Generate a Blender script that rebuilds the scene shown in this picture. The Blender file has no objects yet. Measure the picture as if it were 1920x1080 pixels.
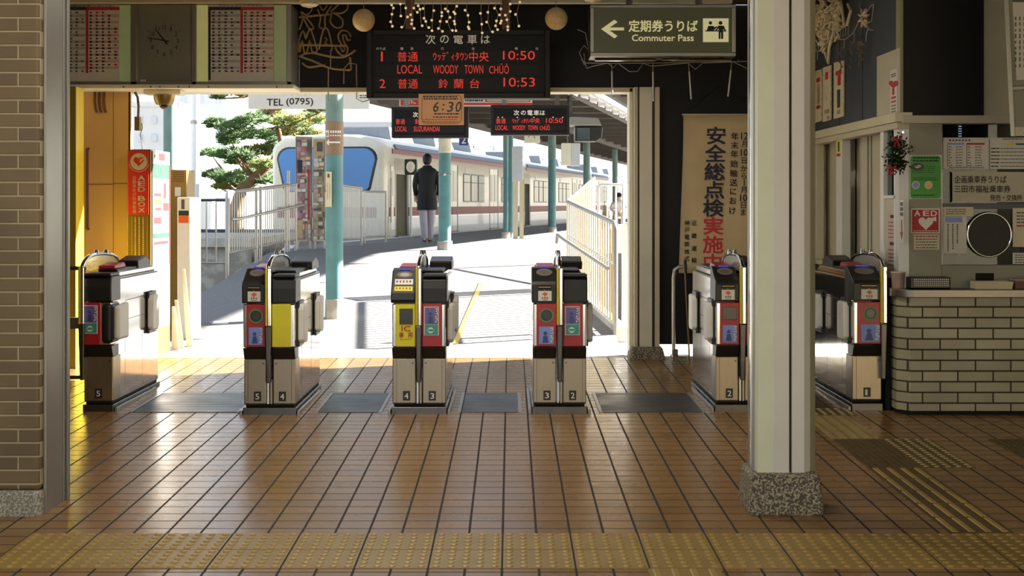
import bpy, bmesh, math, random
from mathutils import Vector, Matrix
random.seed(7)
C = bpy.context.scene.collection
SC = bpy.context.scene
PI = math.pi
# ---------------------------------------------------------------- camera, sky, sun, exposure
FPX, VX, HY, CZ = 2790.0, 957.0, 382.0, 1.419
cam_d = bpy.data.cameras.new('camera'); cam = bpy.data.objects.new('camera', cam_d); C.objects.link(cam)
cam.location = (0, 0, CZ); cam.rotation_euler = (PI/2, 0, 0)
cam_d.sensor_width = 36.0; cam_d.lens = 36.0*FPX/1920
cam_d.shift_x = (960-VX)/1920; cam_d.shift_y = -(540-HY)/1920
cam_d.clip_end = 500
SC.camera = cam
SC.view_settings.view_transform = 'Standard'; SC.view_settings.look = 'None'
SC.view_settings.gamma = 1.0; SC.view_settings.use_curve_mapping = False
SC.view_settings.exposure = 2.3
w = bpy.data.worlds.new('sky'); SC.world = w; w.use_nodes = True
nt = w.node_tree; nt.nodes.clear()
wo = nt.nodes.new('ShaderNodeOutputWorld'); bg = nt.nodes.new('ShaderNodeBackground')
sky = nt.nodes.new('ShaderNodeTexSky'); sky.sky_type = 'NISHITA'; sky.sun_disc = False
SUN_ALT, SUN_AZ = math.radians(24), math.radians(69)      # azimuth from +Y (away from camera) towards +X
sky.sun_elevation = SUN_ALT; sky.sun_rotation = SUN_AZ; sky.air_density = 1.0; sky.dust_density = .6; sky.altitude = 100
haze = nt.nodes.new('ShaderNodeMix'); haze.data_type = 'RGBA'; haze.inputs[0].default_value = .45; haze.inputs[7].default_value = (4.6, 5.0, 5.5, 1)
bg.inputs['Strength'].default_value = 0.060
nt.links.new(sky.outputs[0], haze.inputs[6]); nt.links.new(haze.outputs[2], bg.inputs[0]); nt.links.new(bg.outputs[0], wo.inputs[0])
sd = bpy.data.lights.new('sun', 'SUN'); sd.energy = 10.0; sd.angle = math.radians(0.6); sd.color = (1, .95, .87)
sun = bpy.data.objects.new('sun', sd); C.objects.link(sun)
sv = Vector((math.sin(SUN_AZ)*math.cos(SUN_ALT), math.cos(SUN_AZ)*math.cos(SUN_ALT), math.sin(SUN_ALT)))
sun.rotation_euler = sv.to_track_quat('Z', 'Y').to_euler(); sun.location = (20, 20, 20)
def lamp(name, loc, sx, sy, power, col=(1, .93, .8)):
    d = bpy.data.lights.new(name, 'AREA'); d.shape = 'RECTANGLE'; d.size = sx; d.size_y = sy; d.energy = power; d.color = col
    o = bpy.data.objects.new(name, d); C.objects.link(o); o.location = loc
    return o
lamp('concourse_fill', (-1.3, 2.0, 3.12), 2.4, 1.2, 14)  # unseen ceiling light, added to brighten the hall
lamp('concourse_fill', (-1.0, 6.0, 3.12), 1.2, .3, 7)  # second unseen light added for brightness
lamp('hall_light', (-.6, 9.2, 3.12), 1.2, .3, 13)

# ---------------------------------------------------------------- pixel helpers (1920x1080 frame)
def S(px, py, y): return Vector(((px-VX)*y/FPX, y, CZ-(py-HY)*y/FPX))
def SX(px, y): return (px-VX)*y/FPX
def SZ(py, y): return CZ-(py-HY)*y/FPX
def fz(y):
    if y < 13.3: return .0158*(y-10)
    return min(.66, .052+.065*(y-13.4)) if y > 13.4 else .052
def F(px, py):
    y = 4400/(py-338); return Vector(((px-VX)*y/FPX, y, fz(y)))

# ---------------------------------------------------------------- materials
def lin(h):
    h = h.lstrip('#'); o = []
    for i in (0, 2, 4):
        c = int(h[i:i+2], 16)/255; o.append(c/12.92 if c <= .04045 else ((c+.055)/1.055)**2.4)
    return tuple(o)
M = {}
def mat(name, hexc, rough=.5, metal=0, spec=.5, var=.08, vscale=9, emit=0, ecol=None, trans=0, rvar=0, stretch=None, coat=0):
    m = bpy.data.materials.new(name); m.use_nodes = True; n = m.node_tree.nodes; L = m.node_tree.links
    b = n['Principled BSDF']; c = lin(hexc)
    b.inputs['Roughness'].default_value = rough; b.inputs['Metallic'].default_value = metal
    b.inputs['Specular IOR Level'].default_value = spec; b.inputs['Base Color'].default_value = (*c, 1)
    b.inputs['Coat Weight'].default_value = coat
    if var:
        g = n.new('ShaderNodeTexCoord'); t = n.new('ShaderNodeTexNoise'); t.inputs['Scale'].default_value = vscale; t.inputs['Detail'].default_value = 5
        r = n.new('ShaderNodeMapRange'); r.inputs['From Min'].default_value = .3; r.inputs['From Max'].default_value = .7
        r.inputs['To Min'].default_value = 1-var; r.inputs['To Max'].default_value = 1+var
        x = n.new('ShaderNodeMix'); x.data_type = 'RGBA'; x.blend_type = 'MULTIPLY'; x.inputs[0].default_value = 1; x.inputs[6].default_value = (*c, 1)
        if stretch:
            mp = n.new('ShaderNodeMapping'); mp.inputs['Scale'].default_value = stretch
            L.new(g.outputs['Object'], mp.inputs[0]); L.new(mp.outputs[0], t.inputs['Vector'])
        else: L.new(g.outputs['Object'], t.inputs['Vector'])
        L.new(t.outputs[0], r.inputs[0]); L.new(r.outputs[0], x.inputs[7]); L.new(x.outputs[2], b.inputs['Base Color'])
        if rvar:
            q = n.new('ShaderNodeMapRange'); q.inputs['From Min'].default_value = .3; q.inputs['From Max'].default_value = .7
            q.inputs['To Min'].default_value = max(.02, rough-rvar); q.inputs['To Max'].default_value = rough+rvar
            L.new(t.outputs[0], q.inputs[0]); L.new(q.outputs[0], b.inputs['Roughness'])
    if emit:
        b.inputs['Emission Color'].default_value = (*lin(ecol or hexc), 1); b.inputs['Emission Strength'].default_value = emit
    if trans: b.inputs['Transmission Weight'].default_value = trans
    M[name] = m; return m
def pos_tex(m, ox, oy, swap=None, scale=1.0):
    n = m.node_tree.nodes; L = m.node_tree.links
    g = n.new('ShaderNodeNewGeometry'); mp = n.new('ShaderNodeMapping'); mp.inputs['Location'].default_value = (ox, oy, 0)
    if swap:
        sp = n.new('ShaderNodeSeparateXYZ'); cb = n.new('ShaderNodeCombineXYZ'); L.new(g.outputs['Position'], sp.inputs[0])
        L.new(sp.outputs[swap[0]], cb.inputs[0]); L.new(sp.outputs[swap[1]], cb.inputs[1]); L.new(cb.outputs[0], mp.inputs[0])
    else: L.new(g.outputs['Position'], mp.inputs[0])
    return mp
def brick_mat(name, c1, c2, mortar, bw, bh, ms, off, ox, oy, swap=None, rough=.5, spec=.5, bump=.5, rmort=.8, var=.15, smooth=.1, squash=1, rlo=None, inset=True, vs=3.0):
    m = bpy.data.materials.new(name); m.use_nodes = True; n = m.node_tree.nodes; L = m.node_tree.links
    b = n['Principled BSDF']; b.inputs['Specular IOR Level'].default_value = spec
    mp = pos_tex(m, ox, oy, swap)
    t = n.new('ShaderNodeTexBrick'); t.offset = off; t.squash = squash
    L.new(mp.outputs[0], t.inputs['Vector'])
    t.inputs['Color1'].default_value = (*lin(c1), 1); t.inputs['Color2'].default_value = (*lin(c2), 1); t.inputs['Mortar'].default_value = (*lin(mortar), 1)
    t.inputs['Scale'].default_value = 1; t.inputs['Brick Width'].default_value = bw; t.inputs['Row Height'].default_value = bh
    t.inputs['Mortar Size'].default_value = ms; t.inputs['Mortar Smooth'].default_value = smooth; t.inputs['Bias'].default_value = 0
    ns = n.new('ShaderNodeTexNoise'); ns.inputs['Scale'].default_value = vs; ns.inputs['Detail'].default_value = 6
    g = n.new('ShaderNodeNewGeometry'); L.new(g.outputs['Position'], ns.inputs['Vector'])
    r = n.new('ShaderNodeMapRange'); r.inputs['From Min'].default_value = .3; r.inputs['From Max'].default_value = .7; r.inputs['To Min'].default_value = 1-var; r.inputs['To Max'].default_value = 1+var
    L.new(ns.outputs[0], r.inputs[0])
    x = n.new('ShaderNodeMix'); x.data_type = 'RGBA'; x.blend_type = 'MULTIPLY'; x.inputs[0].default_value = 1
    L.new(t.outputs['Color'], x.inputs[6]); L.new(r.outputs[0], x.inputs[7]); L.new(x.outputs[2], b.inputs['Base Color'])
    q = n.new('ShaderNodeMapRange'); q.inputs['To Min'].default_value = rough; q.inputs['To Max'].default_value = rmort; L.new(t.outputs['Fac'], q.inputs[0])
    if rlo is not None:
        ad = n.new('ShaderNodeMath'); ad.operation = 'ADD'; rr = n.new('ShaderNodeMapRange'); rr.inputs['From Min'].default_value = .3; rr.inputs['From Max'].default_value = .7
        rr.inputs['To Min'].default_value = -rlo; rr.inputs['To Max'].default_value = rlo; L.new(ns.outputs[0], rr.inputs[0]); L.new(q.outputs[0], ad.inputs[0]); L.new(rr.outputs[0], ad.inputs[1]); L.new(ad.outputs[0], b.inputs['Roughness'])
    else: L.new(q.outputs[0], b.inputs['Roughness'])
    bp = n.new('ShaderNodeBump'); bp.inputs['Strength'].default_value = bump; bp.inputs['Distance'].default_value = .004; bp.invert = True
    L.new(t.outputs['Fac'], bp.inputs['Height']); L.new(bp.outputs[0], b.inputs['Normal'])
    M[name] = m; return m
def glass_mat(name, tint, refl=.1, rough=.0):
    m = bpy.data.materials.new(name); m.use_nodes = True; n = m.node_tree.nodes; L = m.node_tree.links
    n.remove(n['Principled BSDF']); o = n['Material Output']
    tr = n.new('ShaderNodeBsdfTransparent'); tr.inputs[0].default_value = (*lin(tint), 1)
    gl = n.new('ShaderNodeBsdfGlossy'); gl.inputs['Roughness'].default_value = rough
    mx = n.new('ShaderNodeMixShader'); mx.inputs[0].default_value = refl; L.new(tr.outputs[0], mx.inputs[1]); L.new(gl.outputs[0], mx.inputs[2]); L.new(mx.outputs[0], o.inputs[0])
    M[name] = m; return m
def speckle_mat(name, c1, c2, scale, rough=.8, lo=.45, hi=.6):
    m = mat(name, c1, rough, var=0); n = m.node_tree.nodes; L = m.node_tree.links
    g = n.new('ShaderNodeTexCoord'); t = n.new('ShaderNodeTexNoise'); t.inputs['Scale'].default_value = scale; t.inputs['Detail'].default_value = 4
    r = n.new('ShaderNodeValToRGB'); r.color_ramp.elements[0].position = lo; r.color_ramp.elements[1].position = hi
    r.color_ramp.elements[0].color = (*lin(c1), 1); r.color_ramp.elements[1].color = (*lin(c2), 1)
    L.new(g.outputs['Object'], t.inputs['Vector']); L.new(t.outputs[0], r.inputs[0]); L.new(r.outputs[0], n['Principled BSDF'].inputs['Base Color'])
    bp = n.new('ShaderNodeBump'); bp.inputs['Strength'].default_value = .4; bp.inputs['Distance'].default_value = .004; L.new(t.outputs[0], bp.inputs['Height']); L.new(bp.outputs[0], n['Principled BSDF'].inputs['Normal'])
    return m
brick_mat('tile_floor', '#8f6a3c', '#846236', '#1f160e', .15, .15, .0056, 0, .034, .013, rough=.27, spec=.5, bump=.5, rmort=.8, var=.07, rlo=.025, vs=2.2)
brick_mat('brick_pillow', '#75623f', '#675539', '#ab9e80', .205, .0645, .006, .5, .06, .028, swap=(0, 2), rough=.45, bump=1.0, smooth=.5)
brick_mat('brick_counter', '#aaa388', '#999278', '#3a3128', .237, .0717, .006, .5, .08, -.01, swap=(0, 2), rough=.35, bump=.6, smooth=.3)
brick_mat('brick_corner', '#aaa388', '#999278', '#3a3128', .5, .0717, .006, .5, .08, -.01, swap=(0, 2), rough=.35, bump=.6, smooth=.3)
mat('steel', '#e2e0dc', .12, 1, var=.04, vscale=4, rvar=.04, stretch=(30, 30, 1.2))
mat('steel_dark', '#6f6b66', .3, 1, var=.1, vscale=5, rvar=.08)
mat('steel_brushed', '#a69883', .36, 1, var=.08, vscale=5, rvar=.08, stretch=(40, 40, 1.5))
mat('chrome', '#d6d6d6', .08, 1, var=.02)
mat('alu_grey', '#9a9890', .35, .7, var=.06, vscale=4)
mat('black_plastic', '#1f1d1b', .38, var=.1)
mat('black_matte', '#100f0e', .7, var=.15, spec=.3)
mat('black_paint', '#0e0d0d', .55, var=.2, vscale=2, spec=.3)
mat('rubber', '#171615', .75, var=.1)
mat('red_panel', '#a51c26', .32, var=.06)
mat('red_dark', '#70141c', .35, var=.06)
mat('red_bright', '#d6332c', .4, var=.04)
mat('yellow_panel', '#d8cd1c', .38, var=.05)
mat('yellow_tape', '#c9b428', .4, var=.12, vscale=60)
mat('pad_white', '#d9d4c8', .45, var=.05)
mat('sticker_white', '#d8d4c6', .5, var=.03)
mat('sticker_orange', '#e0602c', .5, var=.03)
mat('sticker_blue', '#7d8fd0', .4, var=.1, vscale=20)
mat('sticker_violet', '#6b5f93', .4, var=.15, vscale=20)
mat('sticker_navy', '#35457f', .4, var=.05)
mat('sticker_teal', '#3c9286', .4, var=.1, vscale=25)
mat('ink_black', '#171514', .6, var=0)
mat('ink_grey', '#57534c', .6, var=0)
mat('ink_red', '#b3222a', .55, var=.03)
mat('ink_white', '#e6e0d2', .5, var=0)
mat('ink_gold', '#d8b45a', .5, var=0)
mat('ink_navy', '#22253f', .6, var=.05)
mat('reader_glass', '#2c2826', .15, var=.05)
mat('smoked_disc', '#2a2a28', .45, var=.15, spec=.3)
mat('ring_green', '#4d8a3a', .4, var=.05)
mat('reader_lens', '#75685c', .3, var=.05)
mat('blue_led', '#3a48d8', .4, var=0, emit=.05)
mat('acrylic', '#e6e6e2', .12, var=.02, trans=.75)
mat('cream_paint', '#c9c2a4', .45, var=.05, vscale=5)
mat('cream_light', '#dcd8c2', .42, var=.04, vscale=5)
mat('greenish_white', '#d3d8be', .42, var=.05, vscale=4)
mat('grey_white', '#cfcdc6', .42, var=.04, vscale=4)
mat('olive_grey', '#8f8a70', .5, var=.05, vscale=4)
mat('groove_dark', '#2b2521', .7, var=.2, vscale=30)
mat('brown_trim', '#3a2619', .5, var=.15)
mat('ceiling_brown', '#4a3322', .6, var=.12, vscale=3)
speckle_mat('granite_chips', '#4b453a', '#a79d86', 95, .8)
speckle_mat('granite_pale', '#7d796b', '#bab5a4', 110, .8)
speckle_mat('concrete', '#a19b8f', '#c2bdb2', 6, .85)
speckle_mat('concrete_ground', '#b5b0a7', '#c9c5bd', 3, .8)
speckle_mat('asphalt', '#6e6d6d', '#7b7a79', 40, .85)
speckle_mat('ballast', '#5e564c', '#a59a8b', 30, .9)
mat('tactile_tan', '#94793f', .42, var=.1, vscale=6)
mat('tactile_dome', '#a58848', .38, var=.08, vscale=6)
mat('tactile_dark', '#5a4824', .5, var=.12, vscale=6)
mat('tactile_pale', '#a39263', .45, var=.12, vscale=6)
mat('mat_grooved', '#35332f', .4, var=.15, vscale=3, rvar=.1)
mat('orange_wall', '#dcb270', .45, var=.04, vscale=3)
mat('orange_wall_seam', '#8a5a1c', .6, var=0)
mat('yellow_jamb', '#e9cf2a', .4, var=.03)
mat('yellow_jamb_shade', '#8d7a18', .5, var=.05)  # shaded tone of the yellow jamb, for its camera-facing side
mat('bronze_panel', '#8f7740', .35, .5, var=.05)
mat('green_lit', '#9fae7c', .4, var=.08, vscale=5, emit=.02, ecol='#b7c68a')
mat('green_lit_bright', '#c4c58a', .4, var=.08, vscale=5, emit=.05, ecol='#cfcb80')
mat('sheet_white', '#cfcabd', .5, var=.03)
mat('sheet_pink', '#c4a096', .5, var=.05)
mat('sheet_blue', '#a3aaa8', .5, var=.05)
mat('clock_panel', '#7d7d70', .35, var=.05, vscale=3)
mat('sign_cream', '#cfc4a4', .45, var=.03)
mat('sign_dark', '#38352b', .3, var=.05, emit=.028, ecol='#6b6a40')
mat('sign_glow', '#dedbb0', .4, var=0, emit=.07, ecol='#e6e0a6')
mat('led_black', '#080706', .5, var=.1, spec=.2)
mat('led_band', '#1a1412', .5, var=.1, spec=.2)
mat('led_frame', '#1c1512', .5, var=.1, spec=.25)
mat('led_red', '#c0302a', .5, var=0, emit=.095, ecol='#ff3a24')
mat('led_text', '#e3dcc8', .5, var=0, emit=.03)
mat('ball_lantern', '#e6c688', .55, var=.15, vscale=40)
mat('rope_light', '#b59a68', .45, var=.2, vscale=40)
mat('bulb_white', '#f0dcae', .3, var=0, emit=.10, ecol='#ffe2a6')
mat('banner_red', '#dd2c38', .55, var=.03)
mat('print_green', '#173a30', .5, var=.3, vscale=12)
mat('print_red', '#640f14', .5, var=.2)
mat('print_yellow', '#6b5c14', .5, var=.2)
mat('print_grey', '#4a4a4c', .5, var=.3, vscale=20)
mat('wire_dark', '#2c2a22', .5, var=.1)
mat('wire_grey', '#a9a294', .5, var=.1)
mat('icicle_tube', '#cfcac0', .3, var=.05)
mat('orange_card', '#f0b478', .5, var=.05)
mat('banner_cloth', '#dcc497', .75, var=.06, vscale=4)
mat('office_panel', '#8d8a78', .5, var=.05, vscale=4)
mat('office_pale', '#b8b19a', .5, var=.05, vscale=4)
mat('slate_blue', '#4a5058', .42, .3, var=.12, vscale=3)
mat('office_dark', '#23262b', .5, var=.2, vscale=3)
mat('blind_glow', '#b9c9e8', .5, var=0, emit=.18, ecol='#b9cdf2')  # glow standing in for daylight through the blind
mat('poster_green', '#3f9a35', .45, var=.06)
mat('leaf_dark', '#1d3318', .6, var=.3, vscale=30)
mat('ribbon_red', '#a3232c', .5, var=.15)
mat('pink_box', '#9d8378', .4, var=.1)
mat('wood_brown', '#6b4429', .5, var=.15)
mat('tinsel', '#b8a98a', .3, .4, var=.3, vscale=80)
mat('teal_paint', '#548486', .5, var=.14, vscale=5)
mat('teal_old', '#6f8c83', .55, var=.14, vscale=5)
mat('baluster_cream', '#bfae86', .5, var=.05)
mat('peeling_cream', '#d9d2bc', .6, var=.15, vscale=8)
mat('column_brown', '#8a7058', .5, var=.05)
mat('white_paint', '#e2e0da', .4, var=.03)
mat('rail_metal', '#a7a29a', .35, .5, var=.06)
mat('rail_dark', '#4a4a50', .4, .5, var=.06)
mat('train_cream', '#d8d2c0', .35, var=.03, coat=.3)
mat('train_grey', '#c2c6cb', .35, var=.04, coat=.3)
mat('train_white', '#e8e8e8', .3, var=.02, coat=.3)
mat('train_red', '#780516', .5, var=.04)
mat('train_purple', '#74233f', .35, var=.04)
mat('train_roof', '#6f7884', .5, var=.08)
mat('windscreen_sky', '#4482c2', .12, var=.15, vscale=.6, spec=.5)  # sky reflection put into the blue base colour
mat('train_glass_side', '#465859', .10, var=.5, vscale=1.6, spec=.5)
mat('train_interior', '#2a2a26', .6, var=.2)
mat('roof_under', '#6f675a', .6, var=.15, vscale=2)
mat('roof_beam', '#4d463c', .6, var=.15, vscale=2)
mat('skin', '#c99a7c', .5, var=.05)
mat('hair_black', '#0b0908', .65, var=.2, vscale=40)
mat('coat_black', '#101014', .75, var=.15, vscale=8)
mat('trouser_grey', '#a9a3ab', .75, var=.06, vscale=8)
mat('shoe_brown', '#6f4a3c', .5, var=.1)
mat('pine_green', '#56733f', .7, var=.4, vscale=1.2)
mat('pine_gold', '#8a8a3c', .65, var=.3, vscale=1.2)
mat('bark', '#7d6445', .8, var=.25, vscale=5)
mat('house_pale', '#d9dcdf', .7, var=.03)
mat('house_window', '#cbd2d9', .3, var=.1)
mat('poster_pink', '#b58e98', .5, var=.3, vscale=7)
mat('poster_tan', '#b59c74', .5, var=.25, vscale=9)
mat('blue_sign', '#2c3f8f', .4, var=.05)
glass_mat('window_glass', '#dfe6e4', .03)
mat('rope_cream', '#e2d2a8', .45, var=.12, vscale=30)
mat('steel_top', '#8f8a82', .4, 1, var=.06, vscale=4)

# ---------------------------------------------------------------- text outlines
_tc = {}
def glyph(body, bold=0.0):
    k = body
    if k in _tc: return _tc[k]
    cu = bpy.data.curves.new('t', 'FONT'); cu.body = body; cu.size = 1; cu.resolution_u = 3; cu.fill_mode = 'FRONT'
    o = bpy.data.objects.new('t', cu); C.objects.link(o)
    dg = bpy.context.evaluated_depsgraph_get(); dg.update()
    me = bpy.data.meshes.new_from_object(o.evaluated_get(dg))
    vs = [(v.co.x, v.co.y) for v in me.vertices]; fs = [tuple(p.vertices) for p in me.polygons]
    bpy.data.objects.remove(o); bpy.data.curves.remove(cu); bpy.data.meshes.remove(me)
    xs = [v[0] for v in vs] or [0]; ys = [v[1] for v in vs] or [0]
    _tc[k] = (vs, fs, min(xs), max(xs), min(ys), max(ys)); return _tc[k]

# ---------------------------------------------------------------- mesh builder
ORIG = {}
class MB:
    def __init__(s): s.v = []; s.f = []; s.mi = []; s.mats = []
    def add(s, vs, fs, m):
        if m not in s.mats: s.mats.append(m)
        i = s.mats.index(m); o = len(s.v); s.v += [Vector(v) for v in vs]
        for f in fs: s.f.append(tuple(o+k for k in f)); s.mi.append(i)
        return s
    def box(s, x0, x1, y0, y1, z0, z1, m):
        return s.hexa([(x0,y0,z0),(x1,y0,z0),(x1,y1,z0),(x0,y1,z0),(x0,y0,z1),(x1,y0,z1),(x1,y1,z1),(x0,y1,z1)], m)
    def hexa(s, p, m):
        return s.add(p, [(0,3,2,1),(4,5,6,7),(0,1,5,4),(1,2,6,5),(2,3,7,6),(3,0,4,7)], m)
    def quad(s, p, m): return s.add(p, [tuple(range(len(p)))], m)
    def prism(s, pr, ax, lo, hi, m):
        n = len(pr)
        def P(a, b, t): return (t, a, b) if ax == 'x' else ((a, t, b) if ax == 'y' else (a, b, t))
        vs = [P(a, b, lo) for a, b in pr]+[P(a, b, hi) for a, b in pr]
        return s.add(vs, [tuple(range(n))[::-1], tuple(range(n, 2*n))]+[(i, (i+1) % n, n+(i+1) % n, n+i) for i in range(n)], m)
    def cyl(s, p0, p1, r0, r1=None, n=16, m='steel', caps=True):
        r1 = r0 if r1 is None else r1; p0 = Vector(p0); p1 = Vector(p1); d = (p1-p0).normalized()
        a = d.orthogonal().normalized(); b = d.cross(a); vs = []
        for p, r in ((p0, r0), (p1, r1)):
            for i in range(n): t = 2*PI*i/n; vs.append(p+(a*math.cos(t)+b*math.sin(t))*r)
        fs = [(i, (i+1) % n, n+(i+1) % n, n+i) for i in range(n)]
        if caps: fs += [tuple(range(n))[::-1], tuple(range(n, 2*n))]
        return s.add(vs, fs, m)
    def tube(s, pts, r, n=8, m='steel', closed=False):
        pts = [Vector(p) for p in pts]; k = len(pts); rings = []; a = None
        for i, p in enumerate(pts):
            d = (pts[(i+1) % k]-pts[i-1]) if closed else (pts[min(i+1, k-1)]-pts[max(i-1, 0)])
            if d.length < 1e-9: d = Vector((0, 0, 1))
            d.normalize()
            if a is None: a = d.orthogonal().normalized()
            a = (a-d*a.dot(d));  a = a.normalized() if a.length > 1e-6 else d.orthogonal().normalized()
            b = d.cross(a); rr = r[i] if isinstance(r, (list, tuple)) else r
            rings.append([p+(a*math.cos(2*PI*j/n)+b*math.sin(2*PI*j/n))*rr for j in range(n)])
        vs = [v for q in rings for v in q]; fs = []
        for i in range(k if closed else k-1):
            for j in range(n): fs.append((i*n+j, i*n+(j+1) % n, ((i+1) % k)*n+(j+1) % n, ((i+1) % k)*n+j))
        if not closed: fs += [tuple(range(n))[::-1], tuple(range((k-1)*n, k*n))]
        return s.add(vs, fs, m)
    def sphere(s, c, r, n=12, m='steel', sc=(1, 1, 1)):
        c = Vector(c); vs = [c+Vector((0, 0, -r*sc[2]))]; h = n//2
        for i in range(1, h):
            t = -PI/2+PI*i/h
            for j in range(n): u = 2*PI*j/n; vs.append(c+Vector((r*sc[0]*math.cos(t)*math.cos(u), r*sc[1]*math.cos(t)*math.sin(u), r*sc[2]*math.sin(t))))
        vs.append(c+Vector((0, 0, r*sc[2]))); top = len(vs)-1; fs = []
        for j in range(n): fs.append((0, 1+(j+1) % n, 1+j)); fs.append((top, 1+(h-2)*n+j, 1+(h-2)*n+(j+1) % n))
        for i in range(h-2):
            for j in range(n): fs.append((1+i*n+j, 1+i*n+(j+1) % n, 1+(i+1)*n+(j+1) % n, 1+(i+1)*n+j))
        return s.add(vs, fs, m)
    def lathe(s, c, pr, n=24, m='steel'):
        c = Vector(c); vs = []; k = len(pr)
        for r, z in pr:
            for j in range(n): t = 2*PI*j/n; vs.append(c+Vector((r*math.cos(t), r*math.sin(t), z)))
        fs = [(i*n+j, i*n+(j+1) % n, (i+1)*n+(j+1) % n, (i+1)*n+j) for i in range(k-1) for j in range(n)]
        fs += [tuple(range(n))[::-1], tuple(range((k-1)*n, k*n))]
        return s.add(vs, fs, m)
    # flat things on a plane: o = lower-left corner, u/v unit axes
    def disc(s, c, u, v, r, m, n=24, rin=0, th=0):
        c = Vector(c); u = Vector(u); v = Vector(v); ru, rv = r if isinstance(r, tuple) else (r, r)
        o = [c+u*ru*math.cos(2*PI*i/n)+v*rv*math.sin(2*PI*i/n) for i in range(n)]
        if rin:
            q = [c+u*rin*math.cos(2*PI*i/n)+v*rin*math.sin(2*PI*i/n) for i in range(n)]
            return s.add(o+q, [(i, (i+1) % n, n+(i+1) % n, n+i) for i in range(n)], m)
        return s.add(o, [tuple(range(n))], m)
    def text(s, body, o, u, v, w, h, m, bold=0.0, em=False):
        vs, fs, x0, x1, y0, y1 = glyph(body, bold)
        if not vs: return s
        o = Vector(o); u = Vector(u); v = Vector(v); nb = len(vs); nv = u.cross(v)*.0004
        if bold:     # heavier strokes: the outline laid down again a little to each side
            B = min(bold, .03)*.55; n0 = len(vs); fs0 = list(fs); vs0 = list(vs); vs = []; fs = []
            for q, (dx, dy) in enumerate(((-B, -B), (B, -B), (-B, B), (B, B), (0, 0))):
                vs += [(a+dx, b+dy) for a, b in vs0]; fs += [tuple(i+q*n0 for i in f) for f in fs0]
        if em:      # keep the glyph's own proportions, centred in the w x h cell
            k = min(w, h)/1.0; cx = (x0+x1)/2; cy = (y0+y1)/2
            kx, ky = w/.95, h/.95
            pts = [o+u*(w/2+(x-cx)*kx)+v*(h/2+(y-cy)*ky) for x, y in vs]
        else: pts = [o+u*((x-x0)/max(x1-x0, 1e-6)*w)+v*((y-y0)/max(y1-y0, 1e-6)*h) for x, y in vs]
        return s.add([p+nv*(i//nb) for i, p in enumerate(pts)], fs, m)
    # --- things laid on a camera-facing plane at depth y, given by the pixels they cover in the 1920x1080 frame
    def prect(s, a, b, c, d, y, m, th=.003):
        p = S(a, d, y); q = S(c, b, y)
        return s.box(p.x, q.x, y-th, y, p.z, q.z, m)
    def ptext(s, body, a, b, c, d, y, m, bold=0.0, em=False):
        p = S(a, d, y); q = S(c, b, y)
        return s.text(body, p, (1, 0, 0), (0, 0, 1), q.x-p.x, q.z-p.z, m, bold, em)
    def build(s, name, parent=None, bevel=0, smooth=0, base=None, segs=2):
        o0 = ORIG.get(parent.name) if parent else None
        if o0 is None:
            if base is not None: o0 = Vector(base)
            else:
                xs = [v.x for v in s.v]; ys = [v.y for v in s.v]; zs = [v.z for v in s.v]
                o0 = Vector(((min(xs)+max(xs))/2, (min(ys)+max(ys))/2, min(zs)))
        me = bpy.data.meshes.new(name); me.from_pydata([v-o0 for v in s.v], [], s.f)
        for k in s.mats: me.materials.append(M[k])
        me.polygons.foreach_set('material_index', s.mi)
        bm = bmesh.new(); bm.from_mesh(me); bmesh.ops.recalc_face_normals(bm, faces=bm.faces); bm.to_mesh(me); bm.free()
        if smooth:
            me.polygons.foreach_set('use_smooth', [True]*len(me.polygons)); me.set_sharp_from_angle(angle=math.radians(smooth))
        me.update()
        o = bpy.data.objects.new(name, me); C.objects.link(o)
        if parent: o.parent = parent
        else: o.location = o0
        ORIG[o.name] = o0
        if bevel:
            b = o.modifiers.new('edge', 'BEVEL'); b.width = bevel; b.segments = segs; b.limit_method = 'ANGLE'; b.angle_limit = math.radians(40)
        return o
def thing(name, loc, label, cat, group=None):
    o = bpy.data.objects.new(name, None); C.objects.link(o); o.location = loc; o.empty_display_size = .1
    ORIG[o.name] = Vector(loc); return tag(o, label, cat, group)
def tag(o, label, cat, group=None, kind=None):
    o['label'] = label; o['category'] = cat
    if group: o['group'] = group
    if kind: o['kind'] = kind
    return o
def struct(o, label=None, cat=None):
    o['kind'] = 'structure'
    if label: o['label'] = label
    if cat: o['category'] = cat
    return o
def rows(mb, a, b, c, d, y, n, m, fill=.5, lo=.6, th=.002):
    """n lines of small unreadable print inside a pixel rectangle, drawn as broken bars"""
    h = (d-b)/n
    for i in range(n):
        x = a; end = a+(c-a)*random.uniform(lo, 1)
        while x < end-1:
            l = min(random.uniform(2, 7)*max(1, h/5), end-x); mb.prect(x, b+h*i+h*(1-fill)/2, x+l, b+h*i+h*(1+fill)/2, y, m, th); x += l+1.2
# ================================================================ SETTING
mb = MB(); mb.quad([(-9, -9, fz(-9)), (9, -9, fz(-9)), (9, 13.24, .0158*3.24), (-9, 13.24, .0158*3.24)], 'tile_floor')
struct(mb.build('floor', base=(0, 0, 0)), 'brown glazed square tile floor of the station hall', 'floor')
mb = MB(); mb.box(-7, 7, -.6, 13.25, 3.19, 3.4, 'ceiling_brown'); struct(mb.build('ceiling', base=(0, 0, 3.19)))
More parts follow.
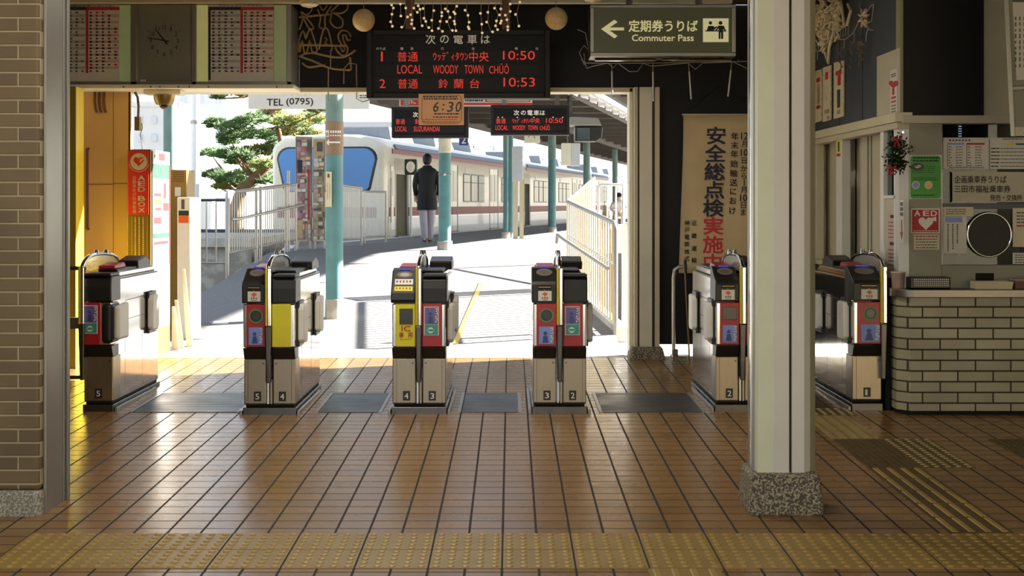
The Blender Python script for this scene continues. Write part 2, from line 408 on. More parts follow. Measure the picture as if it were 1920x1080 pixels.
# brick wall end with metal lining
bx = -2.213
mb = MB(); mb.box(-7, bx, 7.0, 7.42, .07, 3.19, 'brick_pillow'); struct(mb.build('wall_left', bevel=.018, segs=3), 'tan brick wall end beside the ticket hall', 'wall')
mb = MB(); mb.box(-7, bx+.006, 6.98, 7.42, fz(7)-.03, .07, 'granite_pale'); struct(mb.build('baseboard_left', bevel=.02), 'speckled stone plinth below the tan brick wall', 'baseboard')
mb = MB()
mb.box(bx+.001, bx+.016, 7.045, 7.30, fz(7)-.02, 3.18, 'alu_grey')
for y0, y1, t in ((7.305, 7.33, .02), (7.345, 7.37, .03), (7.385, 7.425, .016)): mb.box(bx+.001, bx+t, y0, y1, fz(7)-.02, 3.18, 'alu_grey')
mb.box(bx+.001, bx+.006, 7.29, 7.42, fz(7)-.02, 3.18, 'groove_dark')
struct(mb.build('trim_1', bevel=.004), 'grey metal lining on the end of the tan brick wall', 'trim')
# outer hall walls (out of the frame, close the room; the last blocks sky)
mb = MB(); mb.box(-7.1, -7, -.6, 13.25, -.2, 3.19, 'office_pale'); struct(mb.build('wall_side'))
mb = MB(); mb.box(6.0, 6.2, 2, 13.25, -.2, 3.19, 'office_pale'); struct(mb.build('wall_far_side'))
mb = MB(); mb.box(1.3, 7, -.8, -.6, -.3, 3.4, 'office_pale'); struct(mb.build('wall_sky_block'))  # unseen wall added behind the camera to keep sky light off the right
# header wall over the way out, black; black wall on the right of the way out
yw = 13.25; hz = SZ(166, yw)
mb = MB(); mb.box(-7, 1.09, yw, yw+.2, hz, 3.19, 'black_paint'); mb.box(1.09, 2.75, yw+.02, yw+.2, .165, 3.19, 'black_paint')
struct(mb.build('wall_back'), 'black painted wall above and beside the way out to the platform', 'wall')
mb = MB(); mb.box(-7, 1.086, yw-.05, yw+.24, hz-.035, hz+.006, 'cream_paint'); mb.box(1.055, 1.088, yw-.05, yw+.2, .03, hz, 'cream_light')
struct(mb.build('trim_2', bevel=.004), 'cream frame around the top of the way out', 'trim')
mb = MB(); mb.box(-7, 1.9, 12.72, 12.80, 3.135, 3.19, 'cream_paint'); struct(mb.build('trim_3', bevel=.006), 'cream strip along the ceiling edge', 'trim')
# kiosk wall, orange, with bright yellow jamb
mb = MB(); xa, xb = -3.83, SX(244, 13.18)
mb.box(xa, xb, 13.18, 13.24, -.05, hz-.04, 'orange_wall')
for px in (212,): mb.prect(px, 168, px+1, 520, 13.178, 'orange_wall_seam')
mb.prect(166, 345, 211, 346.5, 13.178, 'orange_wall_seam'); mb.prect(212, 344, 244, 345, 13.178, 'orange_wall_seam')
mb.prect(241, 168, 245, 285, 13.177, 'brown_trim')
struct(mb.build('wall_kiosk'), 'orange panelled wall behind the numbered five gate', 'wall')
mb = MB(); mb.box(-3.69, -3.632, 12.45, 12.67, -.02, 2.40, 'yellow_jamb'); mb.box(-3.69, -3.634, 12.44, 12.45, -.02, 2.40, 'yellow_jamb_shade'); mb.box(-3.76, -3.69, 12.44, 12.66, -.02, 2.40, 'black_matte')  # shade on the camera-facing side is painted on as olive
struct(mb.build('trim_4', bevel=.003), 'bright yellow edge trim of the orange wall', 'trim')
t = thing('door_pull_bar', (-3.7, 13.13, SZ(430, 13.13)), 'long upright brown pull bar on the orange wall', 'handle')
mb = MB(); mb.tube([S(165, 429, 13.177), S(163, 429, 13.13), S(163, 279, 13.13), S(165, 279, 13.177)], .014, 8, 'wood_brown'); mb.build('bar', t, smooth=40)
# ramp, platform, outdoor ground
mb = MB()
ys = [13.24, 13.4, 22.83]
L_ = [(-7.5, 13.24, .052), (-7.5, 13.4, .052), (-3.75, 22.83, .66)]
mb.quad([(-4.0, 13.24, .051), (3.2, 13.24, .051), (3.2, 13.4, .052), (-4.0, 13.4, .052)], 'concrete_ground')
mb.hexa([(-3.72, 13.4, -.6), (1.03, 13.4, -.6), (1.03, 22.83, -.6), (-3.72, 22.83, -.6), (-3.72, 13.4, .052), (1.03, 13.4, .052), (1.03, 22.83, .66), (-3.72, 22.83, .66)], 'asphalt')
mb.box(1.03, 3.2, 13.4, 14.9, -.6, .051, 'concrete_ground'); mb.box(-6.5, -3.72, 13.24, 15.5, -.6, .05, 'concrete_ground')
struct(mb.build('ground_ramp', base=(0, 13.24, 0)), 'sunlit paved ramp up to the platform', 'ramp')
TA = math.radians(10.6); TD = Vector((math.sin(TA), math.cos(TA), 0)); TN = Vector((math.cos(TA), -math.sin(TA), 0)); T0 = Vector((-2.80, 33.2, 0))
def TP(u, off=0, z=0): return T0+TD*u+TN*off+Vector((0, 0, z))      # u along the train side, off towards the platform
mb = MB(); e0 = TP(-5.0, .10); e1 = TP(48, .10)
pl = [(-3.72, 22.83), (1.03, 22.83), (9, 22.83), (20, 82), (e1.x, e1.y), (e0.x, e0.y), (-3.72, 27.5)]
mb.prism(pl, 'z', -.6, .66, 'asphalt')
struct(mb.build('ground_platform', base=(0, 22.83, 0)), 'grey asphalt station platform beside the train', 'platform')
mb = MB(); mb.tube([TP(-5, .17, .668), TP(48, .17, .668)], .001, 4, 'white_paint')
a0, a1, b0, b1 = TP(-5, .12, .666), TP(48, .12, .666), TP(-5, .27, .666), TP(48, .27, .666); mb = MB(); mb.hexa([a0-Vector((0,0,.01)), b0-Vector((0,0,.01)), b1-Vector((0,0,.01)), a1-Vector((0,0,.01)), a0, b0, b1, a1], 'white_paint')
tag(mb.build('platform_edge_line'), 'white painted line along the platform edge by the train', 'line', kind='structure')
# painted lines on the ramp
mb = MB()
def strip(p, q, wd, m, up=.004):
    p = Vector(p); q = Vector(q); d = (q-p).normalized(); s_ = Vector((d.y, -d.x, 0))*wd/2; z = Vector((0, 0, up)); z0 = Vector((0, 0, -.01))
    mb.hexa([p-s_+z0, p+s_+z0, q+s_+z0, q-s_+z0, p-s_+z, p+s_+z, q+s_+z, q-s_+z], m)
def R(px, py):
    y = 14.0
    for _ in range(40): y = (CZ-fz(y))*FPX/(py-HY)
    return Vector((SX(px, y), y, fz(y)))
mb = MB(); strip(R(853, 533), R(902, 494), .05, 'ink_gold'); tag(mb.build('painted_line'), 'short yellow line painted on the sunlit ramp', 'line', kind='structure')
mb = MB(); strip(R(412, 520), R(545, 460), .16, 'white_paint'); tag(mb.build('kerb_strip'), 'pale kerb strip beside the sloping handrail', 'kerb', kind='structure')
mb = MB(); mb.quad([(-150, 13.3, -.62), (150, 13.3, -.62), (150, 300, -.62), (-150, 300, -.62)], 'ballast'); mb.quad([(-150, -60, -.62), (150, -60, -.62), (150, -9, -.2), (-150, -9, -.2)], 'concrete_ground')
struct(mb.build('ground', base=(0, 0, -.62)), 'gravel ground of the railway yard', 'ground')
# low concrete platform on the far left behind the railing
mb = MB(); mb.box(-30, -4.35, 25.0, 34, -.6, SZ(447, 25), 'concrete'); mb.box(-30, -4.35, 24.9, 25.0, SZ(463, 25), SZ(447, 25), 'concrete_ground')
struct(mb.build('ground_bay'), 'low concrete bay platform beyond the railing', 'platform')
mb = MB(); mb.box(-30, -3.9, 30, 30.2, SZ(437, 30), SZ(430, 30), 'rail_dark'); struct(mb.build('trim_5'))

# ================================================================ TACTILE PAVING AND FLOOR MATS
def blk(mb, x, y, kind, base, top, sz=.3):
    g = .004; z = fz(y); z2 = fz(y+sz)
    mb.hexa([(x+g, y+g, z-.02), (x+sz-g, y+g, z-.02), (x+sz-g, y+sz-g, z2-.02), (x+g, y+sz-g, z2-.02), (x+g, y+g, z+.003), (x+sz-g, y+g, z+.003), (x+sz-g, y+sz-g, z2+.003), (x+g, y+sz-g, z2+.003)], base)
    if kind == 'dots':
        for i in range(5):
            for j in range(5):
                cx = x+sz*(i+.5)/5; cy = y+sz*(j+.5)/5; c = Vector((cx, cy, fz(cy)+.002))
                mb.lathe(c, [(.0165, 0), (.0145, .004), (.0085, .0058)], 10, top)
    elif kind == 'fine':
        for i in range(8):
            for j in range(8):
                cx = x+sz*(i+.5)/8; cy = y+sz*(j+.5)/8; mb.lathe(Vector((cx, cy, fz(cy)+.002)), [(.011, 0), (.009, .004), (.005, .005)], 6, top)
    else:
        for i in range(4):
            cx = x+sz*(i+.5)/4; z = fz(y)+.002; dz = fz(y+sz)-fz(y)
            mb.hexa([(cx-.016, y+.012, z), (cx+.016, y+.012, z), (cx+.016, y+sz-.012, z+dz), (cx-.016, y+sz-.012, z+dz), (cx-.010, y+.018, z+.005), (cx+.010, y+.018, z+.005), (cx+.010, y+sz-.018, z+dz+.005), (cx-.010, y+sz-.018, z+dz+.005)], top)
mb = MB()
for i in range(-7, 9):
    for j in range(2): blk(mb, -.034+.3*i, 6.037+.3*j, 'dots', 'tactile_tan', 'tactile_dome')
struct(tag(mb.build('tactile_strip', smooth=35), 'yellow dotted tactile strip running across the whole foreground floor', 'tactile paving'))
mb = MB()
for j in range(2): blk(mb, .552, 5.437+.3*j, 'bars', 'tactile_tan', 'tactile_dome')
struct(tag(mb.build('tactile_guide_path', smooth=35), 'short yellow barred tactile piece at the bottom edge below the dotted strip', 'tactile paving'))
mb = MB()
for j in range(5): blk(mb, 1.955, 6.645+.3*j, 'bars', 'tactile_dark', 'tactile_dome')
struct(tag(mb.build('tactile_guide_path', smooth=35), 'dark barred tactile path from the dotted strip towards the brick counter', 'tactile paving'))
mb = MB()
for i in range(2):
    for j in range(3): blk(mb, 1.955+.3*i, 8.15+.3*j, 'fine' if i == 0 and j < 3 else 'dots', 'tactile_dark', 'tactile_dark' if i == 0 else 'tactile_pale')
struct(tag(mb.build('tactile_crossing', smooth=35), 'dark square of dotted tactile blocks where two barred paths meet', 'tactile paving'))
mb = MB()
for j in range(3): blk(mb, 1.955, 9.06+.3*j, 'bars', 'tactile_pale', 'tactile_tan')
struct(tag(mb.build('tactile_guide_path', smooth=35), 'pale barred tactile path leading into the gate numbered one', 'tactile paving'))
mb = MB()
for i in range(2): blk(mb, 1.73+.3*i, 9.97, 'dots', 'tactile_dark', 'tactile_pale')
struct(tag(mb.build('tactile_crossing', smooth=35), 'small dotted tactile patch just in front of the gate numbered one', 'tactile paving'))
mb = MB()
for i in range(2):
    for j in range(2): blk(mb, 2.9+.3*i, 8.45+.3*j, 'fine', 'tactile_dark', 'tactile_dark')
struct(tag(mb.build('tactile_crossing', smooth=35), 'dark dotted tactile patch at the right edge in front of the brick counter', 'tactile paving'))
def floor_mat(x0, x1, label, m='mat_grooved'):
    y0, y1 = 10.10, 11.02
    t = thing('floor_mat', ((x0+x1)/2, y0, fz(y0)), label, 'floor mat', 'dark mats in the gate lanes')
    mb = MB(); n = 8
    for i in range(n):
        a = y0+(y1-y0)*i/n; b = y0+(y1-y0)*(i+1)/n-.006
        mb.hexa([(x0, a, fz(a)-.01), (x1, a, fz(a)-.01), (x1, b, fz(b)-.01), (x0, b, fz(b)-.01), (x0, a, fz(a)+.004), (x1, a, fz(a)+.004), (x1, b, fz(b)+.004), (x0, b, fz(b)+.004)], m)
    mb.build('pad', t)
    for x in (x0-.028, x1+.004):
        mb = MB(); mb.hexa([(x, y0, fz(y0)-.01), (x+.022, y0, fz(y0)-.01), (x+.022, y1, fz(y1)-.01), (x, y1, fz(y1)-.01), (x, y0, fz(y0)+.006), (x+.022, y0, fz(y0)+.006), (x+.022, y1, fz(y1)+.006), (x, y1, fz(y1)+.006)], 'alu_grey'); mb.build('edge_strip', t)
floor_mat(-2.56, -1.86, 'dark floor mat in the lane between the two gates marked five')
floor_mat(-1.30, -.90, 'dark floor mat in the lane between the two gates marked four')
floor_mat(-.33, .05, 'dark floor mat in the lane between the two gates marked three')
floor_mat(.63, 1.30, 'dark floor mat in the lane between the two gates marked two')
# ================================================================ TICKET GATES
UX, UZ = Vector((1, 0, 0)), Vector((0, 0, 1))
def pitapa(mb, x0, x1, z0, z1, y, icoca):
    """blue card-logo sticker with sideways lettering; the tall version has a teal lower part in a white border"""
    if icoca:
        mb.box(x0, x1, y-.002, y, z0, z1, 'sticker_white'); b = .005; zm = z0+(z1-z0)*.38
        mb.box(x0+b, x1-b, y-.0035, y-.002, zm+.002, z1-b, 'sticker_violet'); mb.box(x0+b, x1-b, y-.0035, y-.002, z0+b, zm-.002, 'sticker_teal')
        mb.disc((x0+(x1-x0)*.45, y-.004, z0+(z1-z0)*.18), UX, UZ, (.024, .008), 'sticker_white', 16, .02)
        z0 = zm; x1 -= b; x0 += b; z1 -= b; yy = y-.004
    else: mb.box(x0, x1, y-.002, y, z0, z1, 'sticker_blue'); yy = y-.003
    w_, h_ = x1-x0, z1-z0
    mb.disc((x0+w_*.42, yy, z0+h_*.62), UX, UZ, w_*.13, 'sticker_navy', 14)
    mb.quad([(x0+w_*.22, yy, z0+h_*.08), (x0+w_*.66, yy, z0+h_*.08), (x0+w_*.56, yy, z0+h_*.48), (x0+w_*.3, yy, z0+h_*.48)], 'sticker_navy')
    mb.text('PiTaPa', (x0+w_*.78, yy-.0005, z1-h_*.06), (0, 0, -1), (1, 0, 0), h_*.84, w_*.19, 'ink_white', .02)
def number_plate(par, xc, yf, z0, num):
    mb = MB(); mb.box(xc-.024, xc+.024, yf-.005, yf-.001, z0+.092, z0+.157, 'black_plastic'); p = mb.build('number_plate', par, bevel=.001)
    mb = MB(); mb.text(num, (xc-.0125, yf-.0062, z0+.105), UX, UZ, .025 if num != '1' else .012, .038, 'ink_white', .02); mb.build('numeral', p)
def gate(name_lbl, xl, xr, yf, halves, pads, arch='full', z0=None, rail=True, L=1.32, rails='lr', corner_pad=False):
    z0 = fz(yf) if z0 is None else z0
    t = thing('ticket_gate', ((xl+xr)/2, yf, z0), name_lbl, 'ticket gate', 'row of automatic ticket gates')
    n = len(halves); gap = .044 if rail and n == 2 else 0
    Y = lambda d: yf+d
    Z = lambda h: z0+h
    # main body
    mb = MB(); mb.box(xl+.004, xr-.004, Y(.06), Y(L), Z(.065), Z(.905), 'steel'); mb.prism([(Y(.2), Z(.905)), (Y(L), Z(.905)), (Y(L-.12), Z(.95)), (Y(.24), Z(.95))], 'x', xl+.02, xr-.02, 'steel'); body = mb.build('body', t, bevel=.012)
    mb = MB()
    for x in (xl+.0035, xr-.0065):
        for a, b in ((Z(.735), Z(.739)), (Z(.60), Z(.603))): mb.box(x, x+.003, Y(.34), Y(L-.3), a, b, 'groove_dark')
        for d in (.33, .82): mb.box(x, x+.003, Y(d), Y(d+.003), Z(.09), Z(.60), 'groove_dark')
    mb.build('panel_seam', body)
    mb = MB(); mb.box(xl-.006, xr+.006, Y(-.012), Y(L+.01), Z(0)-.004, Z(.05), 'steel_dark'); mb.box(xl+.01, xr-.01, Y(.01), Y(L-.02), Z(.05), Z(.07), 'black_matte'); mb.build('plinth', t, bevel=.004)
    for x in ([xl-.03] if 'l' in rails else [])+([xr+.012] if 'r' in rails else []):
        mb = MB(); mb.box(x, x+.018, Y(-.01), Y(1.12), Z(-.005), Z(.03), 'alu_grey'); mb.build('floor_rail', t, bevel=.003)
    # top tray and rear reader
    mb = MB(); mb.box(xl+.03, xr-.03, Y(.22), Y(L-.2), Z(.95), Z(.962), 'black_plastic'); mb.prism([(Y(.24), Z(.962)), (Y(.24), Z(.985)), (Y(.5), Z(1.0)), (Y(.55), Z(.962))], 'x', xl+.03, (xl+xr)/2-.03 if n == 2 else xr-.05, 'red_panel'); mb.build('top_tray', t, bevel=.006)
    mb = MB(); mb.prism([(Y(.78), Z(.94)), (Y(.76), Z(1.0)), (Y(.98), Z(1.03)), (Y(1.12), Z(1.0)), (Y(1.16), Z(.94))], 'x', (xl+xr)/2+.03 if n == 2 else xl+.03, xr+.01 if n == 2 else xr-.02, 'black_plastic'); mb.build('rear_reader', t, bevel=.008)
    for k, h in enumerate(halves):
        a = xl+(xr-xl+gap)/2*k if n == 2 else xl; b = a+(xr-xl-gap)/2 if n == 2 else xr
        outer = a if k == 0 and n == 2 else b      # bright edge trim side
        mb = MB(); mb.box(a, b, Y(0), Y(.2), Z(.072), Z(.375), 'steel_brushed'); lc = mb.build('lower_cabinet', t, bevel=.006)
        mb = MB(); xs = a+.026 if k == 0 else b-.026
        mb.box(xs-.001, xs+.001, Y(-.0012), Y(0), Z(.075), Z(.373), 'groove_dark'); mb.box(a+.004, b-.004, Y(-.0012), Y(.001), Z(.068), Z(.074), 'groove_dark')
        mb.cyl((a+.022 if k else b-.022, Y(-.002), Z(.345)), (a+.022 if k else b-.022, Y(.002), Z(.345)), .007, n=12, m='steel_dark'); mb.build('door_seam', lc)
        number_plate(lc, a+(b-a)*(.5 if n == 1 else (.60 if k == 0 else .42)), Y(0), z0, h['num'])
        mb = MB(); mb.prism([(Y(.0), Z(.375)), (Y(-.04), Z(.452)), (Y(.15), Z(.452)), (Y(.15), Z(.375))], 'x', a, b, 'black_plastic'); mb.build('kick_recess', t, bevel=.004)
        # coloured panel with steel edge
        pc = {'red': 'red_panel', 'yellow': 'yellow_panel'}[h['panel']]; e = .024
        pa, pb = (a+e, b) if k == 0 and n == 2 else (a, b-e) if n == 2 else ((a+e, b) if h.get('edge') == 'l' else (a, b-e))
        mb = MB(); mb.box(a, b, Y(-.036), Y(.12), Z(.456), Z(.748), 'steel'); mb.build('panel_frame', t, bevel=.008)
        mb = MB(); mb.box(pa, pb, Y(-.046), Y(-.03), Z(.458), Z(.746), pc); fp = mb.build('front_panel', t, bevel=.005)
        if corner_pad:
            pb = a+.125; bpy.data.objects.remove(fp); mb = MB(); mb.box(pa, pb, Y(-.046), Y(-.03), Z(.458), Z(.746), pc); fp = mb.build('front_panel', t, bevel=.005)
            mb = MB(); mb.box(pb+.003, xr+.012, Y(-.052), Y(.16), Z(.465), Z(.742), 'black_plastic'); cp = mb.build('corner_housing', t, bevel=.03, segs=3)
            mb = MB(); mb.prism([(Y(-.02), Z(.49)), (Y(.24), Z(.485)), (Y(.24), Z(.735)), (Y(-.02), Z(.72))], 'x', xr+.006, xr+.05, 'pad_white'); mb.build('flap_pad', cp, bevel=.018, segs=3)
        yd = Y(-.0465); w_ = pb-pa
        if h['reader'] == 'ring':
            mb = MB(); c = (pa+w_*.5, yd-.001, Z(.667)); mb.disc(c, UX, UZ, .040, 'black_plastic', 28); mb.disc((c[0], yd-.0015, c[2]), UX, UZ, .048, 'ring_green', 28, .038); mb.disc((c[0], yd-.0018, c[2]), UX, UZ, .030, 'reader_glass', 24); mb.build('light_ring', fp)
        elif h['reader'] == 'square':
            mb = MB(); mb.box(pa+w_*.2, pa+w_*.87, yd-.004, yd, Z(.61), Z(.715), 'reader_glass'); mb.build('card_window', fp, bevel=.002)
            mb = MB(); mb.text('IC', (pa+w_*.3, yd-.001, Z(.565)), UX, UZ, w_*.45, .033, 'ink_red', .02)
            mb.text('専', (pa+w_*.18, yd-.001, Z(.522)), UX, UZ, .032, .034, 'ink_red', .02); mb.text('用', (pa+w_*.62, yd-.001, Z(.522)), UX, UZ, .032, .034, 'ink_red', .02)
            for q in range(6): mb.box(pa+w_*(.24+.1*q), pa+w_*(.24+.1*q)+.008, yd-.001, yd, Z(.507), Z(.511), 'ink_red')
            mb.build('lettering', fp)
        elif h['reader'] == 'dark':
            mb = MB(); mb.box(pa+w_*.12, pa+w_*.86, yd-.004, yd, Z(.63), Z(.715), 'reader_glass'); mb.build('card_window', fp, bevel=.002)
        if h['stick']:
            mb = MB()
            if h['stick'] == 'blue': pitapa(mb, pa+w_*.13, pa+w_*.86, Z(.475), Z(.592), yd-.0005, False)
            else: pitapa(mb, pa+w_*.10, pa+w_*.84, Z(.535), Z(.728), yd-.0005, True)
            mb.build('card_sticker', fp)
        # head
        if h['head'] == 'blank': pr = [(Y(-.042), Z(.752)), (Y(-.046), Z(.85)), (Y(-.036), Z(.905)), (Y(-.02), Z(.925)), (Y(.2), Z(.925)), (Y(.2), Z(.752))]
        elif h['head'] == 'ic': pr = [(Y(-.045), Z(.752)), (Y(-.056), Z(.775)), (Y(-.05), Z(.82)), (Y(.10), Z(.965)), (Y(.2), Z(.98)), (Y(.2), Z(.752))]
        else: pr = [(Y(-.045), Z(.752)), (Y(-.048), Z(.875)), (Y(-.03), Z(.895)), (Y(.03), Z(.92)), (Y(.15), Z(.978)), (Y(.22), Z(.985)), (Y(.22), Z(.752))]
        ex = .008 if n == 2 else .004
        ha, hb = (a-ex, b) if k == 0 else (a, b+ex)
        mb = MB(); mb.prism(pr, 'x', ha, hb, 'black_plastic'); hd = mb.build('reader_head', t, bevel=.008)
        hw = hb-ha
        if h['head'] == 'blank':
            mb = MB(); mb.box(ha+.004, hb-.004, Y(-.044), Y(.19), Z(.9255), Z(.945), 'black_plastic'); mb.build('lid', hd, bevel=.006)
        if h['head'] == 'slot':
            mb = MB(); mb.box(ha+hw*.27, ha+hw*.77, Y(-.0535), Y(-.045), Z(.853), Z(.861), 'bronze_panel'); mb.box(ha+hw*.24, ha+hw*.8, Y(-.0515), Y(-.045), Z(.846), Z(.868), 'black_matte'); mb.box(ha+hw*.5, ha+hw*.53, Y(-.0495), Y(-.045), Z(.836), Z(.84), 'ink_gold'); mb.build('ticket_slot', hd)
            mb = MB(); x0, x1 = ha+hw*.26, ha+hw*.80; mb.box(x0, x1, Y(-.0495), Y(-.046), Z(.765), Z(.832), 'sticker_white'); xc = (x0+x1)/2; yy = Y(-.0505)
            mb.quad([(xc-.021, yy, Z(.812)), (xc-.010, yy, Z(.820)), (xc, yy, Z(.826)), (xc+.010, yy, Z(.820)), (xc+.021, yy, Z(.812)), (xc+.009, yy, Z(.805)), (xc-.009, yy, Z(.805))], 'sticker_orange'); mb.box(xc-.006, xc+.006, yy-.001, yy, Z(.797), Z(.806), 'sticker_orange')
            for q in range(3): mb.box(xc-.021+.016*q, xc-.012+.016*q, yy-.0005, yy, Z(.781), Z(.79), 'ink_grey')
            mb.box(xc-.018, xc+.018, yy-.0005, yy, Z(.771), Z(.774), 'ink_grey'); mb.build('ticket_sticker', hd)
        if h['head'] in ('slot', 'ic'):
            p0, p1 = (Vector((0, Y(.03), Z(.92))), Vector((0, Y(.15), Z(.978)))) if h['head'] == 'slot' else (Vector((0, Y(-.05), Z(.82))), Vector((0, Y(.10), Z(.965))))
            v = (p1-p0).normalized(); nn = Vector((0, -v.z, v.y)); c = p0+(p1-p0)*(.52 if h['head'] == 'slot' else .80)+nn*.002; c.x = ha+hw*.52
            mb = MB(); mb.disc(c, UX, v, (hw*.33, .052 if h['head'] == 'slot' else .03), 'reader_lens', 24); mb.disc(c+nn*.001, UX, v, (hw*.20, .026 if h['head'] == 'slot' else .016), 'alu_grey', 20); mb.build('card_reader', hd)
            e_ = p1+nn*.003; mb = MB(); mb.box(ha+hw*.3, ha+hw*.72, e_.y-.004, e_.y+.012, e_.z-.002, e_.z+.008, 'blue_led'); mb.build('status_light', hd)
        if h['head'] == 'ic':
            for f0, f1, m_ in ((.36, .60, 'sticker_white'), (.08, .28, 'yellow_panel')):
                q0 = p0+(p1-p0)*f0+nn*.002; q1 = p0+(p1-p0)*f1+nn*.002; x0, x1 = ha+hw*.14, ha+hw*.88
                mb = MB(); mb.quad([(x0, q0.y, q0.z), (x1, q0.y, q0.z), (x1, q1.y, q1.z), (x0, q1.y, q1.z)], m_)
                for q in range(5):
                    xx = x0+(x1-x0)*(.08+.18*q); r0 = q0+(q1-q0)*.35+nn*.001; r1 = q0+(q1-q0)*.75+nn*.001
                    mb.quad([(xx, r0.y, r0.z), (xx+.01, r0.y, r0.z), (xx+.01, r1.y, r1.z), (xx, r1.y, r1.z)], 'ink_red' if (q+(m_ == 'yellow_panel')) % 2 else 'ink_grey')
                mb.build('notice_sticker', hd)
    # dividing rail
    if rail:
        xc = (xl+xr)/2 if n == 2 else (xr if arch != 'left' else xl); rw = .021
        mb = MB()
        mb.box(xc-rw, xc-.003, Y(-.075), Y(-.03), Z(.60), Z(.99), 'yellow_tape'); mb.box(xc-.005, xc+rw, Y(-.076), Y(-.03), Z(.60), Z(.99), 'steel')
        mb.hexa([(xc-rw+.007, Y(-.06), Z(.22)), (xc+rw-.007, Y(-.06), Z(.22)), (xc+rw-.007, Y(.02), Z(.22)), (xc-rw+.007, Y(.02), Z(.22)), (xc-rw, Y(-.074), Z(.60)), (xc+rw, Y(-.074), Z(.60)), (xc+rw, Y(.02), Z(.60)), (xc-rw, Y(.02), Z(.60))], 'steel_dark'); gr = mb.build('guard_rail', t, bevel=.006)
        if n == 2:
            mb = MB(); mb.box(xc-.018, xc-.003, Y(-.006), Y(.03), Z(.072), Z(.235), 'steel'); mb.box(xc+.003, xc+.018, Y(-.006), Y(.03), Z(.072), Z(.235), 'steel_brushed'); mb.build('rail_foot', gr, bevel=.002)
        ar = [(-.055, .97), (-.045, .995), (-.01, 1.018), (.06, 1.042), (.16, 1.058), (.30, 1.064), (.52, 1.06), (.72, 1.042), (.84, 1.015), (.90, .95)]
        mb = MB(); mb.tube([(xc, Y(d), Z(h_)) for d, h_ in ar], .014, 8, 'chrome'); ah = mb.build('arch_rail', t, smooth=50)
        mb = MB(); mb.prism([(Y(d), Z(h_-.008)) for d, h_ in ar]+[(Y(.86), Z(.955)), (Y(-.03), Z(.955))], 'x', xc-.006, xc+.006, 'acrylic'); mb.build('arch_panel', ah)
        for d, h_ in ((.30, 1.072), (.55, 1.066)):
            mb = MB(); mb.cyl((xc, Y(d), Z(h_-.01)), (xc, Y(d), Z(h_+.022)), .018, .013, 12, 'chrome'); mb.build('sensor_knob', ah, smooth=40)
    # flap pads on the lane side(s)
    for sd_, x, s_ in (('l', xl, -1), ('r', xr, 1)):
        if sd_ not in pads: continue
        for d0, d1 in (((.07, .28),) if not corner_pad else ())+((.94, 1.15),):
            mb = MB(); x0, x1 = sorted((x-s_*.002, x+s_*.018)); mb.box(x0, x1, Y(d0+.005), Y(d1+.012), Z(.45), Z(.76), 'black_plastic'); fb = mb.build('flap_housing', t, bevel=.004)
            mb = MB(); x0, x1 = sorted((x+s_*.004, x+s_*.048)); mb.prism([(Y(d0+.012), Z(.475)), (Y(d1-.03), Z(.468)), (Y(d1), Z(.50)), (Y(d1), Z(.735)), (Y(d0+.012), Z(.738)), (Y(d0), Z(.70)), (Y(d0), Z(.50))], 'x', x0, x1, 'pad_white'); mb.build('flap_pad', fb, bevel=.014, segs=3)
    return t
H = lambda num, panel, reader, stick, head, **k: dict(num=num, panel=panel, reader=reader, stick=stick, head=head, **k)
gate('ticket gate with a lone numeral five, end of the row by the orange wall', -2.905, -2.708, 10.14, [H('5', 'red', None, 'tall', 'blank', edge='r')], 'r', arch='left', rails='r', corner_pad=True)
gate('ticket gate with numerals five and four and a plain yellow panel', -1.79, -1.445, 10.0, [H('5', 'red', 'ring', 'blue', 'slot'), H('4', 'yellow', None, None, 'blank')], 'r')
gate('ticket gate with numerals four and three and a yellow card-only panel', -.795, -.435, 10.03, [H('4', 'yellow', 'square', None, 'ic'), H('3', 'red', None, 'tall', 'blank')], 'r')
gate('ticket gate with numerals three and two and two red panels', .152, .512, 10.05, [H('3', 'red', 'ring', 'blue', 'slot'), H('2', 'red', None, 'tall', 'blank')], 'r')
gate('ticket gate with numeral two, partly hidden behind the pale pillar', 1.40, 1.755, 10.15, [H('2', 'red', 'dark', 'blue', 'slot'), H('1', 'red', None, 'tall', 'blank')], 'l')
gate('dull ticket gate with a lone numeral one beside the brick counter', 2.345, 2.545, 10.2, [H('1', 'red', 'ring', 'blue', 'slot', edge='l')], 'l', rails='l')
# barrier pipes from the first gate to the brick wall side
for py0, py1, lb in ((499, 507, 'topmost dark pipe running from the end gate to the wall side'), (595, 616, 'wide flat middle bar from the end gate to the wall side'), (704, 711, 'lowest dark pipe running from the end gate to the wall side')):
    y = 10.35; mb = MB(); p = S(110, (py0+py1)/2, y); q = S(158, (py0+py1)/2, y); r = abs(SZ(py0, y)-SZ(py1, y))/2
    if py1-py0 > 12: mb.box(-3.7, q.x, y-.02, y+.02, p.z-r, p.z+r, 'alu_grey')
    else: mb.tube([(-3.7, y, p.z), (q.x, y, p.z)], r, 10, 'steel_dark')
    tag(mb.build('barrier_bar', smooth=40), lb, 'barrier', 'barrier bars beside the end gate')
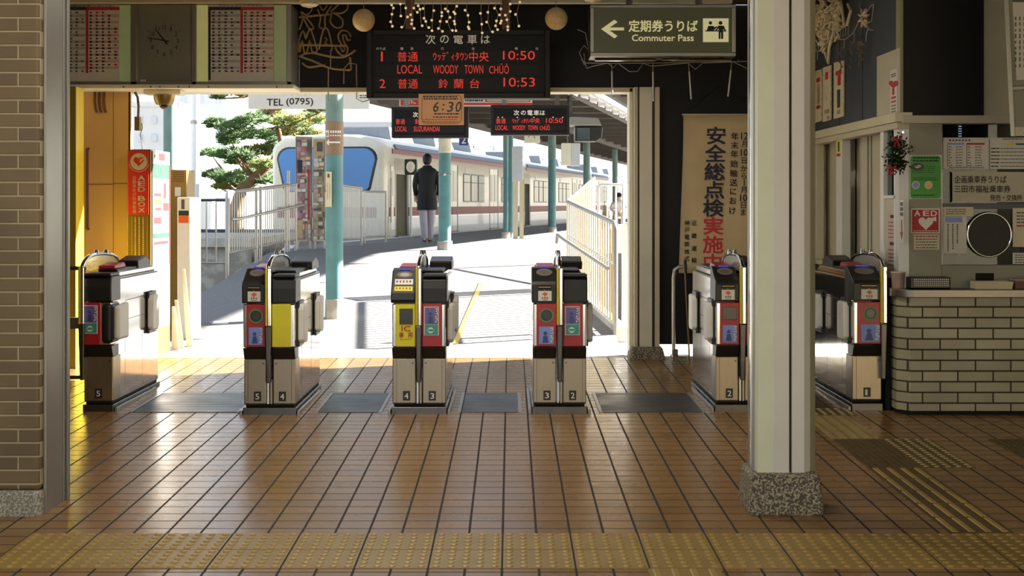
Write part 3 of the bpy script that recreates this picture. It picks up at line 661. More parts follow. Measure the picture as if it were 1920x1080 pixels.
# ================================================================ PILLARS
t = thing('support_pillar', (1.30, 7.12, fz(7)), 'pale grooved steel pillar on a chipped granite block in the foreground', 'pillar')
zb = SZ(891, 7.03)
mb = MB(); lo, hi = fz(7)-.01, zb+.012
mb.hexa([(1.122, 6.98, lo), (1.478, 6.98, lo), (1.478, 7.36, lo), (1.122, 7.36, lo), (1.135, 7.0, hi), (1.462, 7.0, hi), (1.462, 7.34, hi), (1.135, 7.34, hi)], 'granite_chips'); mb.build('plinth', t, bevel=.03, segs=3)
mb = MB(); zt = 3.19; yq = 7.03
xq = lambda px: SX(px, yq)
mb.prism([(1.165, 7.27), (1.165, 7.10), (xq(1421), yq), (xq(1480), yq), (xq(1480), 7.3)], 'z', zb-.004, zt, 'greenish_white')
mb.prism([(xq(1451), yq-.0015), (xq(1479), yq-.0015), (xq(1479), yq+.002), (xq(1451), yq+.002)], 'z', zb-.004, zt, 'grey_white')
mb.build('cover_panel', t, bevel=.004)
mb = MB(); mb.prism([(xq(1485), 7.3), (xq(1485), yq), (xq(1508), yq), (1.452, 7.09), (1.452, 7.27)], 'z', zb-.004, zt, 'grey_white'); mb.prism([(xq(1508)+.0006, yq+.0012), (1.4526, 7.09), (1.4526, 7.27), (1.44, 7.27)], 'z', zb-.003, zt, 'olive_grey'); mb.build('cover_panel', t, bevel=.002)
mb = MB(); mb.box(xq(1479), xq(1486), yq+.03, 7.28, zb, zt, 'groove_dark'); mb.build('groove', t)
mb = MB(); mb.box(1.158, 1.167, 7.10, 7.27, zb-.02, zt, 'alu_grey'); mb.box(1.150, 1.160, 7.13, 7.16, zb-.02, zt, 'steel'); mb.build('side_channel', t, bevel=.002)
t = thing('support_pillar', (1.22, 13.2, fz(13.2)), 'cream grooved pillar on a dark stone block at the edge of the way out', 'pillar')
y = 13.12; zt = SZ(163, y)
mb = MB(); p = S(1178, 673, 13.08); q = S(1249, 651, 13.08); mb.hexa([(p.x, 13.06, p.z-.02), (q.x, 13.06, p.z-.02), (q.x, 13.34, p.z-.02), (p.x, 13.34, p.z-.02), (p.x+.03, 13.08, q.z), (q.x-.03, 13.08, q.z), (q.x-.03, 13.32, q.z), (p.x+.03, 13.32, q.z)], 'granite_chips'); mb.build('plinth', t, bevel=.02)
mb = MB()
for a, b, dy, m in ((1189, 1196, .0, 'cream_paint'), (1199, 1223, .0, 'cream_light'), (1228, 1237, .0, 'cream_paint')): mb.box(SX(a, y), SX(b, y), y+dy, y+.13, q.z-.02, zt, m)
mb.build('shaft', t, bevel=.004)
mb = MB(); mb.box(SX(1195, y), SX(1229, y), y+.03, y+.12, q.z-.02, zt, 'brown_trim'); mb.build('groove', t)

# ================================================================ TIMETABLE AND CLOCK CASE
y = 12.78
t = thing('timetable_case', (SX(330, y), y, SZ(160, y)), 'long hanging case with two timetables either side of a clock', 'display case')
xr = SX(546, y); zb, zt = SZ(158, y), 3.13
mb = MB(); mb.box(-4.3, xr, y+.03, 13.2, zb, zt, 'alu_grey'); mb.box(-4.3, xr, y, y+.03, zb, SZ(153, y), 'alu_grey'); mb.box(-4.3, xr, y, y+.03, SZ(9, y), zt, 'alu_grey')
for a, b in ((245, 256), (360, 368), (538, 546)): mb.box(SX(a, y), SX(b, y), y, y+.03, zb, zt, 'alu_grey')
mb.build('housing', t, bevel=.004)
mb = MB(); mb.box(-4.3, xr+.02, y-.005, 13.22, SZ(166, y), zb, 'cream_light'); lr = mb.build('bottom_rail', t, bevel=.006)
for px in (232, 283, 300, 335, 355, 391, 519): mb = MB(); mb.cyl(S(px, 163, y-.006), S(px, 163, y-.003), .008, n=10, m='brown_trim'); mb.build('screw', lr)
yp = y+.022
for x0, x1, lt in (((100, 224, [(224, 245)])), (391, 513, [(368, 390), (514, 537)])):
    for a, b in lt: mb = MB(); mb.prect(a, 9, b, 153, yp+.004, 'green_lit_bright' if a == 368 else 'green_lit'); mb.build('light_diffuser', t)
    mb = MB(); mb.prect(x0, 6, x1, 153, yp, 'sheet_white'); sh = mb.build('timetable_sheet', t)
    mb = MB(); mid = x0+(x1-x0)*.5; a0 = x0 if x0 > 300 else 100
    mb.prect(a0, 13, mid, 19, yp-.004, 'ink_navy'); mb.prect(mid, 13, x1, 19, yp-.004, 'ink_red'); mb.prect(mid-1, 19, mid+3.5, 137, yp-.004, 'ink_red')
    if x0 > 300: mb.prect(x0, 19, x0+4, 150, yp-.004, 'ink_navy')
    mb.build('heading_band', sh)
    mb = MB()
    for i in range(19):
        y0 = 21+i*6.1
        if i % 2: mb.prect(x0+5, y0, mid-2, y0+4.6, yp-.0035, 'sheet_blue'); mb.prect(mid+5, y0, x1-1, y0+4.6, yp-.0035, 'sheet_pink')
    mb.build('row_tint', sh)
    mb = MB()
    for i in range(19):
        y0 = 21.5+i*6.1
        for hlf in (0, 1):
            s0 = (x0+7 if hlf == 0 else mid+6); n = random.choice((3, 4, 4, 5))
            for k in range(n):
                xx = s0+k*11.5
                if xx > (mid-6 if hlf == 0 else x1-6): break
                mb.prect(xx, y0+.6, xx+random.uniform(3, 6), y0+3.6, yp-.0055, 'ink_red' if hlf and random.random() < .35 else 'ink_grey', .001)
    mb.build('timetable_figures', sh)
    mb = MB()
    if x0 > 300: mb.ptext('ウッディタウン中央ゆき', 410, 6.5, 492, 12, yp-.005, 'ink_black', .01)
    else: mb.ptext('新開地方面', 127, 9, 170, 15, yp-.005, 'ink_black', .01); mb.ptext('（鈴蘭台方面）', 173, 10, 212, 14.5, yp-.005, 'ink_grey')
    mb.build('lettering', sh)
mb = MB(); mb.prect(260, 9, 357, 153, yp, 'clock_panel'); cf = mb.build('clock_panel', t)
cx, cy, rr = 308, 76, 30
mb = MB()
for k in range(1, 13):
    a = k*PI/6; nx, ny = cx+25.5*math.sin(a), cy-25.5*math.cos(a); wd = 4.6 if k not in (1, 10, 11, 12) else (2 if k == 1 else 7)
    mb.ptext(str(k), nx-wd/2, ny-4, nx+wd/2, ny+4, yp-.0045, 'ink_black', .005)
for k in range(12): a = k*PI/6; c = S(cx+34*math.sin(a), cy-34*math.cos(a), yp-.0045); mb.disc(c, UX, UZ, .004, 'ink_black', 8)
mb.build('numeral_ring', cf)
for nm, ang, ln, wd in (('hour_hand', math.radians(-38), 27, 1.7), ('minute_hand', math.radians(-80), 33, 1.3)):
    mb = MB(); d = Vector((math.sin(ang), -math.cos(ang))); nrm = Vector((-d.y, d.x)); o = Vector((cx, cy))
    mb.quad([S(*(o-d*9+nrm*wd), yp-.007), S(*(o-d*9-nrm*wd), yp-.007), S(*(o+d*ln-nrm*wd*.5), yp-.007), S(*(o+d*ln+nrm*wd*.5), yp-.007)], 'ink_black'); mb.build(nm, cf)
mb = MB(); mb.prect(263, 149, 274, 153, yp-.004, 'sheet_white'); mb.build('maker_sticker', cf)

# dome camera
y = 12.95
t = thing('dome_camera', S(315, 205, y), 'small dome camera on a cream bracket under the clock case', 'camera')
mb = MB(); p = S(273, 178, y); q = S(342, 168, y); mb.box(p.x, q.x, y-.08, y+.1, p.z, q.z-.006, 'cream_light'); mb.build('bracket', t, bevel=.006)
c = S(308, 205, y); k = y/FPX
mb = MB(); mb.lathe(c, [(.001, 7*k), (15*k, 9*k), (19*k, 17*k), (20*k, 27*k), (.001, 27*k)], 24, 'bronze_panel'); mb.build('housing', t, smooth=40)
mb = MB(); mb.sphere(c+Vector((0, 0, 10*k)), 10*k, 16, 'reader_glass'); mb.build('dome', t, smooth=60)

# ================================================================ DEPARTURE BOARD
def led_board(px0, py0, px1, py1, y, depth, rim, bands, label, grp=None):
    t = thing('departure_board', S((px0+px1)/2, py1, y), label, 'departure board', grp)
    p = S(px0, py1, y); q = S(px1, py0, y); r = rim*y/FPX
    mb = MB(); mb.box(p.x, q.x, y+.02, y+depth, p.z, q.z, 'led_frame'); mb.box(p.x, p.x+r, y, y+.02, p.z, q.z, 'led_frame'); mb.box(q.x-r, q.x, y, y+.02, p.z, q.z, 'led_frame'); mb.box(p.x+r, q.x-r, y, y+.02, p.z, p.z+r, 'led_frame'); mb.box(p.x+r, q.x-r, y, y+.02, q.z-r, q.z, 'led_frame'); mb.build('housing', t, bevel=.008)
    mb = MB(); mb.box(p.x+r, q.x-r, y+.012, y+.02, p.z+r, q.z-r, 'led_black'); sc = mb.build('screen', t)
    for b in bands:
        mb = MB(); mb.prect(*b, y+.012, 'led_band', .002); mb.build('message_line', sc)
    return t, sc
y = 12.5
t, sc = led_board(687, 55, 1032, 184, y, .22, 11, [(704, 96, 1012, 116), (704, 121, 1012, 141), (704, 146, 1012, 167)], 'large hanging departure board with three lines of red lettering', 'departure boards')
ye = y+.0085
mb = MB(); xs = [798, 824, 850, 876, 901]
for ch, x in zip('次の電車は', xs): mb.ptext(ch, x, 64, x+18.5, 83, ye, 'led_text', .012, em=True)
for ch, x in (('の', 705), ('り', 711), ('ば', 717.5), ('種', 750.5), ('別', 769.5), ('行', 826.5), ('先', 884.5), ('時', 965.5), ('分', 1004)): mb.ptext(ch, x, 88.5, x+5.5, 94, ye, 'led_text', 0, em=True)
mb.build('heading_lettering', sc)
def led(sc, y, items, name='red_lettering'):
    mb = MB()
    for tx, a, b, c, d in items: mb.ptext(tx, a, b, c, d, y, 'led_red')
    return mb.build(name, sc)
led(sc, ye, [('1', 714.3, 97, 717.8, 115), ('普通', 745, 97, 783.5, 115.5), ('ｳｯﾃﾞｨﾀｳﾝ', 812, 97, 878, 113.5), ('中央', 880, 96.5, 916.5, 115.5), ('10:50', 943, 95.5, 1003, 112)])
led(sc, ye, [('LOCAL', 745, 122, 791.5, 138), ('WOODY', 812, 122, 859, 138), ('TOWN', 871, 122, 906, 138), ('CHŪŌ', 917, 119.5, 954, 138)])
led(sc, ye, [('2', 711.5, 148.5, 722.5, 165), ('普通', 746, 148, 783.5, 166), ('鈴', 822, 148, 840, 165.5), ('蘭', 851, 148, 869, 165.5), ('台', 881, 148, 899, 165.5), ('10:53', 944, 145.5, 1003, 162.5)])
for px in (768, 949):
    mb = MB(); mb.box(SX(px-8, y+.1), SX(px+8, y+.1), y+.08, y+.14, SZ(57, y+.08), 3.19, 'wood_brown'); mb.build('hanger_post', t, bevel=.003)
y = 12.46
t = thing('notice_card', S(827, 236, y), 'orange card reading 6:30 hung under the large departure board', 'card')
mb = MB(); p = S(785, 234.5, y); q = S(870, 176, y); mb.box(p.x, q.x, y-.006, y, p.z, q.z, 'orange_card'); cd = mb.build('card', t)
mb = MB(); yy = y-.0072
b = [(791, 184), (794, 180), (798, 178.5), (857, 178.5), (862, 180), (865, 184), (865, 224), (862, 229), (857, 231), (798, 231), (793, 229), (791, 224)]
mb.tube([S(a, c, yy) for a, c in b], .0022, 4, 'wood_brown', True); mb.build('border_line', cd)
mb = MB(); kk = Matrix(((1, .18), (0, 1)))
v0 = len(mb.v)
for tx, a, c in (('6', 811, 821), (':', 828, 831), ('3', 838, 848), ('0', 853, 863)): mb.ptext(tx, a, 191 if tx != ':' else 195, c, 209.5 if tx != ':' else 207, yy, 'brown_trim', .015)
zr = SZ(209.5, yy)
for v in mb.v: v.x += (v.z-zr)*.18
rows(mb, 794, 179.5, 862, 187.5, yy+.001, 2, 'ink_navy', .62, .95); rows(mb, 814, 211, 862, 216, yy+.001, 1, 'ink_grey', .6, .95); rows(mb, 812, 217, 862, 222, yy+.001, 1, 'ink_red', .5, .95); rows(mb, 793, 222, 863, 230, yy+.001, 2, 'ink_red', .3, .9)
mb.build('lettering', cd)

# ================================================================ COMMUTER PASS SIGN
y = 11.9
t = thing('hanging_sign', S(1244, 112, y), 'dark lit hanging sign with an arrow reading Commuter Pass', 'sign')
p = S(1107, 105.5, y); q = S(1380, 9, y); r = 7*y/FPX
mb = MB(); mb.box(p.x, q.x, y+.015, y+.34, p.z, q.z, 'steel_dark')
for a in ((p.x, q.x, p.z, p.z+r), (p.x, q.x, q.z-r*.8, q.z), (p.x, p.x+r, p.z+r, q.z-r*.8), (q.x-r, q.x, p.z+r, q.z-r*.8)): mb.box(a[0], a[1], y, y+.02, a[2], a[3], 'alu_grey')
mb.build('housing', t, bevel=.004)
mb = MB(); mb.box(p.x+r, q.x-r, y+.008, y+.016, p.z+r, q.z-r*.8, 'sign_dark'); fc = mb.build('sign_face', t)
mb = MB(); yy = y+.007
mb.quad([S(a, b, yy) for a, b in ((1127, 54.5), (1152, 37), (1158, 41.5), (1143, 51.5), (1170, 51.5), (1170, 57), (1143, 57), (1158, 67.5), (1152, 72))], 'sign_glow'); mb.build('arrow', fc)
mb = MB(); mb.ptext('定期券うりば', 1179, 38, 1308, 59.5, yy, 'sign_glow', .03); mb.ptext('Commuter Pass', 1185, 65, 1300.5, 77, yy, 'sign_glow', .02); mb.build('lettering', fc)
mb = MB(); mb.prect(1318, 34.5, 1366, 79, yy+.001, 'sign_glow'); pg = mb.build('pictogram_panel', fc)
mb = MB(); yy = y+.0025
for hx, hy, hr in ((1332, 43, 3.2), (1351, 43, 3.6)): mb.disc(S(hx, hy, yy), UX, UZ, hr*y/FPX, 'ink_black', 16)
mb.quad([S(a, b, yy) for a, b in ((1325, 57.5), (1328, 48.5), (1337, 48.5), (1340, 51), (1344, 49), (1345, 51), (1339, 56), (1338, 57.5))], 'ink_black')
mb.quad([S(a, b, yy) for a, b in ((1341, 57), (1347, 48), (1357, 48), (1361, 57.5), (1359, 58.5), (1356, 54), (1356, 73), (1352, 73), (1352, 61), (1351, 61), (1351, 73), (1347.5, 73), (1347.5, 53), (1343, 58.5))], 'ink_black')
mb.prect(1322, 57, 1362, 59, yy, 'ink_black', .001); mb.build('counter_pictogram', pg)
mb = MB()
for x in (1180, 1310): mb.box(SX(x-6, y+.17), SX(x+6, y+.17), y+.15, y+.2, q.z, 3.19, 'steel_dark')
mb.build('hanger', t)
for x0, x1 in ((1115, 1230), (1240, 1370)):
    mb = MB(); mb.tube([(SX(x0, y+.2), y+.17, p.z-.012), (SX(x1, y+.2), y+.17, p.z-.012)], .012, 8, 'chrome'); mb.build('reflection_rod', t, smooth=40)  # bright rods added for light-tube reflections on the sign's underside

# ================================================================ FESTIVE DECORATIONS
for px, py, lb in ((682, 38, 'woven ball lantern hanging to one side over the departure board numeral one'), (1043, 35, 'woven ball lantern hanging beside the Commuter Pass sign')):
    y = 12.35; r = 21*y/FPX
    t = thing('ball_lantern', S(px, py+21, y), lb, 'lantern', 'woven ball lanterns')
    mb = MB(); mb.sphere(S(px, py, y), r, 20, 'ball_lantern'); b = mb.build('globe', t, smooth=60)
    mb = MB(); c = S(px, py, y)
    for k in range(-7, 8):
        zz = r*math.sin(k*PI/17); rr = math.sqrt(r*r-zz*zz)*1.004; mb.tube([c+Vector((rr*math.cos(2*PI*i/24), rr*math.sin(2*PI*i/24), zz)) for i in range(24)], .0022, 4, 'sign_cream', True)
    mb.build('weave', b, smooth=60)
    mb = MB(); mb.tube([S(px, py-20, y), Vector((SX(px, y), y, 3.19))], .003, 5, 'wire_grey'); mb.build('cord', t)
# curtain of small bulbs
y = 12.33
t = thing('light_curtain', S(850, 60, y), 'curtain of tiny white bulbs on dark wires above the departure board', 'string lights')
ST = [[(85,55),(105,90),(90,160),(75,245),(95,295)], [(185,45),(190,180)], [(245,90),(265,190),(200,305)], [(300,165),(315,225),(310,268),(340,320)], [(335,90),(375,138)], [(385,65),(405,105),(430,290)], [(440,95),(450,205),(470,240),(505,310)], [(560,120),(537,228),(540,345)], [(650,140),(650,180),(632,240),(612,320),(658,352)], [(690,100),(720,128),(742,195),(705,243),(770,342)], [(818,70),(785,135),(800,155),(790,238),(797,270),(810,345)], [(912,115),(945,172),(958,250),(948,303),(957,325)], [(1085,150),(1100,272),(1105,370)], [(1168,138),(1155,248),(1222,358)], [(1243,92),(1300,168),(1265,235),(1255,290),(1278,333)], [(1315,100),(1320,235),(1310,262)], [(1420,45),(1420,128),(1365,170),(1383,222),(1393,300),(1393,337)], [(1528,25),(1480,162),(1518,293)]]
mb = MB(); mb.tube([Vector((SX(725, y), y, 3.15)), Vector((SX(980, y), y, 3.15))], .004, 5, 'wire_dark'); mb.build('top_wire', t)
for st in ST:
    yj = y+random.uniform(-.05, .05); pts = []; lx = sum(a for a, b in st)/len(st)
    pts.append(Vector((SX(720+lx/6, yj), yj, 3.15)))
    for i, (a, b) in enumerate(st): pts.append(S(720+(a*.55+lx*.45)/6, b/6, yj)); 
    mb = MB(); mb.tube(pts, .0026, 5, 'wire_grey'); sd_ = mb.build('strand', t)
    for a, b in st:
        pw = S(720+(a*.55+lx*.45)/6, b/6-1.5, yj); c = S(720+a/6, b/6, yj-.01)
        mb = MB(); mb.tube([pw, c], .002, 4, 'wire_grey'); mb.sphere(c, .0115, 8, 'bulb_white'); mb.build('bulb', sd_, smooth=60)
# rope light motif
y = 13.235
RL = {'letter': [[[(60,300),(95,190),(80,120),(130,150),(180,110),(190,60)], [(100,190),(130,180),(205,280),(160,290),(110,200)]], [[(245,90),(275,180),(265,275),(320,280),(320,170),(385,60)], [(265,50),(300,105),(345,50)]], [[(55,530),(60,400),(100,310),(125,390),(150,320),(180,310),(225,450),(240,520),(190,520),(165,410),(140,520),(110,530),(90,410),(65,530)]], [[(260,500),(300,310),(350,300),(390,460),(385,510)], [(320,380),(340,400),(320,440),(350,450)]], [[(580,400),(550,405),(530,360),(500,360),(520,440),(550,480),(540,550),(490,560),(440,510),(430,470),(470,470),(500,520),(520,490),(470,420),(455,360),(490,310),(550,320),(585,370)]]],
      'bow': [[[(380,120),(430,70),(490,25),(550,40),(540,100),(480,135),(420,130)], [(390,130),(375,220),(430,280),(490,270),(500,210),(460,160),(400,130)]]],
      'bar': [[[(45,175),(370,145)]], [[(45,455),(540,465)]]],
      'swash': [[[(50,575),(120,545),(210,540),(380,575),(500,580),(570,550),(630,510)], [(50,570),(200,620),(370,690),(500,705),(580,705),(580,650),(575,580)], [(90,640),(150,680),(250,670),(320,660)]]]}
t = thing('rope_light_motif', S(600, 120, y), 'rope light lettering RY MAS tied to wires on the black wall', 'rope light')
for nm, gs in RL.items():
    for g in gs:
        mb = MB()
        for pl_ in g:
            pts = [S(550+max(a, 60)/5.4, b/5.4, y-random.uniform(0, .03)) for a, b in pl_]; sm = []
            for i in range(len(pts)-1):
                for k in range(3):
                    q0 = pts[max(i-1, 0)]; q1 = pts[i]; q2 = pts[i+1]; q3 = pts[min(i+2, len(pts)-1)]; u_ = k/3
                    sm.append(.5*((2*q1)+(q2-q0)*u_+(2*q0-5*q1+4*q2-q3)*u_*u_+(3*q1-q0-3*q2+q3)*u_**3))
            sm.append(pts[-1]); mb.tube(sm, .0085 if nm in ('letter', 'bow') else .010, 6, 'rope_light')
        mb.build(nm, t, smooth=60)
for g in ([(50,600),(46,690),(44,890)], [(378,510),(378,690)], [(355,690),(354,1025)], [(512,850),(512,700),(560,640),(640,650),(643,890),(640,1000),(700,1032),(780,1010)]): mb = MB(); mb.tube([S(550+max(a, 60)/5.4, b/5.4, y-.02) for a, b in g], .006, 6, 'wire_grey'); mb.build('hanging_lead', t, smooth=60)
# icicle tubes on a wire under the commuter sign
y = 12.6
t = thing('icicle_lights', S(1250, 120, y), 'four thin icicle tubes hanging from a wire under the Commuter Pass sign', 'icicle lights')
mb = MB(); mb.tube([S(a, b, y) for a, b in ((1095, 100), (1097, 118), (1150, 118.5), (1225, 118), (1300, 117), (1400, 115))], .004, 5, 'wire_grey'); mb.tube([S(a, b, y) for a, b in ((1097, 118), (1100, 128), (1112, 124), (1140, 118), (1150, 127), (1158, 118), (1180, 134), (1195, 134), (1206, 119), (1222, 124), (1290, 118), (1304, 130), (1318, 118), (1375, 116), (1400, 128))], .0035, 5, 'wire_grey'); mb.tube([S(1097, 118, y), S(1090, 112, 13.245)], .004, 5, 'wire_grey'); mb.tube([S(1385, 115.4, y), S(1385, 112, 13.262)], .004, 5, 'wire_grey'); mb.tube([S(a, b, y) for a, b in ((1083, 55), (1098, 62), (1101, 80), (1106, 95), (1095, 85), (1086, 98), (1096, 122))], .004, 5, 'wire_grey'); wr = mb.build('wire', t, smooth=60)
for a, b, c, d in ((1147, 119, 1148, 184), (1224, 119, 1225, 190), (1291, 119, 1296, 186), (1372, 117, 1365, 181)):
    mb = MB(); e = S(a, b, y)+(S(c, d, y)-S(a, b, y))*.45; mb.tube([S(a, b, y), e], .003, 5, 'wire_grey'); mb.tube([e-(e-S(a, b, y))*.5, S(c, d, y)], .0065, 8, 'icicle_tube'); mb.build('tube', t, smooth=60)
# ceiling bowl fittings
for px, lb, y in ((580, 'shallow cream bowl fitting on the ceiling beside the timetable case', 12.6), (1112, 'shallow cream bowl fitting on the ceiling above the Commuter Pass sign', 11.6)):
    t = thing('ceiling_speaker', (SX(px, y), y, 3.19), lb, 'ceiling fitting', 'bowl fittings on the ceiling')
    zc = SZ(13 if px == 580 else 3, y); mb = MB(); c = Vector((SX(px, y), y, zc)); mb.lathe(c, [(.001, 0), (.06, .004), (.08, .02), (.082, .05), (.05, .06), (.05, 3.195-zc)], 20, 'sign_cream'); mb.build('bowl', t, smooth=40)
    mb = MB(); mb.cyl(c+Vector((0, 0, -.006)), c+Vector((0, 0, .004)), .022, n=14, m='ball_lantern'); mb.build('cap', t)
# safety banner
y = 13.255
t = thing('safety_banner', S(1350, 510, y), 'hanging cream cloth banner with bold black and red vertical lettering', 'banner')
mb = MB(); nx, nz = 6, 14; vs = []; fs = []
for j in range(nz+1):
    for i in range(nx+1):
        px = 1281+(1446-1281)*i/nx-(9*(j/nz)**1.5); py = 216+(512-216)*j/nz; p = S(px, py, y); p.y -= .012*math.sin(j*.55+i*.5)+.006; vs.append(p)
for j in range(nz):
    for i in range(nx): k = j*(nx+1)+i; fs.append((k, k+1, k+nx+2, k+nx+1))
mb.add(vs, fs, 'banner_cloth'); cl = mb.build('cloth', t, smooth=80)
so = cl.modifiers.new('thick', 'SOLIDIFY'); so.thickness = .003
mb = MB(); mb.tube([S(1279, 215, y-.01), S(1450, 215, y-.01)], .009, 8, 'sign_cream'); mb.build('top_rod', t, smooth=40)
mb = MB(); mb.tube([S(1283, 214, y-.01), S(1348, 161, y-.005), S(1446, 214, y-.01)], .003, 5, 'wire_dark'); mb.build('cord', t)
yy = y-.024
mb = MB()
for ch, x, yc in (('安', 1343, 254), ('全', 1341.5, 287), ('総', 1340, 322), ('点', 1339, 356), ('検', 1337.6, 390)): mb.ptext(ch, x-19, yc-16.5, x+19, yc+16.5, yy, 'ink_navy', .042, em=True)
for i, ch in enumerate('年末年始輸送におけ'): yc = [255.5, 272.4, 289, 306.8, 325, 342, 359, 376, 395][i]; x = 1378-4.5*i/8; mb.ptext(ch, x-7, yc-7, x+7, yc+7, yy, 'ink_black', .02, em=True)
for ch, yc in (('12', 255), ('月', 270), ('10', 286), ('日', 301), ('か', 316), ('ら', 330), ('月', 356), ('10', 371), ('日', 385), ('ま', 398)): x = 1396-(yc-255)/60; mb.ptext(ch, x-6.5, yc-6.5, x+6.5, yc+6.5, yy, 'ink_black', .02, em=len(ch) == 1)
mb.prect(1394.6, 337, 1396.4, 348, yy, 'ink_black', .001)
for ch, yc in zip('近畿運輸', (418, 442, 466, 488)): mb.ptext(ch, 1296.5, yc-5, 1306.5, yc+5, yy, 'ink_black', .02, em=True)
for ch, yc in zip('神戸電鉄株式', (418, 431, 444.5, 457.5, 472, 485)): mb.ptext(ch, 1283, yc-5, 1293, yc+5, yy, 'ink_black', .02, em=True)
mb.build('black_lettering', cl)
mb = MB()
for ch, x, yc in (('実', 1337.6, 423.5), ('施', 1337, 458.5), ('中', 1336.5, 492)): mb.ptext(ch, x-19, yc-16.5, x+19, yc+16.5, yy, 'banner_red', .042, em=True)
mb.build('red_lettering', cl)
# bent tube barrier beside gate two
y = 12.9
t = thing('tube_barrier', F(1275, 672), 'bent grey tube barrier standing in front of the black wall', 'barrier')
mb = MB(); mb.tube([S(1263, 668, y), S(1263, 520, y), S(1265, 506, y), S(1272, 501, y), S(1290, 500, y)], .017, 10, 'rail_metal'); mb.build('tube', t, smooth=50)
mb = MB(); p = S(1258, 672, y); q = S(1292, 666, y); mb.box(p.x, q.x, y-.08, y+.08, p.z-.02, q.z, 'steel'); mb.box(p.x+.01, p.x+.06, y-.03, y+.03, q.z, q.z+.05, 'steel'); mb.build('foot', t, bevel=.004)
t = thing('boundary_rod', F(1290, 672), 'thin upright rod with a black cap leaning beside the gate with numeral two', 'rod')
mb = MB(); mb.tube([F(1293, 682), S(1284, 492, y-.5)], .007, 8, 'bronze_panel'); mb.build('stick', t, smooth=50)
mb = MB(); mb.tube([S(1285, 512, y-.51), S(1284, 487, y-.51)], .015, 10, 'black_plastic'); mb.build('grip', t, smooth=50)
# cables on the orange wall
y = 13.17
t = thing('cable_bundle', S(187, 212, y), 'three black cables hooked over the top of the orange wall', 'cable')
for k in range(3):
    mb = MB(); x = 178+k*8.5; mb.tube([S(x, 171, y), S(x-.6, 190, y-.01), S(x+1.2, 205, y-.014), S(x+3.5, 211, y-.015)], .011, 8, 'wood_brown'); mb.build('cable', t, smooth=60)
y = 13.15
t = thing('conduit_box', S(260, 245, y), 'grey conduit with a junction box on the corner of the orange wall', 'conduit')
mb = MB(); mb.tube([S(a, b, y) for a, b in ((253, 173), (258, 182), (260, 200), (259, 222))], .012, 8, 'steel_dark'); mb.build('conduit', t, smooth=50)
mb = MB(); p = S(254, 245, y); q = S(264, 219, y); mb.box(p.x, q.x, y-.04, y+.03, p.z, q.z, 'bronze_panel'); mb.build('box', t, bevel=.004)
mb = MB(); mb.tube([S(a, b, y) for a, b in ((266, 231), (267, 240), (263, 252), (266, 268), (267, 281))], .004, 6, 'wire_dark'); mb.build('wire', t)

# ================================================================ AED CABINET
y0, y1 = 12.9, 13.62; xa, xb = SX(239, y0), SX(283, y0); zt = SZ(280, y0)
t = thing('aed_cabinet', ((xa+xb)/2, y0, 0.05), 'tall cabinet with a red AED BOX panel beside the orange wall', 'cabinet')
mb = MB(); mb.box(xa, xb, y0, y1, .04, zt, 'bronze_panel'); cb = mb.build('body', t, bevel=.006)
mb = MB(); mb.prect(240.5, 282, 279, 402.5, y0-.001, 'red_bright', .006); rp = mb.build('sign_panel', t, bevel=.002)
mb = MB(); yy = y0-.0085; k = y0/FPX; c = S(260.3, 303, yy)
mb.disc(c, UX, UZ, 16*k, 'sign_cream', 32)
def heart(mb, cx_, cy_, s_, y_, m_, f=S):
    pts = []
    for i in range(28):
        t_ = 2*PI*i/28; pts.append(f(cx_+s_*16*math.sin(t_)**3/16, cy_-s_*(13*math.cos(t_)-5*math.cos(2*t_)-2*math.cos(3*t_)-math.cos(4*t_))/16, y_))
    mb.quad(pts, m_)
heart(mb, 260, 302, 10, yy-.001, 'red_bright')
mb.quad([S(a, b, yy-.002) for a, b in ((261, 303), (264, 297), (266, 298.5), (272, 293), (270, 300), (267, 300), (263, 305))], 'ink_gold')
for i in range(14): a = PI*(.08+.84*i/13); b = PI*(.08+.84*(i+1)/13); mb.quad([S(260.3-r_*math.cos(q_), 303+r_*math.sin(q_), yy) for r_, q_ in ((18.4, a), (19.4, a), (19.4, b), (18.4, b))], 'sign_cream') if i < 13 else None
for ch, yc in zip('AEDBOX', (333.6, 344.2, 354.8, 372, 383, 393.8)): mb.ptext(ch, 259.3, yc-4.3, 271.8, yc+4.3, yy, 'sign_cream', .03)
for i, ch in enumerate('自動体外式除細動器'): yc = 333+7.9*i; mb.ptext(ch, 248.5, yc-3.6, 255.5, yc+3.6, yy, 'sign_cream', .0, em=True)
mb.build('lettering', rp)
mb = MB()
for x in (253.5, 261, 268.5):
    yv = 407
    while yv < 500: h_ = random.uniform(1.5, 3.2); mb.prect(x-1.3, yv, x+1.3, yv+h_, y0-.0005, 'ink_gold', .001); yv += h_+1.1
mb.prect(246.8, 406, 247.6, 505, y0-.0005, 'ink_gold', .001); mb.prect(275.5, 406, 276.3, 505, y0-.0005, 'ink_gold', .001); mb.build('gold_lettering', cb)
Px = lambda f_, py: Vector((xb+.003, y0+.02+(y1-y0-.04)*f_, SZ(py, y0)))
def side(mb, f0, f1, pa, pb, m_, e=.003):
    a, b = Px(f0, pb), Px(f1, pa); mb.box(xb, xb+e, a.y, b.y, a.z, b.z, m_)
mb = MB(); side(mb, 0, 1, 281, 620, 'white_paint', .003); sp = mb.build('advert_panel', t)
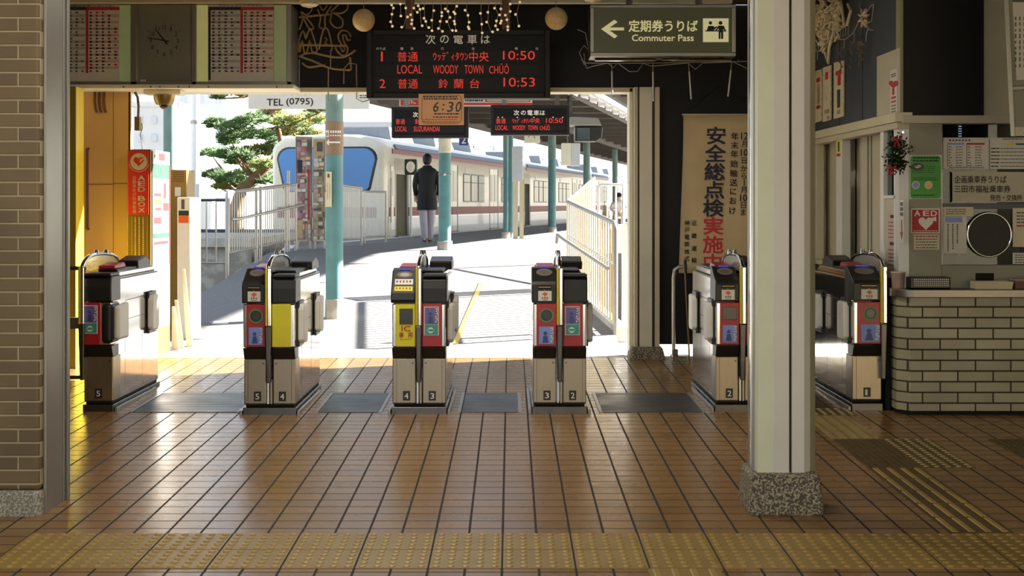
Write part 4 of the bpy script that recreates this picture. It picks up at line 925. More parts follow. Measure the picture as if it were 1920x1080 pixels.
mb = MB(); side(mb, .02, .98, 283, 304, 'sheet_white', .006); side(mb, .34, .70, 285, 299, 'print_red', .007); side(mb, .10, .30, 289, 296, 'print_grey', .007); side(mb, .06, .94, 306, 334, 'print_green', .006); side(mb, .1, .9, 336, 400, 'sheet_white', .006); side(mb, .10, .44, 350, 356, 'print_grey', .007); side(mb, .10, .5, 362, 368, 'print_red', .007); side(mb, .12, .5, 374, 384, 'print_yellow', .007); side(mb, .15, .5, 389, 395, 'print_red', .007); side(mb, .62, .78, 342, 372, 'print_red', .007); side(mb, .58, .92, 380, 396, 'print_red', .007); side(mb, .58, .9, 402, 414, 'print_grey', .007); side(mb, .1, .5, 408, 420, 'print_red', .007); side(mb, .06, .94, 438, 448, 'print_green', .007); side(mb, .1, .9, 454, 460, 'print_red', .007); side(mb, .95, 1.0, 306, 500, 'print_red', .008); side(mb, 0, .03, 283, 500, 'print_grey', .008); mb.build('advert_print', sp)
# ================================================================ TICKET OFFICE
xs = 2.66; yc = 10.13          # side wall plane, front wall plane
SY = lambda px: xs*FPX/(px-VX)                      # depth of a point on the side wall seen at column px
def W(px, py, off=0): y = SY(px); return Vector((xs-off, y, min(3.165, CZ-(py-HY)*y/FPX)))
zr = SZ(226, yc); ztop = 3.19
mb = MB(); mb.box(xs, xs+.06, yc, 13.27, zr+.05, ztop, 'slate_blue')
for px in (1575, 1618): mb.box(xs-.003, xs, SY(px), SY(px)+.012, zr+.05, ztop, 'office_dark')
mb.box(xs+.005, xs+.06, yc+.02, 13.27, -.05, .92, 'slate_blue')
struct(mb.build('wall_right'), 'dark slate wall of the ticket office running back to the way out', 'wall')
mb = MB(); mb.box(xs-.05, xs+.07, yc-.03, 13.26, zr-.01, zr+.055, 'cream_paint'); mb.box(xs-.03, xs+.06, yc+.0, 13.26, zr-.055, zr-.01, 'office_pale'); struct(mb.build('trim_6', bevel=.004), 'cream rail above the side windows of the ticket office', 'trim')
# side window frames, panels and pane
mb = MB()
for a, b, m in ((1527, 1534, 'cream_paint'), (1571, 1582, 'grey_white'), (1654, 1660, 'white_paint')): mb.box(xs-.015, xs+.05, SY(b), SY(a), .92, zr-.05, m)
mb.box(xs-.02, xs+.10, SY(1660), 13.2, .90, .94, 'office_pale')
struct(mb.build('window_1', bevel=.003), 'tall open side windows of the ticket office', 'window')
mb = MB(); mb.box(xs+.10, xs+.13, SY(1571)-.05, 13.2, .9, zr-.02, 'office_pale'); mb.box(xs+.12, xs+.15, SY(1632), SY(1578), .9, zr-.02, 'office_pale')
for px in (1600, 1606, 1628): mb.box(xs+.11, xs+.12, SY(px), SY(px)+.02, .9, zr-.02, 'office_panel')
struct(mb.build('trim_7', bevel=.002), 'grey sliding shutters behind the side windows', 'shutter')
mb = MB(); mb.box(xs-.012, xs+.05, yc+.12, SY(1660), SZ(372, 10.3), SZ(366, 10.3), 'white_paint'); mb.box(xs-.012, xs+.05, yc+.12, yc+.15, .9, zr-.05, 'white_paint'); mb.box(xs+.0, xs+.03, yc+.12, SY(1660), .9, SZ(372, 10.3), 'office_pale'); mb.box(xs+.015, xs+.02, yc+.12, SY(1660), SZ(366, 10.3), zr-.05, 'window_glass')
struct(mb.build('window_2', bevel=.003), 'narrow white framed side pane at the office corner', 'window')
# interior of the office
mb = MB(); mb.box(xs+.2, 6, 11.9, 12.0, -.1, ztop, 'office_dark'); mb.box(xs+.9, xs+1.0, 10.4, 11.9, -.1, ztop, 'office_dark'); mb.box(2.76, 6.2, 13.28, 13.45, -.1, ztop, 'office_dark'); struct(mb.build('wall_office'), None)
# front wall: corner post, sill panel, rail, black panel, cream panel
mb = MB(); p = S(1705, 540, yc); zc = SZ(541, yc)
mb.prism([(xs-.012, yc+.12), (xs-.012, yc+.02), (xs+.055, yc), (xs+.055, yc+.12)], 'z', zc, zr, 'grey_white'); mb.box(SX(1704, yc), SX(1766, yc), yc, yc+.12, zc, zr, 'office_panel'); mb.box(SX(1766, yc), 6, yc+.01, yc+.1, zc, SZ(497, yc), 'office_panel')
struct(mb.build('wall_front', bevel=.004), 'grey front wall of the ticket office', 'wall')
mb = MB(); mb.box(SX(1690, yc), 6, yc-.05, yc+.1, SZ(232, yc), SZ(217, yc), 'office_pale'); struct(mb.build('trim_8', bevel=.004), 'cream rail above the ticket counter window', 'trim')
mb = MB(); mb.box(SX(1692, yc), SX(1843, yc), yc-.02, yc+.1, SZ(217, yc), ztop, 'black_paint'); mb.box(SX(1843, yc), 6, yc-.01, yc+.1, SZ(217, yc), ztop, 'office_pale'); mb.box(SX(1687, yc), SX(1692, yc), yc-.02, yc+.1, SZ(217, yc), ztop, 'olive_grey')
struct(mb.build('wall_front_upper'), 'black and cream panels over the ticket counter', 'wall')
mb = MB(); mb.box(SX(1766, yc), 6, yc+.04, yc+.046, SZ(497, yc), SZ(232, yc), 'window_glass'); mb.box(SX(1765, yc), SX(1768, yc), yc+.01, yc+.06, SZ(497, yc), SZ(232, yc), 'steel_dark'); struct(mb.build('window_3'), 'dark glass ticket counter window', 'window')
# window blind behind
y = 11.4
t = thing('slatted_blind', S(1790, 318, y), 'slatted blind with glowing strips for daylight gaps deep behind the counter window', 'blind')
mb = MB(); mb.prect(1766, 231, 1822, 420, y+.03, 'office_dark')
for k in range(9): mb.prect(1770, 233+k*4.6, 1812, 235.6+k*4.6, y, 'slate_blue', .004)
mb.build('slats', t)
mb = MB()
for k in range(7): mb.prect(1797, 231.5+k*4.6, 1803, 233+k*4.6, y-.01, 'blind_glow', .003)  # emissive strips paint in the daylight between slats
mb.build('glow_strip', t)
# brick counter
y0 = 9.98
t = thing('brick_counter', (3.4, y0, fz(y0)), 'cream brick ticket counter with a steel top', 'counter')
zt = SZ(557, 9.97)
mb = MB(); mb.box(SX(1708, y0), 6.0, y0, yc+.1, fz(y0)+.03, zt, 'brick_counter')
a = Vector((SX(1708, y0), y0, 0)); b = Vector((SX(1681, y0+.09), y0+.09, 0)); mb.prism([(a.x, a.y), (b.x, b.y), (b.x, yc+.1), (a.x, yc+.1)], 'z', fz(y0)+.03, zt, 'brick_corner'); mb.build('brick_front', t)
mb = MB(); mb.prism([(a.x-.005, y0+.012), (b.x+.005, y0+.1), (b.x+.005, yc+.1), (6, yc+.1), (6, y0+.012)], 'z', fz(y0)-.01, fz(y0)+.035, 'black_matte'); mb.build('kickboard', t)
zq = SZ(543, 9.95); ya = 9.94
mb = MB(); cx = SX(1716, ya)
pr = [(6, ya), (cx, ya)]+[(cx-.128*math.sin(k*PI/2/8), ya+.16-.16*math.cos(k*PI/2/8)) for k in range(1, 9)]+[(cx-.128, yc+.06), (6, yc+.06)]
mb.prism(pr, 'z', zt-.002, zq, 'steel_top'); mb.build('worktop', t, bevel=.004, smooth=30)
mb = MB(); mb.box(2.572, 2.606, 10.19, 10.5, -.01, SZ(562, 10.2), 'black_matte'); tag(mb.build('filler_panel'), 'black filler panel between the gate numbered one and the brick counter', 'panel')
# things on the counter
zk = zq
t = thing('pen_tray', (SX(1743, 10.0), 10.0, zk), 'black mesh tray at the corner of the steel counter', 'tray')
y = 9.99
mb = MB(); p = S(1706, 540, y); q = S(1782, 520, y); mb.box(p.x, q.x, y, y+.10, zk, zk+.012, 'black_plastic')
for a_ in (y, y+.09):
    mb.box(p.x, q.x, a_, a_+.008, zk, q.z, 'black_plastic')
for a_ in (p.x, q.x-.008): mb.box(a_, a_+.008, y, y+.098, zk, q.z, 'black_plastic')
b_ = mb.build('basket', t, bevel=.002)
mb = MB()
for r_ in range(4):
    for k in range(18): mb.prect(1714+k*3.7, 523.3+r_*3.8, 1716+k*3.7, 525+r_*3.8, y-.0005, 'alu_grey', .001)
mb.build('mesh_holes', b_)
t = thing('coin_dish', (SX(1862, 10.0), 10.0, zk), 'white tray lying at the opening of the counter window', 'tray')
mb = MB(); y = 9.97; p = S(1829, 540, y); q = S(1898, 528, y); mb.box(p.x, q.x, y, y+.12, zk, zk+.008, 'sign_cream'); mb.hexa([(p.x, y, zk), (q.x, y, zk), (q.x, y+.012, zk), (p.x, y+.012, zk), (p.x-.008, y-.008, q.z), (q.x+.008, y-.008, q.z), (q.x+.008, y+.006, q.z), (p.x-.008, y+.006, q.z)], 'sign_cream')
for a_ in (p.x, q.x-.01): mb.box(a_, a_+.01, y, y+.12, zk, q.z, 'sign_cream')
mb.box(p.x, q.x, y+.11, y+.12, zk, q.z, 'sign_cream'); mb.build('tray', t, bevel=.003)
mb = MB(); mb.prect(1829, 512, 1863, 528, yc+.011, 'black_matte', .006); struct(mb.build('trim_9'), 'dark pass-through slot under the counter window', 'slot')
t = thing('card_box', (SX(1912, 10.0), 10.0, zk), 'small brown box on the counter at the right edge', 'box')
mb = MB(); y = 9.99; p = S(1903, 540, y); q = S(1936, 524, y); mb.box(p.x, q.x, y, y+.1, zk, q.z, 'wood_brown'); mb.build('body', t, bevel=.005)
mb = MB(); mb.box(p.x-.003, q.x+.003, y-.003, y+.103, q.z-.012, q.z+.003, 'pink_box'); mb.build('lid', t, bevel=.003)
t = thing('plastic_cup', (SX(1691, 10.05), 10.08, zk), 'pinkish clear tumbler shape standing on the counter corner', 'cup')
mb = MB(); c = Vector((SX(1688, 10.05)-.012, 10.06, zk)); h_ = SZ(510, 10.05)-zk; mb.lathe(c, [(.036, 0), (.048, h_), (.046, h_), (.040, .006), (.001, .006)], 20, 'pink_box'); mb.build('cup_wall', t, smooth=40)
mb = MB(); mb.lathe(c, [(.049, h_-.006), (.051, h_-.003), (.049, h_+.002), (.046, h_)], 20, 'sign_cream'); mb.build('rim', t, smooth=40)
# notices on the corner post and window
def notice(name, a, b, c, d, y, m, lb, cat='notice', th=.004, group=None):
    t = thing(name, S((a+c)/2, d, y), lb, cat, group); mb = MB(); mb.prect(a, b, c, d, y, m, th); return t, mb.build('sheet', t, bevel=.001)
yp = yc-.0005
t, sh = notice('poster', 1705.5, 290.5, 1765, 373, yp, 'greenish_white', 'green poster on the grey corner post of the ticket office', 'poster')
mb = MB(); r = 6; pts = []
for cx, cy, a0 in ((1759, 297, -90), (1759, 367, 0), (1712, 367, 90), (1712, 297, 180)):
    for k in range(5): a = math.radians(a0+90*k/4); pts.append(S(cx+5*math.cos(a), cy+5*math.sin(a), yp-.0048))
mb.quad(pts, 'poster_green'); gp = mb.build('green_field', sh)
mb = MB(); yy = yp-.0055
rows(mb, 1712, 293.5, 1762, 304, yy, 2, 'leaf_dark', .55, .95); rows(mb, 1710, 310, 1762, 325, yy, 4, 'leaf_dark', .25, .8); rows(mb, 1711, 332, 1762, 339, yy, 2, 'leaf_dark', .3, .9); rows(mb, 1711, 363, 1755, 369, yy, 1, 'leaf_dark', .3, .9); mb.build('small_print', gp)
mb = MB(); mb.disc(S(1720, 312.5, yy), UX, UZ, (12.5*yp/FPX, 7*yp/FPX), 'black_plastic', 24); mb.quad([S(a, b, yy-.001) for a, b in ((1714, 312), (1724, 309), (1729, 312), (1719, 316))], 'grey_white'); mb.build('picture', gp)
for cx, m_, nm in ((1717, 'sticker_blue', 'blue_badge'), (1741, 'orange_card', 'orange_badge')):
    mb = MB(); mb.disc(S(cx, 347, yy), UX, UZ, 7.5*yp/FPX, 'greenish_white', 24); mb.disc(S(cx, 347, yy-.001), UX, UZ, 6*yp/FPX, m_, 24); mb.build(nm, gp)
t, sh = notice('aed_notice', 1708, 391, 1762, 437, yp, 'ink_white', 'red AED notice with a white heart on the grey corner post', 'notice')
mb = MB(); mb.prect(1710, 393, 1760, 435.5, yp-.004, 'ink_red', .001); rf = mb.build('red_field', sh)
mb = MB(); yy = yp-.006
for ch, a in (('A', 1714.5), ('E', 1731), ('D', 1745.5)): mb.ptext(ch, a, 395, a+11, 405, yy, 'ink_white', .03)
heart(mb, 1736, 418, 14, yy, 'ink_white'); mb.quad([S(a, b, yy-.001) for a, b in ((1742, 411), (1752, 407), (1755, 406), (1756, 415), (1750, 414), (1745, 419), (1742, 416))], 'ink_white'); rows(mb, 1713, 431.5, 1758, 434, yy, 1, 'ink_white', .5, 1); mb.build('lettering', rf)
t, sh = notice('small_notice', 1713, 440, 1761, 468, yp, 'sign_cream', 'small tan text notice under the red AED notice', 'notice')
mb = MB(); rows(mb, 1716, 441.5, 1759, 445, yp-.004, 1, 'ink_red', .6, 1); rows(mb, 1717, 446, 1758, 467, yp-.004, 4, 'ink_grey', .35, .95); mb.build('small_print', sh)
yg = yc+.038
def table_sheet(a, b, c, d, lb, bands):
    t, sh = notice('fare_sheet', a, b, c, d, yg, 'sheet_white', lb, 'notice', .003)
    mb = MB()
    for x0, x1, y0, y1, m in bands: mb.prect(x0, y0, x1, y1, yg-.003, m, .001)
    mb.build('heading_band', sh); mb = MB()
    return t, sh, mb
t, sh, mb = table_sheet(1768, 258, 1853.5, 317, 'white timetable notice with blue and pink headings inside the counter window', [(1776, 1808, 268, 271.5, 'sticker_blue'), (1812, 1846, 268, 271.5, 'ribbon_red')])
for k in range(7): mb.prect(1780+k*6, 261.5, 1783+k*6, 264.5, yg-.003, 'ink_black', .001)
for x0 in (1778, 1814): rows(mb, x0, 273, x0+8, 313, yg-.003, 8, 'ink_grey', .35, .6); rows(mb, x0+14, 273, x0+28, 313, yg-.003, 8, 'ink_grey', .3, .9)
rows(mb, 1779, 313, 1845, 315.5, yg-.003, 1, 'ink_black', .5, 1)
for x0 in (1776, 1812): mb.prect(x0, 271, x0+1, 313, yg-.003, 'ink_grey', .001)
mb.build('small_print', sh)
t, sh, mb = table_sheet(1856, 258, 1935, 317, 'white fare notice with yellow heading inside the counter window', [(1889, 1904, 268.5, 272, 'yellow_panel'), (1905, 1935, 268.5, 272, 'sticker_navy')])
rows(mb, 1880, 259.5, 1918, 262, yg-.003, 1, 'ink_black', .6, 1); rows(mb, 1858, 275, 1874, 315, yg-.003, 6, 'ink_black', .3, .95); rows(mb, 1876, 275, 1930, 315, yg-.003, 6, 'ink_grey', .2, .95); mb.build('small_print', sh)
t = thing('window_sign', S(1852, 378, yp), 'long cream sign with three lines of black lettering on the counter window', 'sign')
mb = MB(); mb.prect(1785, 323, 1945, 378.5, yc+.02, 'office_pale', .012); mb.prect(1784.5, 322.3, 1945, 323.6, yc+.008, 'alu_grey', .002); mb.prect(1784.5, 377.6, 1945, 379, yc+.008, 'alu_grey', .002); bd = mb.build('board', t, bevel=.001)
mb = MB(); yy = yc+.0068; mb.ptext('企画乗車券うりば', 1789.5, 329.5, 1887, 343.5, yy, 'ink_black', .02); mb.ptext('三田市福祉乗車券', 1789.5, 347.5, 1894.5, 361, yy, 'ink_black', .02); mb.ptext('発売・交換所', 1856.5, 365, 1916.5, 376.5, yy, 'ink_black', .02); mb.build('lettering', bd)
mb = MB(); mb.prect(1768, 381, 1940, 392, yg, 'slate_blue', .006); tag(mb.build('window_bar'), 'pale bar across the counter glass under the cream sign', 'bar', kind='structure')
t, sh = notice('small_notice', 1767.5, 388, 1825, 405.5, yg-.008, 'sign_cream', 'cream notice strip at the top of the counter window beside the round speaking panel', 'notice')
mb = MB(); rows(mb, 1774, 390.5, 1812, 403, yg-.0115, 3, 'ink_grey', .4, .95); mb.build('small_print', sh)
t, sh = notice('small_notice', 1767.5, 405.8, 1812, 475, yg-.006, 'sheet_white', 'pale sheet with three columns of vertical writing beside the speaking panel', 'notice')
mb = MB()
for x, a, b in ((1777.5, 420, 472), (1786.5, 420, 468), (1795, 420, 455)):
    v = a
    while v < b: h_ = random.uniform(1.6, 3.6); mb.prect(x-1.3, v, x+1.3, v+h_, yg-.0095, 'ink_grey', .001); v += h_+1
mb.prect(1772, 407, 1804, 417, yg-.0095, 'sticker_blue', .001); mb.build('vertical_print', sh)
t = thing('speaking_panel', S(1855, 482, yc), 'round clear speaking panel with a chrome rim in the counter window', 'speaking panel')
c = S(1855, 440, yc+.02); rr = 41*yc/FPX
mb = MB(); mb.tube([c+Vector((rr*math.cos(2*PI*i/48), 0, rr*math.sin(2*PI*i/48))) for i in range(48)], .007, 8, 'chrome', True); mb.build('rim', t, smooth=60)
mb = MB(); mb.disc(c+Vector((0, .004, 0)), UX, UZ, rr, 'smoked_disc', 40); mb.build('disc', t)
t, sh = notice('small_notice', 1898.5, 390, 1945, 463, yg-.008, 'sign_cream', 'cream sheet stuck on the counter glass right of the round speaking panel', 'notice')
mb = MB(); rows(mb, 1906, 396, 1940, 420, yg-.0115, 4, 'ink_grey', .4, .95); rows(mb, 1906, 420, 1940, 427, yg-.0115, 1, 'ink_red', .4, .9); mb.build('small_print', sh)
t, sh = notice('small_notice', 1898.5, 474, 1945, 495, yg-.008, 'sheet_white', 'low white label at the bottom right of the counter glass', 'notice')
mb = MB(); rows(mb, 1903, 476, 1940, 494, yg-.0115, 4, 'ink_grey', .4, .8); mb.build('small_print', sh)
# framed board hanging nearer at the right edge
y = 9.3
t = thing('framed_notice', S(1905, 255, y), 'tilted steel framed notice board cut off by the right edge', 'notice board')
def para(mb, pts, ya, yb, m): mb.hexa([S(a, b, yb) for a, b in pts]+[S(a, b, ya) for a, b in pts], m)
mb = MB(); para(mb, [(1895, 255), (2010, 255), (2010, -40), (1883, -40)], y+.0, y+.05, 'steel_dark'); mb.build('backing', t)
mb = MB(); para(mb, [(1903, 238), (2005, 238), (2005, -30), (1889, -30)], y-.004, y, 'office_panel'); bd = mb.build('board', t)
mb = MB(); para(mb, [(1895, 256), (1904, 256), (1890, -40), (1881, -40)], y-.03, y+.05, 'alu_grey'); para(mb, [(1897, 170), (2005, 163), (2005, 155), (1897, 162)], y-.02, y, 'steel_dark'); mb.build('frame', t, bevel=.003)
mb = MB(); para(mb, [(1906, 150), (2005, 146), (2005, -30), (1897, -30)], y-.008, y-.004, 'sheet_white'); sh = mb.build('paper', t)
mb = MB(); yy = y-.0085; mb.prect(1898, -4, 1945, 4, yy, 'ink_grey', .001)
for k in range(4):
    for v in range(9): mb.prect(1903+k*8, 30+v*11+random.uniform(0, 3), 1905.5+k*8, 36+v*11+random.uniform(0, 3), yy, 'ink_grey', .001)
mb.build('small_print', sh)
# wreath
y = 10.05
c = S(1682, 290, y)
t = thing('wreath', S(1680, 325, y), 'dark green wreath with red ribbon bows on the office corner', 'wreath')
mb = MB()
for i in range(520):
    a = random.uniform(0, 2*PI); rr = random.gauss(0, 1); q = c+Vector((.045*rr*.6+.018*math.cos(a), random.uniform(-.03, .03), .085*math.sin(a)+.025*random.gauss(0, 1)))
    d = Vector((random.gauss(0, 1), random.gauss(0, 1), random.gauss(0, 1))).normalized()*.022; e = d.orthogonal().normalized()*.006
    mb.quad([q-e, q+d*.6-e*1.4, q+d, q+d*.6+e*1.4, q+e], 'leaf_dark')
mb.build('foliage', t)
for px, py in ((1681, 262), (1671, 315)):
    mb = MB(); q = S(px, py, y-.05); n_ = Vector((0, -.02, 0))
    for s_ in (-1, 1):
        mb.add([q, q+Vector((s_*.03, -.012, .022)), q+Vector((s_*.036, -.012, -.012)), q+n_], [(0, 1, 3), (1, 2, 3), (2, 0, 3), (0, 2, 1)], 'ribbon_red')
        mb.add([q, q+Vector((s_*.008, -.006, -.045)), q+Vector((s_*.028, -.006, -.05)), q+n_], [(0, 1, 3), (1, 2, 3), (2, 0, 3), (0, 2, 1)], 'ribbon_red')
    mb.sphere(q+n_*.5, .011, 8, 'ribbon_red'); mb.build('ribbon_bow', t)
mb = MB(); mb.tube([S(1693, 250, yc-.01), S(1690, 262, y)], .003, 5, 'wire_grey'); mb.cyl(S(1693, 248, yc+.005), S(1693, 248, yc-.015), .008, n=10, m='steel'); mb.build('hook', t)
# notices on the side wall
def wquad(mb, a, b, c, d, off, m, th=.003):
    p, q = W(a, b), W(c, b); ya, yb = sorted((SY(a), SY(c))); ym = SY((a+c)/2); z0, z1 = CZ-(d-HY)*ym/FPX, CZ-(b-HY)*ym/FPX
    mb.box(xs-off-th, xs-off, ya, yb, z0, z1, m)
t = thing('safety_sticker', W(1576, 295, .02), 'narrow yellow and red warning sticker on a white side window post', 'sticker')
mb = MB(); wquad(mb, 1572.5, 253, 1580.5, 294, .0155, 'sheet_white', .002); sh = mb.build('sheet', t)
mb = MB(); wquad(mb, 1573, 259, 1580, 286, .0176, 'yellow_panel', .001); wquad(mb, 1573, 288, 1580, 293, .0176, 'ink_red', .001); wquad(mb, 1575.5, 266, 1578, 284, .0188, 'ink_black', .001); mb.build('warning_print', sh)
t = thing('instruction_sheet', W(1676, 512, .02), 'tall narrow instruction sheet on the lower side pane of the office corner', 'notice')
mb = MB(); wquad(mb, 1664, 398, 1687, 510, -.002, 'sheet_pink', .004); sh = mb.build('sheet', t)
mb = MB()
for a, b, c_, d in ((1670, 403, 1680, 409), (1669, 454, 1679, 460)): wquad(mb, a, b, c_, d, .0025, 'ink_black', .001)
for v in (416, 423, 430, 437, 444, 468, 475, 482, 489, 496): wquad(mb, 1666.5, v, 1680+random.uniform(-4, 4), v+1.8, .0025, 'ink_grey', .001)
mb.build('small_print', sh)
t = thing('arrow_sign', W(1694, 460, .02), 'narrow strip with black marks and a red arrow on the office corner', 'sign')
mb = MB(); wquad(mb, 1691, 375, 1698.5, 455, .013, 'sheet_white', .002); sh = mb.build('sheet', t)
mb = MB()
for v in (379, 388.5, 398): wquad(mb, 1692.3, v, 1697.5, v+7, .0155, 'ink_grey', .001)
mb.build('lettering', sh)
mb = MB(); wquad(mb, 1694, 412, 1696, 440, .0155, 'ribbon_red', .001); yy_ = SY(1695); mb.quad([(xs-.0166, SY(1692), CZ-(435-HY)*yy_/FPX), (xs-.0166, SY(1698), CZ-(435-HY)*yy_/FPX), (xs-.0166, yy_, CZ-(451-HY)*yy_/FPX)], 'ribbon_red'); mb.build('arrow', sh)
t = thing('aed_board', W(1668, 230, .02), 'cream board with a small AED heart notice on the dark office side wall', 'notice board')
mb = MB(); a, b = SY(1690), SY(1647); mb.box(xs-.012, xs, a, b, zr+.06, CZ-(98-HY)*SY(1668)/FPX, 'office_pale'); bd = mb.build('board', t, bevel=.002)
mb = MB(); wquad(mb, 1673, 130, 1686, 216, .0125, 'sheet_white', .002); sh = mb.build('paper', bd)
mb = MB(); Wf = lambda px, py, off: W(px, py, off); heart(mb, 1679.5, 158, 9, .0155, 'ink_red', Wf); wquad(mb, 1677, 165, 1681, 178, .0152, 'ink_red', .001); wquad(mb, 1675, 181, 1684, 185, .0152, 'ink_red', .001); wquad(mb, 1675, 189, 1684, 192, .0152, 'ink_red', .001)
for v in (138, 142, 197, 203, 208): wquad(mb, 1675, v, 1684, v+2, .0152, 'ink_grey', .001)
mb.build('notice_print', sh)
# tinsel edged cards
for k, (a, b, c_, d, lb, mm) in enumerate(((1530, 134, 1544, 231, 'tinsel edged festive card nearest the pale pillar on the dark office wall', 0), (1545.5, 127, 1561, 229, 'tinsel edged festive card in the middle of three on the dark office wall', 1), (1566, 118, 1585, 223, 'tinsel edged festive card closest to the hanging stars on the dark office wall', 2))):
    t = thing('festive_card', W((a+c_)/2, d, .02), lb, 'decoration', 'tinsel edged festive cards')
    mb = MB(); P4 = [W(a, d, .012), W(c_, d-5, .012), W(c_, b-5, .012), W(a, b, .012)]; mb.hexa([p+Vector((.006, 0, 0)) for p in P4]+P4, 'sign_cream'); sh = mb.build('card', t)
    mb = MB(); m_ = (a+c_)/2; w_ = (c_-a)/2
    if mm == 0: wquad(mb, m_-w_*.5, b+12, m_+w_*.5, b+20, .0125, 'ink_red', .001); wquad(mb, m_-w_*.3, b+26, m_+w_*.4, b+60, .0125, 'tinsel', .001); wquad(mb, m_-w_*.5, b+64, m_+w_*.5, b+70, .0125, 'ribbon_red', .001)
    if mm == 1: wquad(mb, m_-w_*.4, b+8, m_+w_*.3, b+22, .0125, 'ink_red', .001); mb.tube([W(m_+w_*.5*math.sin(q*.5), b+35+25*(1-abs(q-6)/6.0), .014) for q in range(13)], .004, 5, 'sticker_white'); wquad(mb, m_-w_*.6, b+78, m_+w_*.6, b+86, .0125, 'pink_box', .001); wquad(mb, m_, b+90, m_+w_*.6, b+97, .0125, 'pink_box', .001)
    if mm == 2: wquad(mb, m_-w_*.6, b+14, m_+w_*.6, b+22, .0125, 'ink_red', .001); wquad(mb, m_-w_*.2, b+22, m_+w_*.4, b+42, .0125, 'ink_red', .001); wquad(mb, m_-w_*.3, b+50, m_+w_*.3, b+84, .0125, 'leaf_dark', .001); wquad(mb, m_-w_*.3, b+88, m_+w_*.3, b+96, .0125, 'olive_grey', .001)
    mb.build('print', sh)
    mb = MB()
    for i in range(170):
        s_ = random.random(); e_ = random.choice((0, 1)); q = (P4[0]+(P4[3]-P4[0])*s_) if e_ == 0 else (P4[1]+(P4[2]-P4[1])*s_)
        d_ = Vector((-abs(random.gauss(0, 1)), random.gauss(0, 1), random.gauss(0, 1))).normalized()*.016; o_ = d_.orthogonal().normalized()*.002; mb.quad([q-o_, q+o_, q+d_], 'tinsel')
    mb.build('tinsel_edge', sh)
# rope light stars hung high on the dark wall
t = thing('rope_light_cluster', W(1575, 112, .03), 'tangled cream rope light cluster hanging high on the dark office wall', 'rope light')
rnd = random.Random(4)
for k in range(44):
    x = 1530+rnd.random()*(60 if k < 30 else 30); y_ = (-2+rnd.random()*60) if k < 30 else (20+rnd.random()*60); mb = MB(); pts = []; nn = rnd.choice((5, 6, 8)); s_ = rnd.uniform(8, 17)
    for i in range(nn*2): a = PI*i/nn+rnd.random()*.3; r_ = s_*(1 if i % 2 else .45); pts.append(W(x+r_*.55*math.cos(a), y_+r_*math.sin(a)*1.4, .035+rnd.random()*.05))
    mb.tube(pts, .0095, 6, 'rope_cream', True); mb.build('rope_loop', t, smooth=60)
for g in ([(1560, 20), (1553, 60), (1558, 92), (1562, 118), (1566, 90), (1572, 60), (1566, 20)], [(1556, 60), (1562, 85), (1568, 60)], [(1536, 10), (1540, 40), (1535, 70), (1546, 82), (1558, 70)], [(1600, 8), (1606, 20), (1602, 48)], [(1590, 8), (1594, 24), (1598, 50)]):
    mb = MB(); mb.tube([W(a, b, .035+rnd.random()*.03) for a, b in g], .012, 6, 'rope_cream'); mb.build('rope_loop', t, smooth=60)
for x, y_ in ((1627, 34),):
    mb = MB(); pts = []
    for i in range(16): a = PI*i/8; r_ = 17 if i % 2 else 6; pts.append(W(x+r_*.6*math.cos(a), y_+r_*math.sin(a), .03))
    mb.tube(pts, .010, 6, 'rope_cream', True); mb.build('rope_star', t, smooth=60)
mb = MB()
for g in ([(1527, 83), (1526, 95), (1545, 96), (1552, 92), (1575, 74), (1592, 74), (1607, 62), (1618, 40), (1628, 30), (1640, 12), (1644, 8)], [(1618, 8), (1622, 20), (1632, 44), (1642, 40), (1646, 8)], [(1632, 44), (1636, 55), (1645, 57)], [(1636, 52), (1632, 64), (1631, 78)], [(1609, 62), (1609, 80)], [(1590, 74), (1590, 90)], [(1540, 96), (1539, 112)]): mb.tube([W(a, b, .03) for a, b in g], .004, 5, 'wire_grey')
for k in range(5): x = 1528+k*4.4; mb.tube([W(x, 96, .03), W(x+1, 83, .035), W(x+2.5, 82, .035)], .0035, 5, 'wire_grey')
for k in range(5): x = 1577+k*5; mb.tube([W(x, 74-k*2, .03), W(x+3, 56-k*2, .035)], .0035, 5, 'wire_grey')
mb.build('wire', t, smooth=60)
for x, y0_, y1_, wd in ((1591, 88, 137, 5), (1609, 78, 129, 4.6), (1628, 78, 121, 9), (1538, 111, 150, 7)):
    mb = MB(); n = 130
    for i in range(n):
        f_ = i/n; q = W(x+math.sin(f_*19)*wd*.5*(1-f_*.3), y0_+(y1_-y0_)*f_, .06); d_ = Vector((rnd.gauss(0, 1), rnd.gauss(0, 1), rnd.gauss(0, .6))).normalized()*wd*.0038*(1-.5*f_); o_ = d_.orthogonal().normalized()*.005; mb.quad([q-o_, q+d_*.6-o_, q+d_, q+o_], 'tinsel')
    mb.build('tinsel_drop', t)
# ================================================================ TEAL COLUMNS
def column(px, y, py, rpx, label, top=3.45, kind=None, m='teal_paint', bpx=None, btop=None):
    g = max(fz(y), SZ(py, y)) if y < 22.8 else .66
    r = rpx*y/FPX; c = Vector((SX(px, y), y, g)); t = thing('canopy_column', c, label, 'column', 'teal columns along the ramp and platform')
    mb = MB(); rb = (bpx or rpx*1.18)*y/FPX; h = (SZ(btop, y)-g) if btop else .14; mb.lathe(c-Vector((0, 0, .05)), [(rb*1.06, 0), (rb, h+.05), (r*.9, h+.055)], 24, 'concrete'); mb.build('base', t, smooth=35)
    mb = MB(); mb.cyl(c+Vector((0, 0, h)), Vector((c.x, c.y, top)), r, n=28, m=m); sh = mb.build('shaft', t, smooth=40)
    return t, sh, c, r
def wrap(par, name, c, r, z0, z1, m, e=.002):
    mb = MB(); mb.cyl((c.x, c.y, z0), (c.x, c.y, z1), r+e, n=28, m=m, caps=True); return mb.build(name, par, smooth=40)
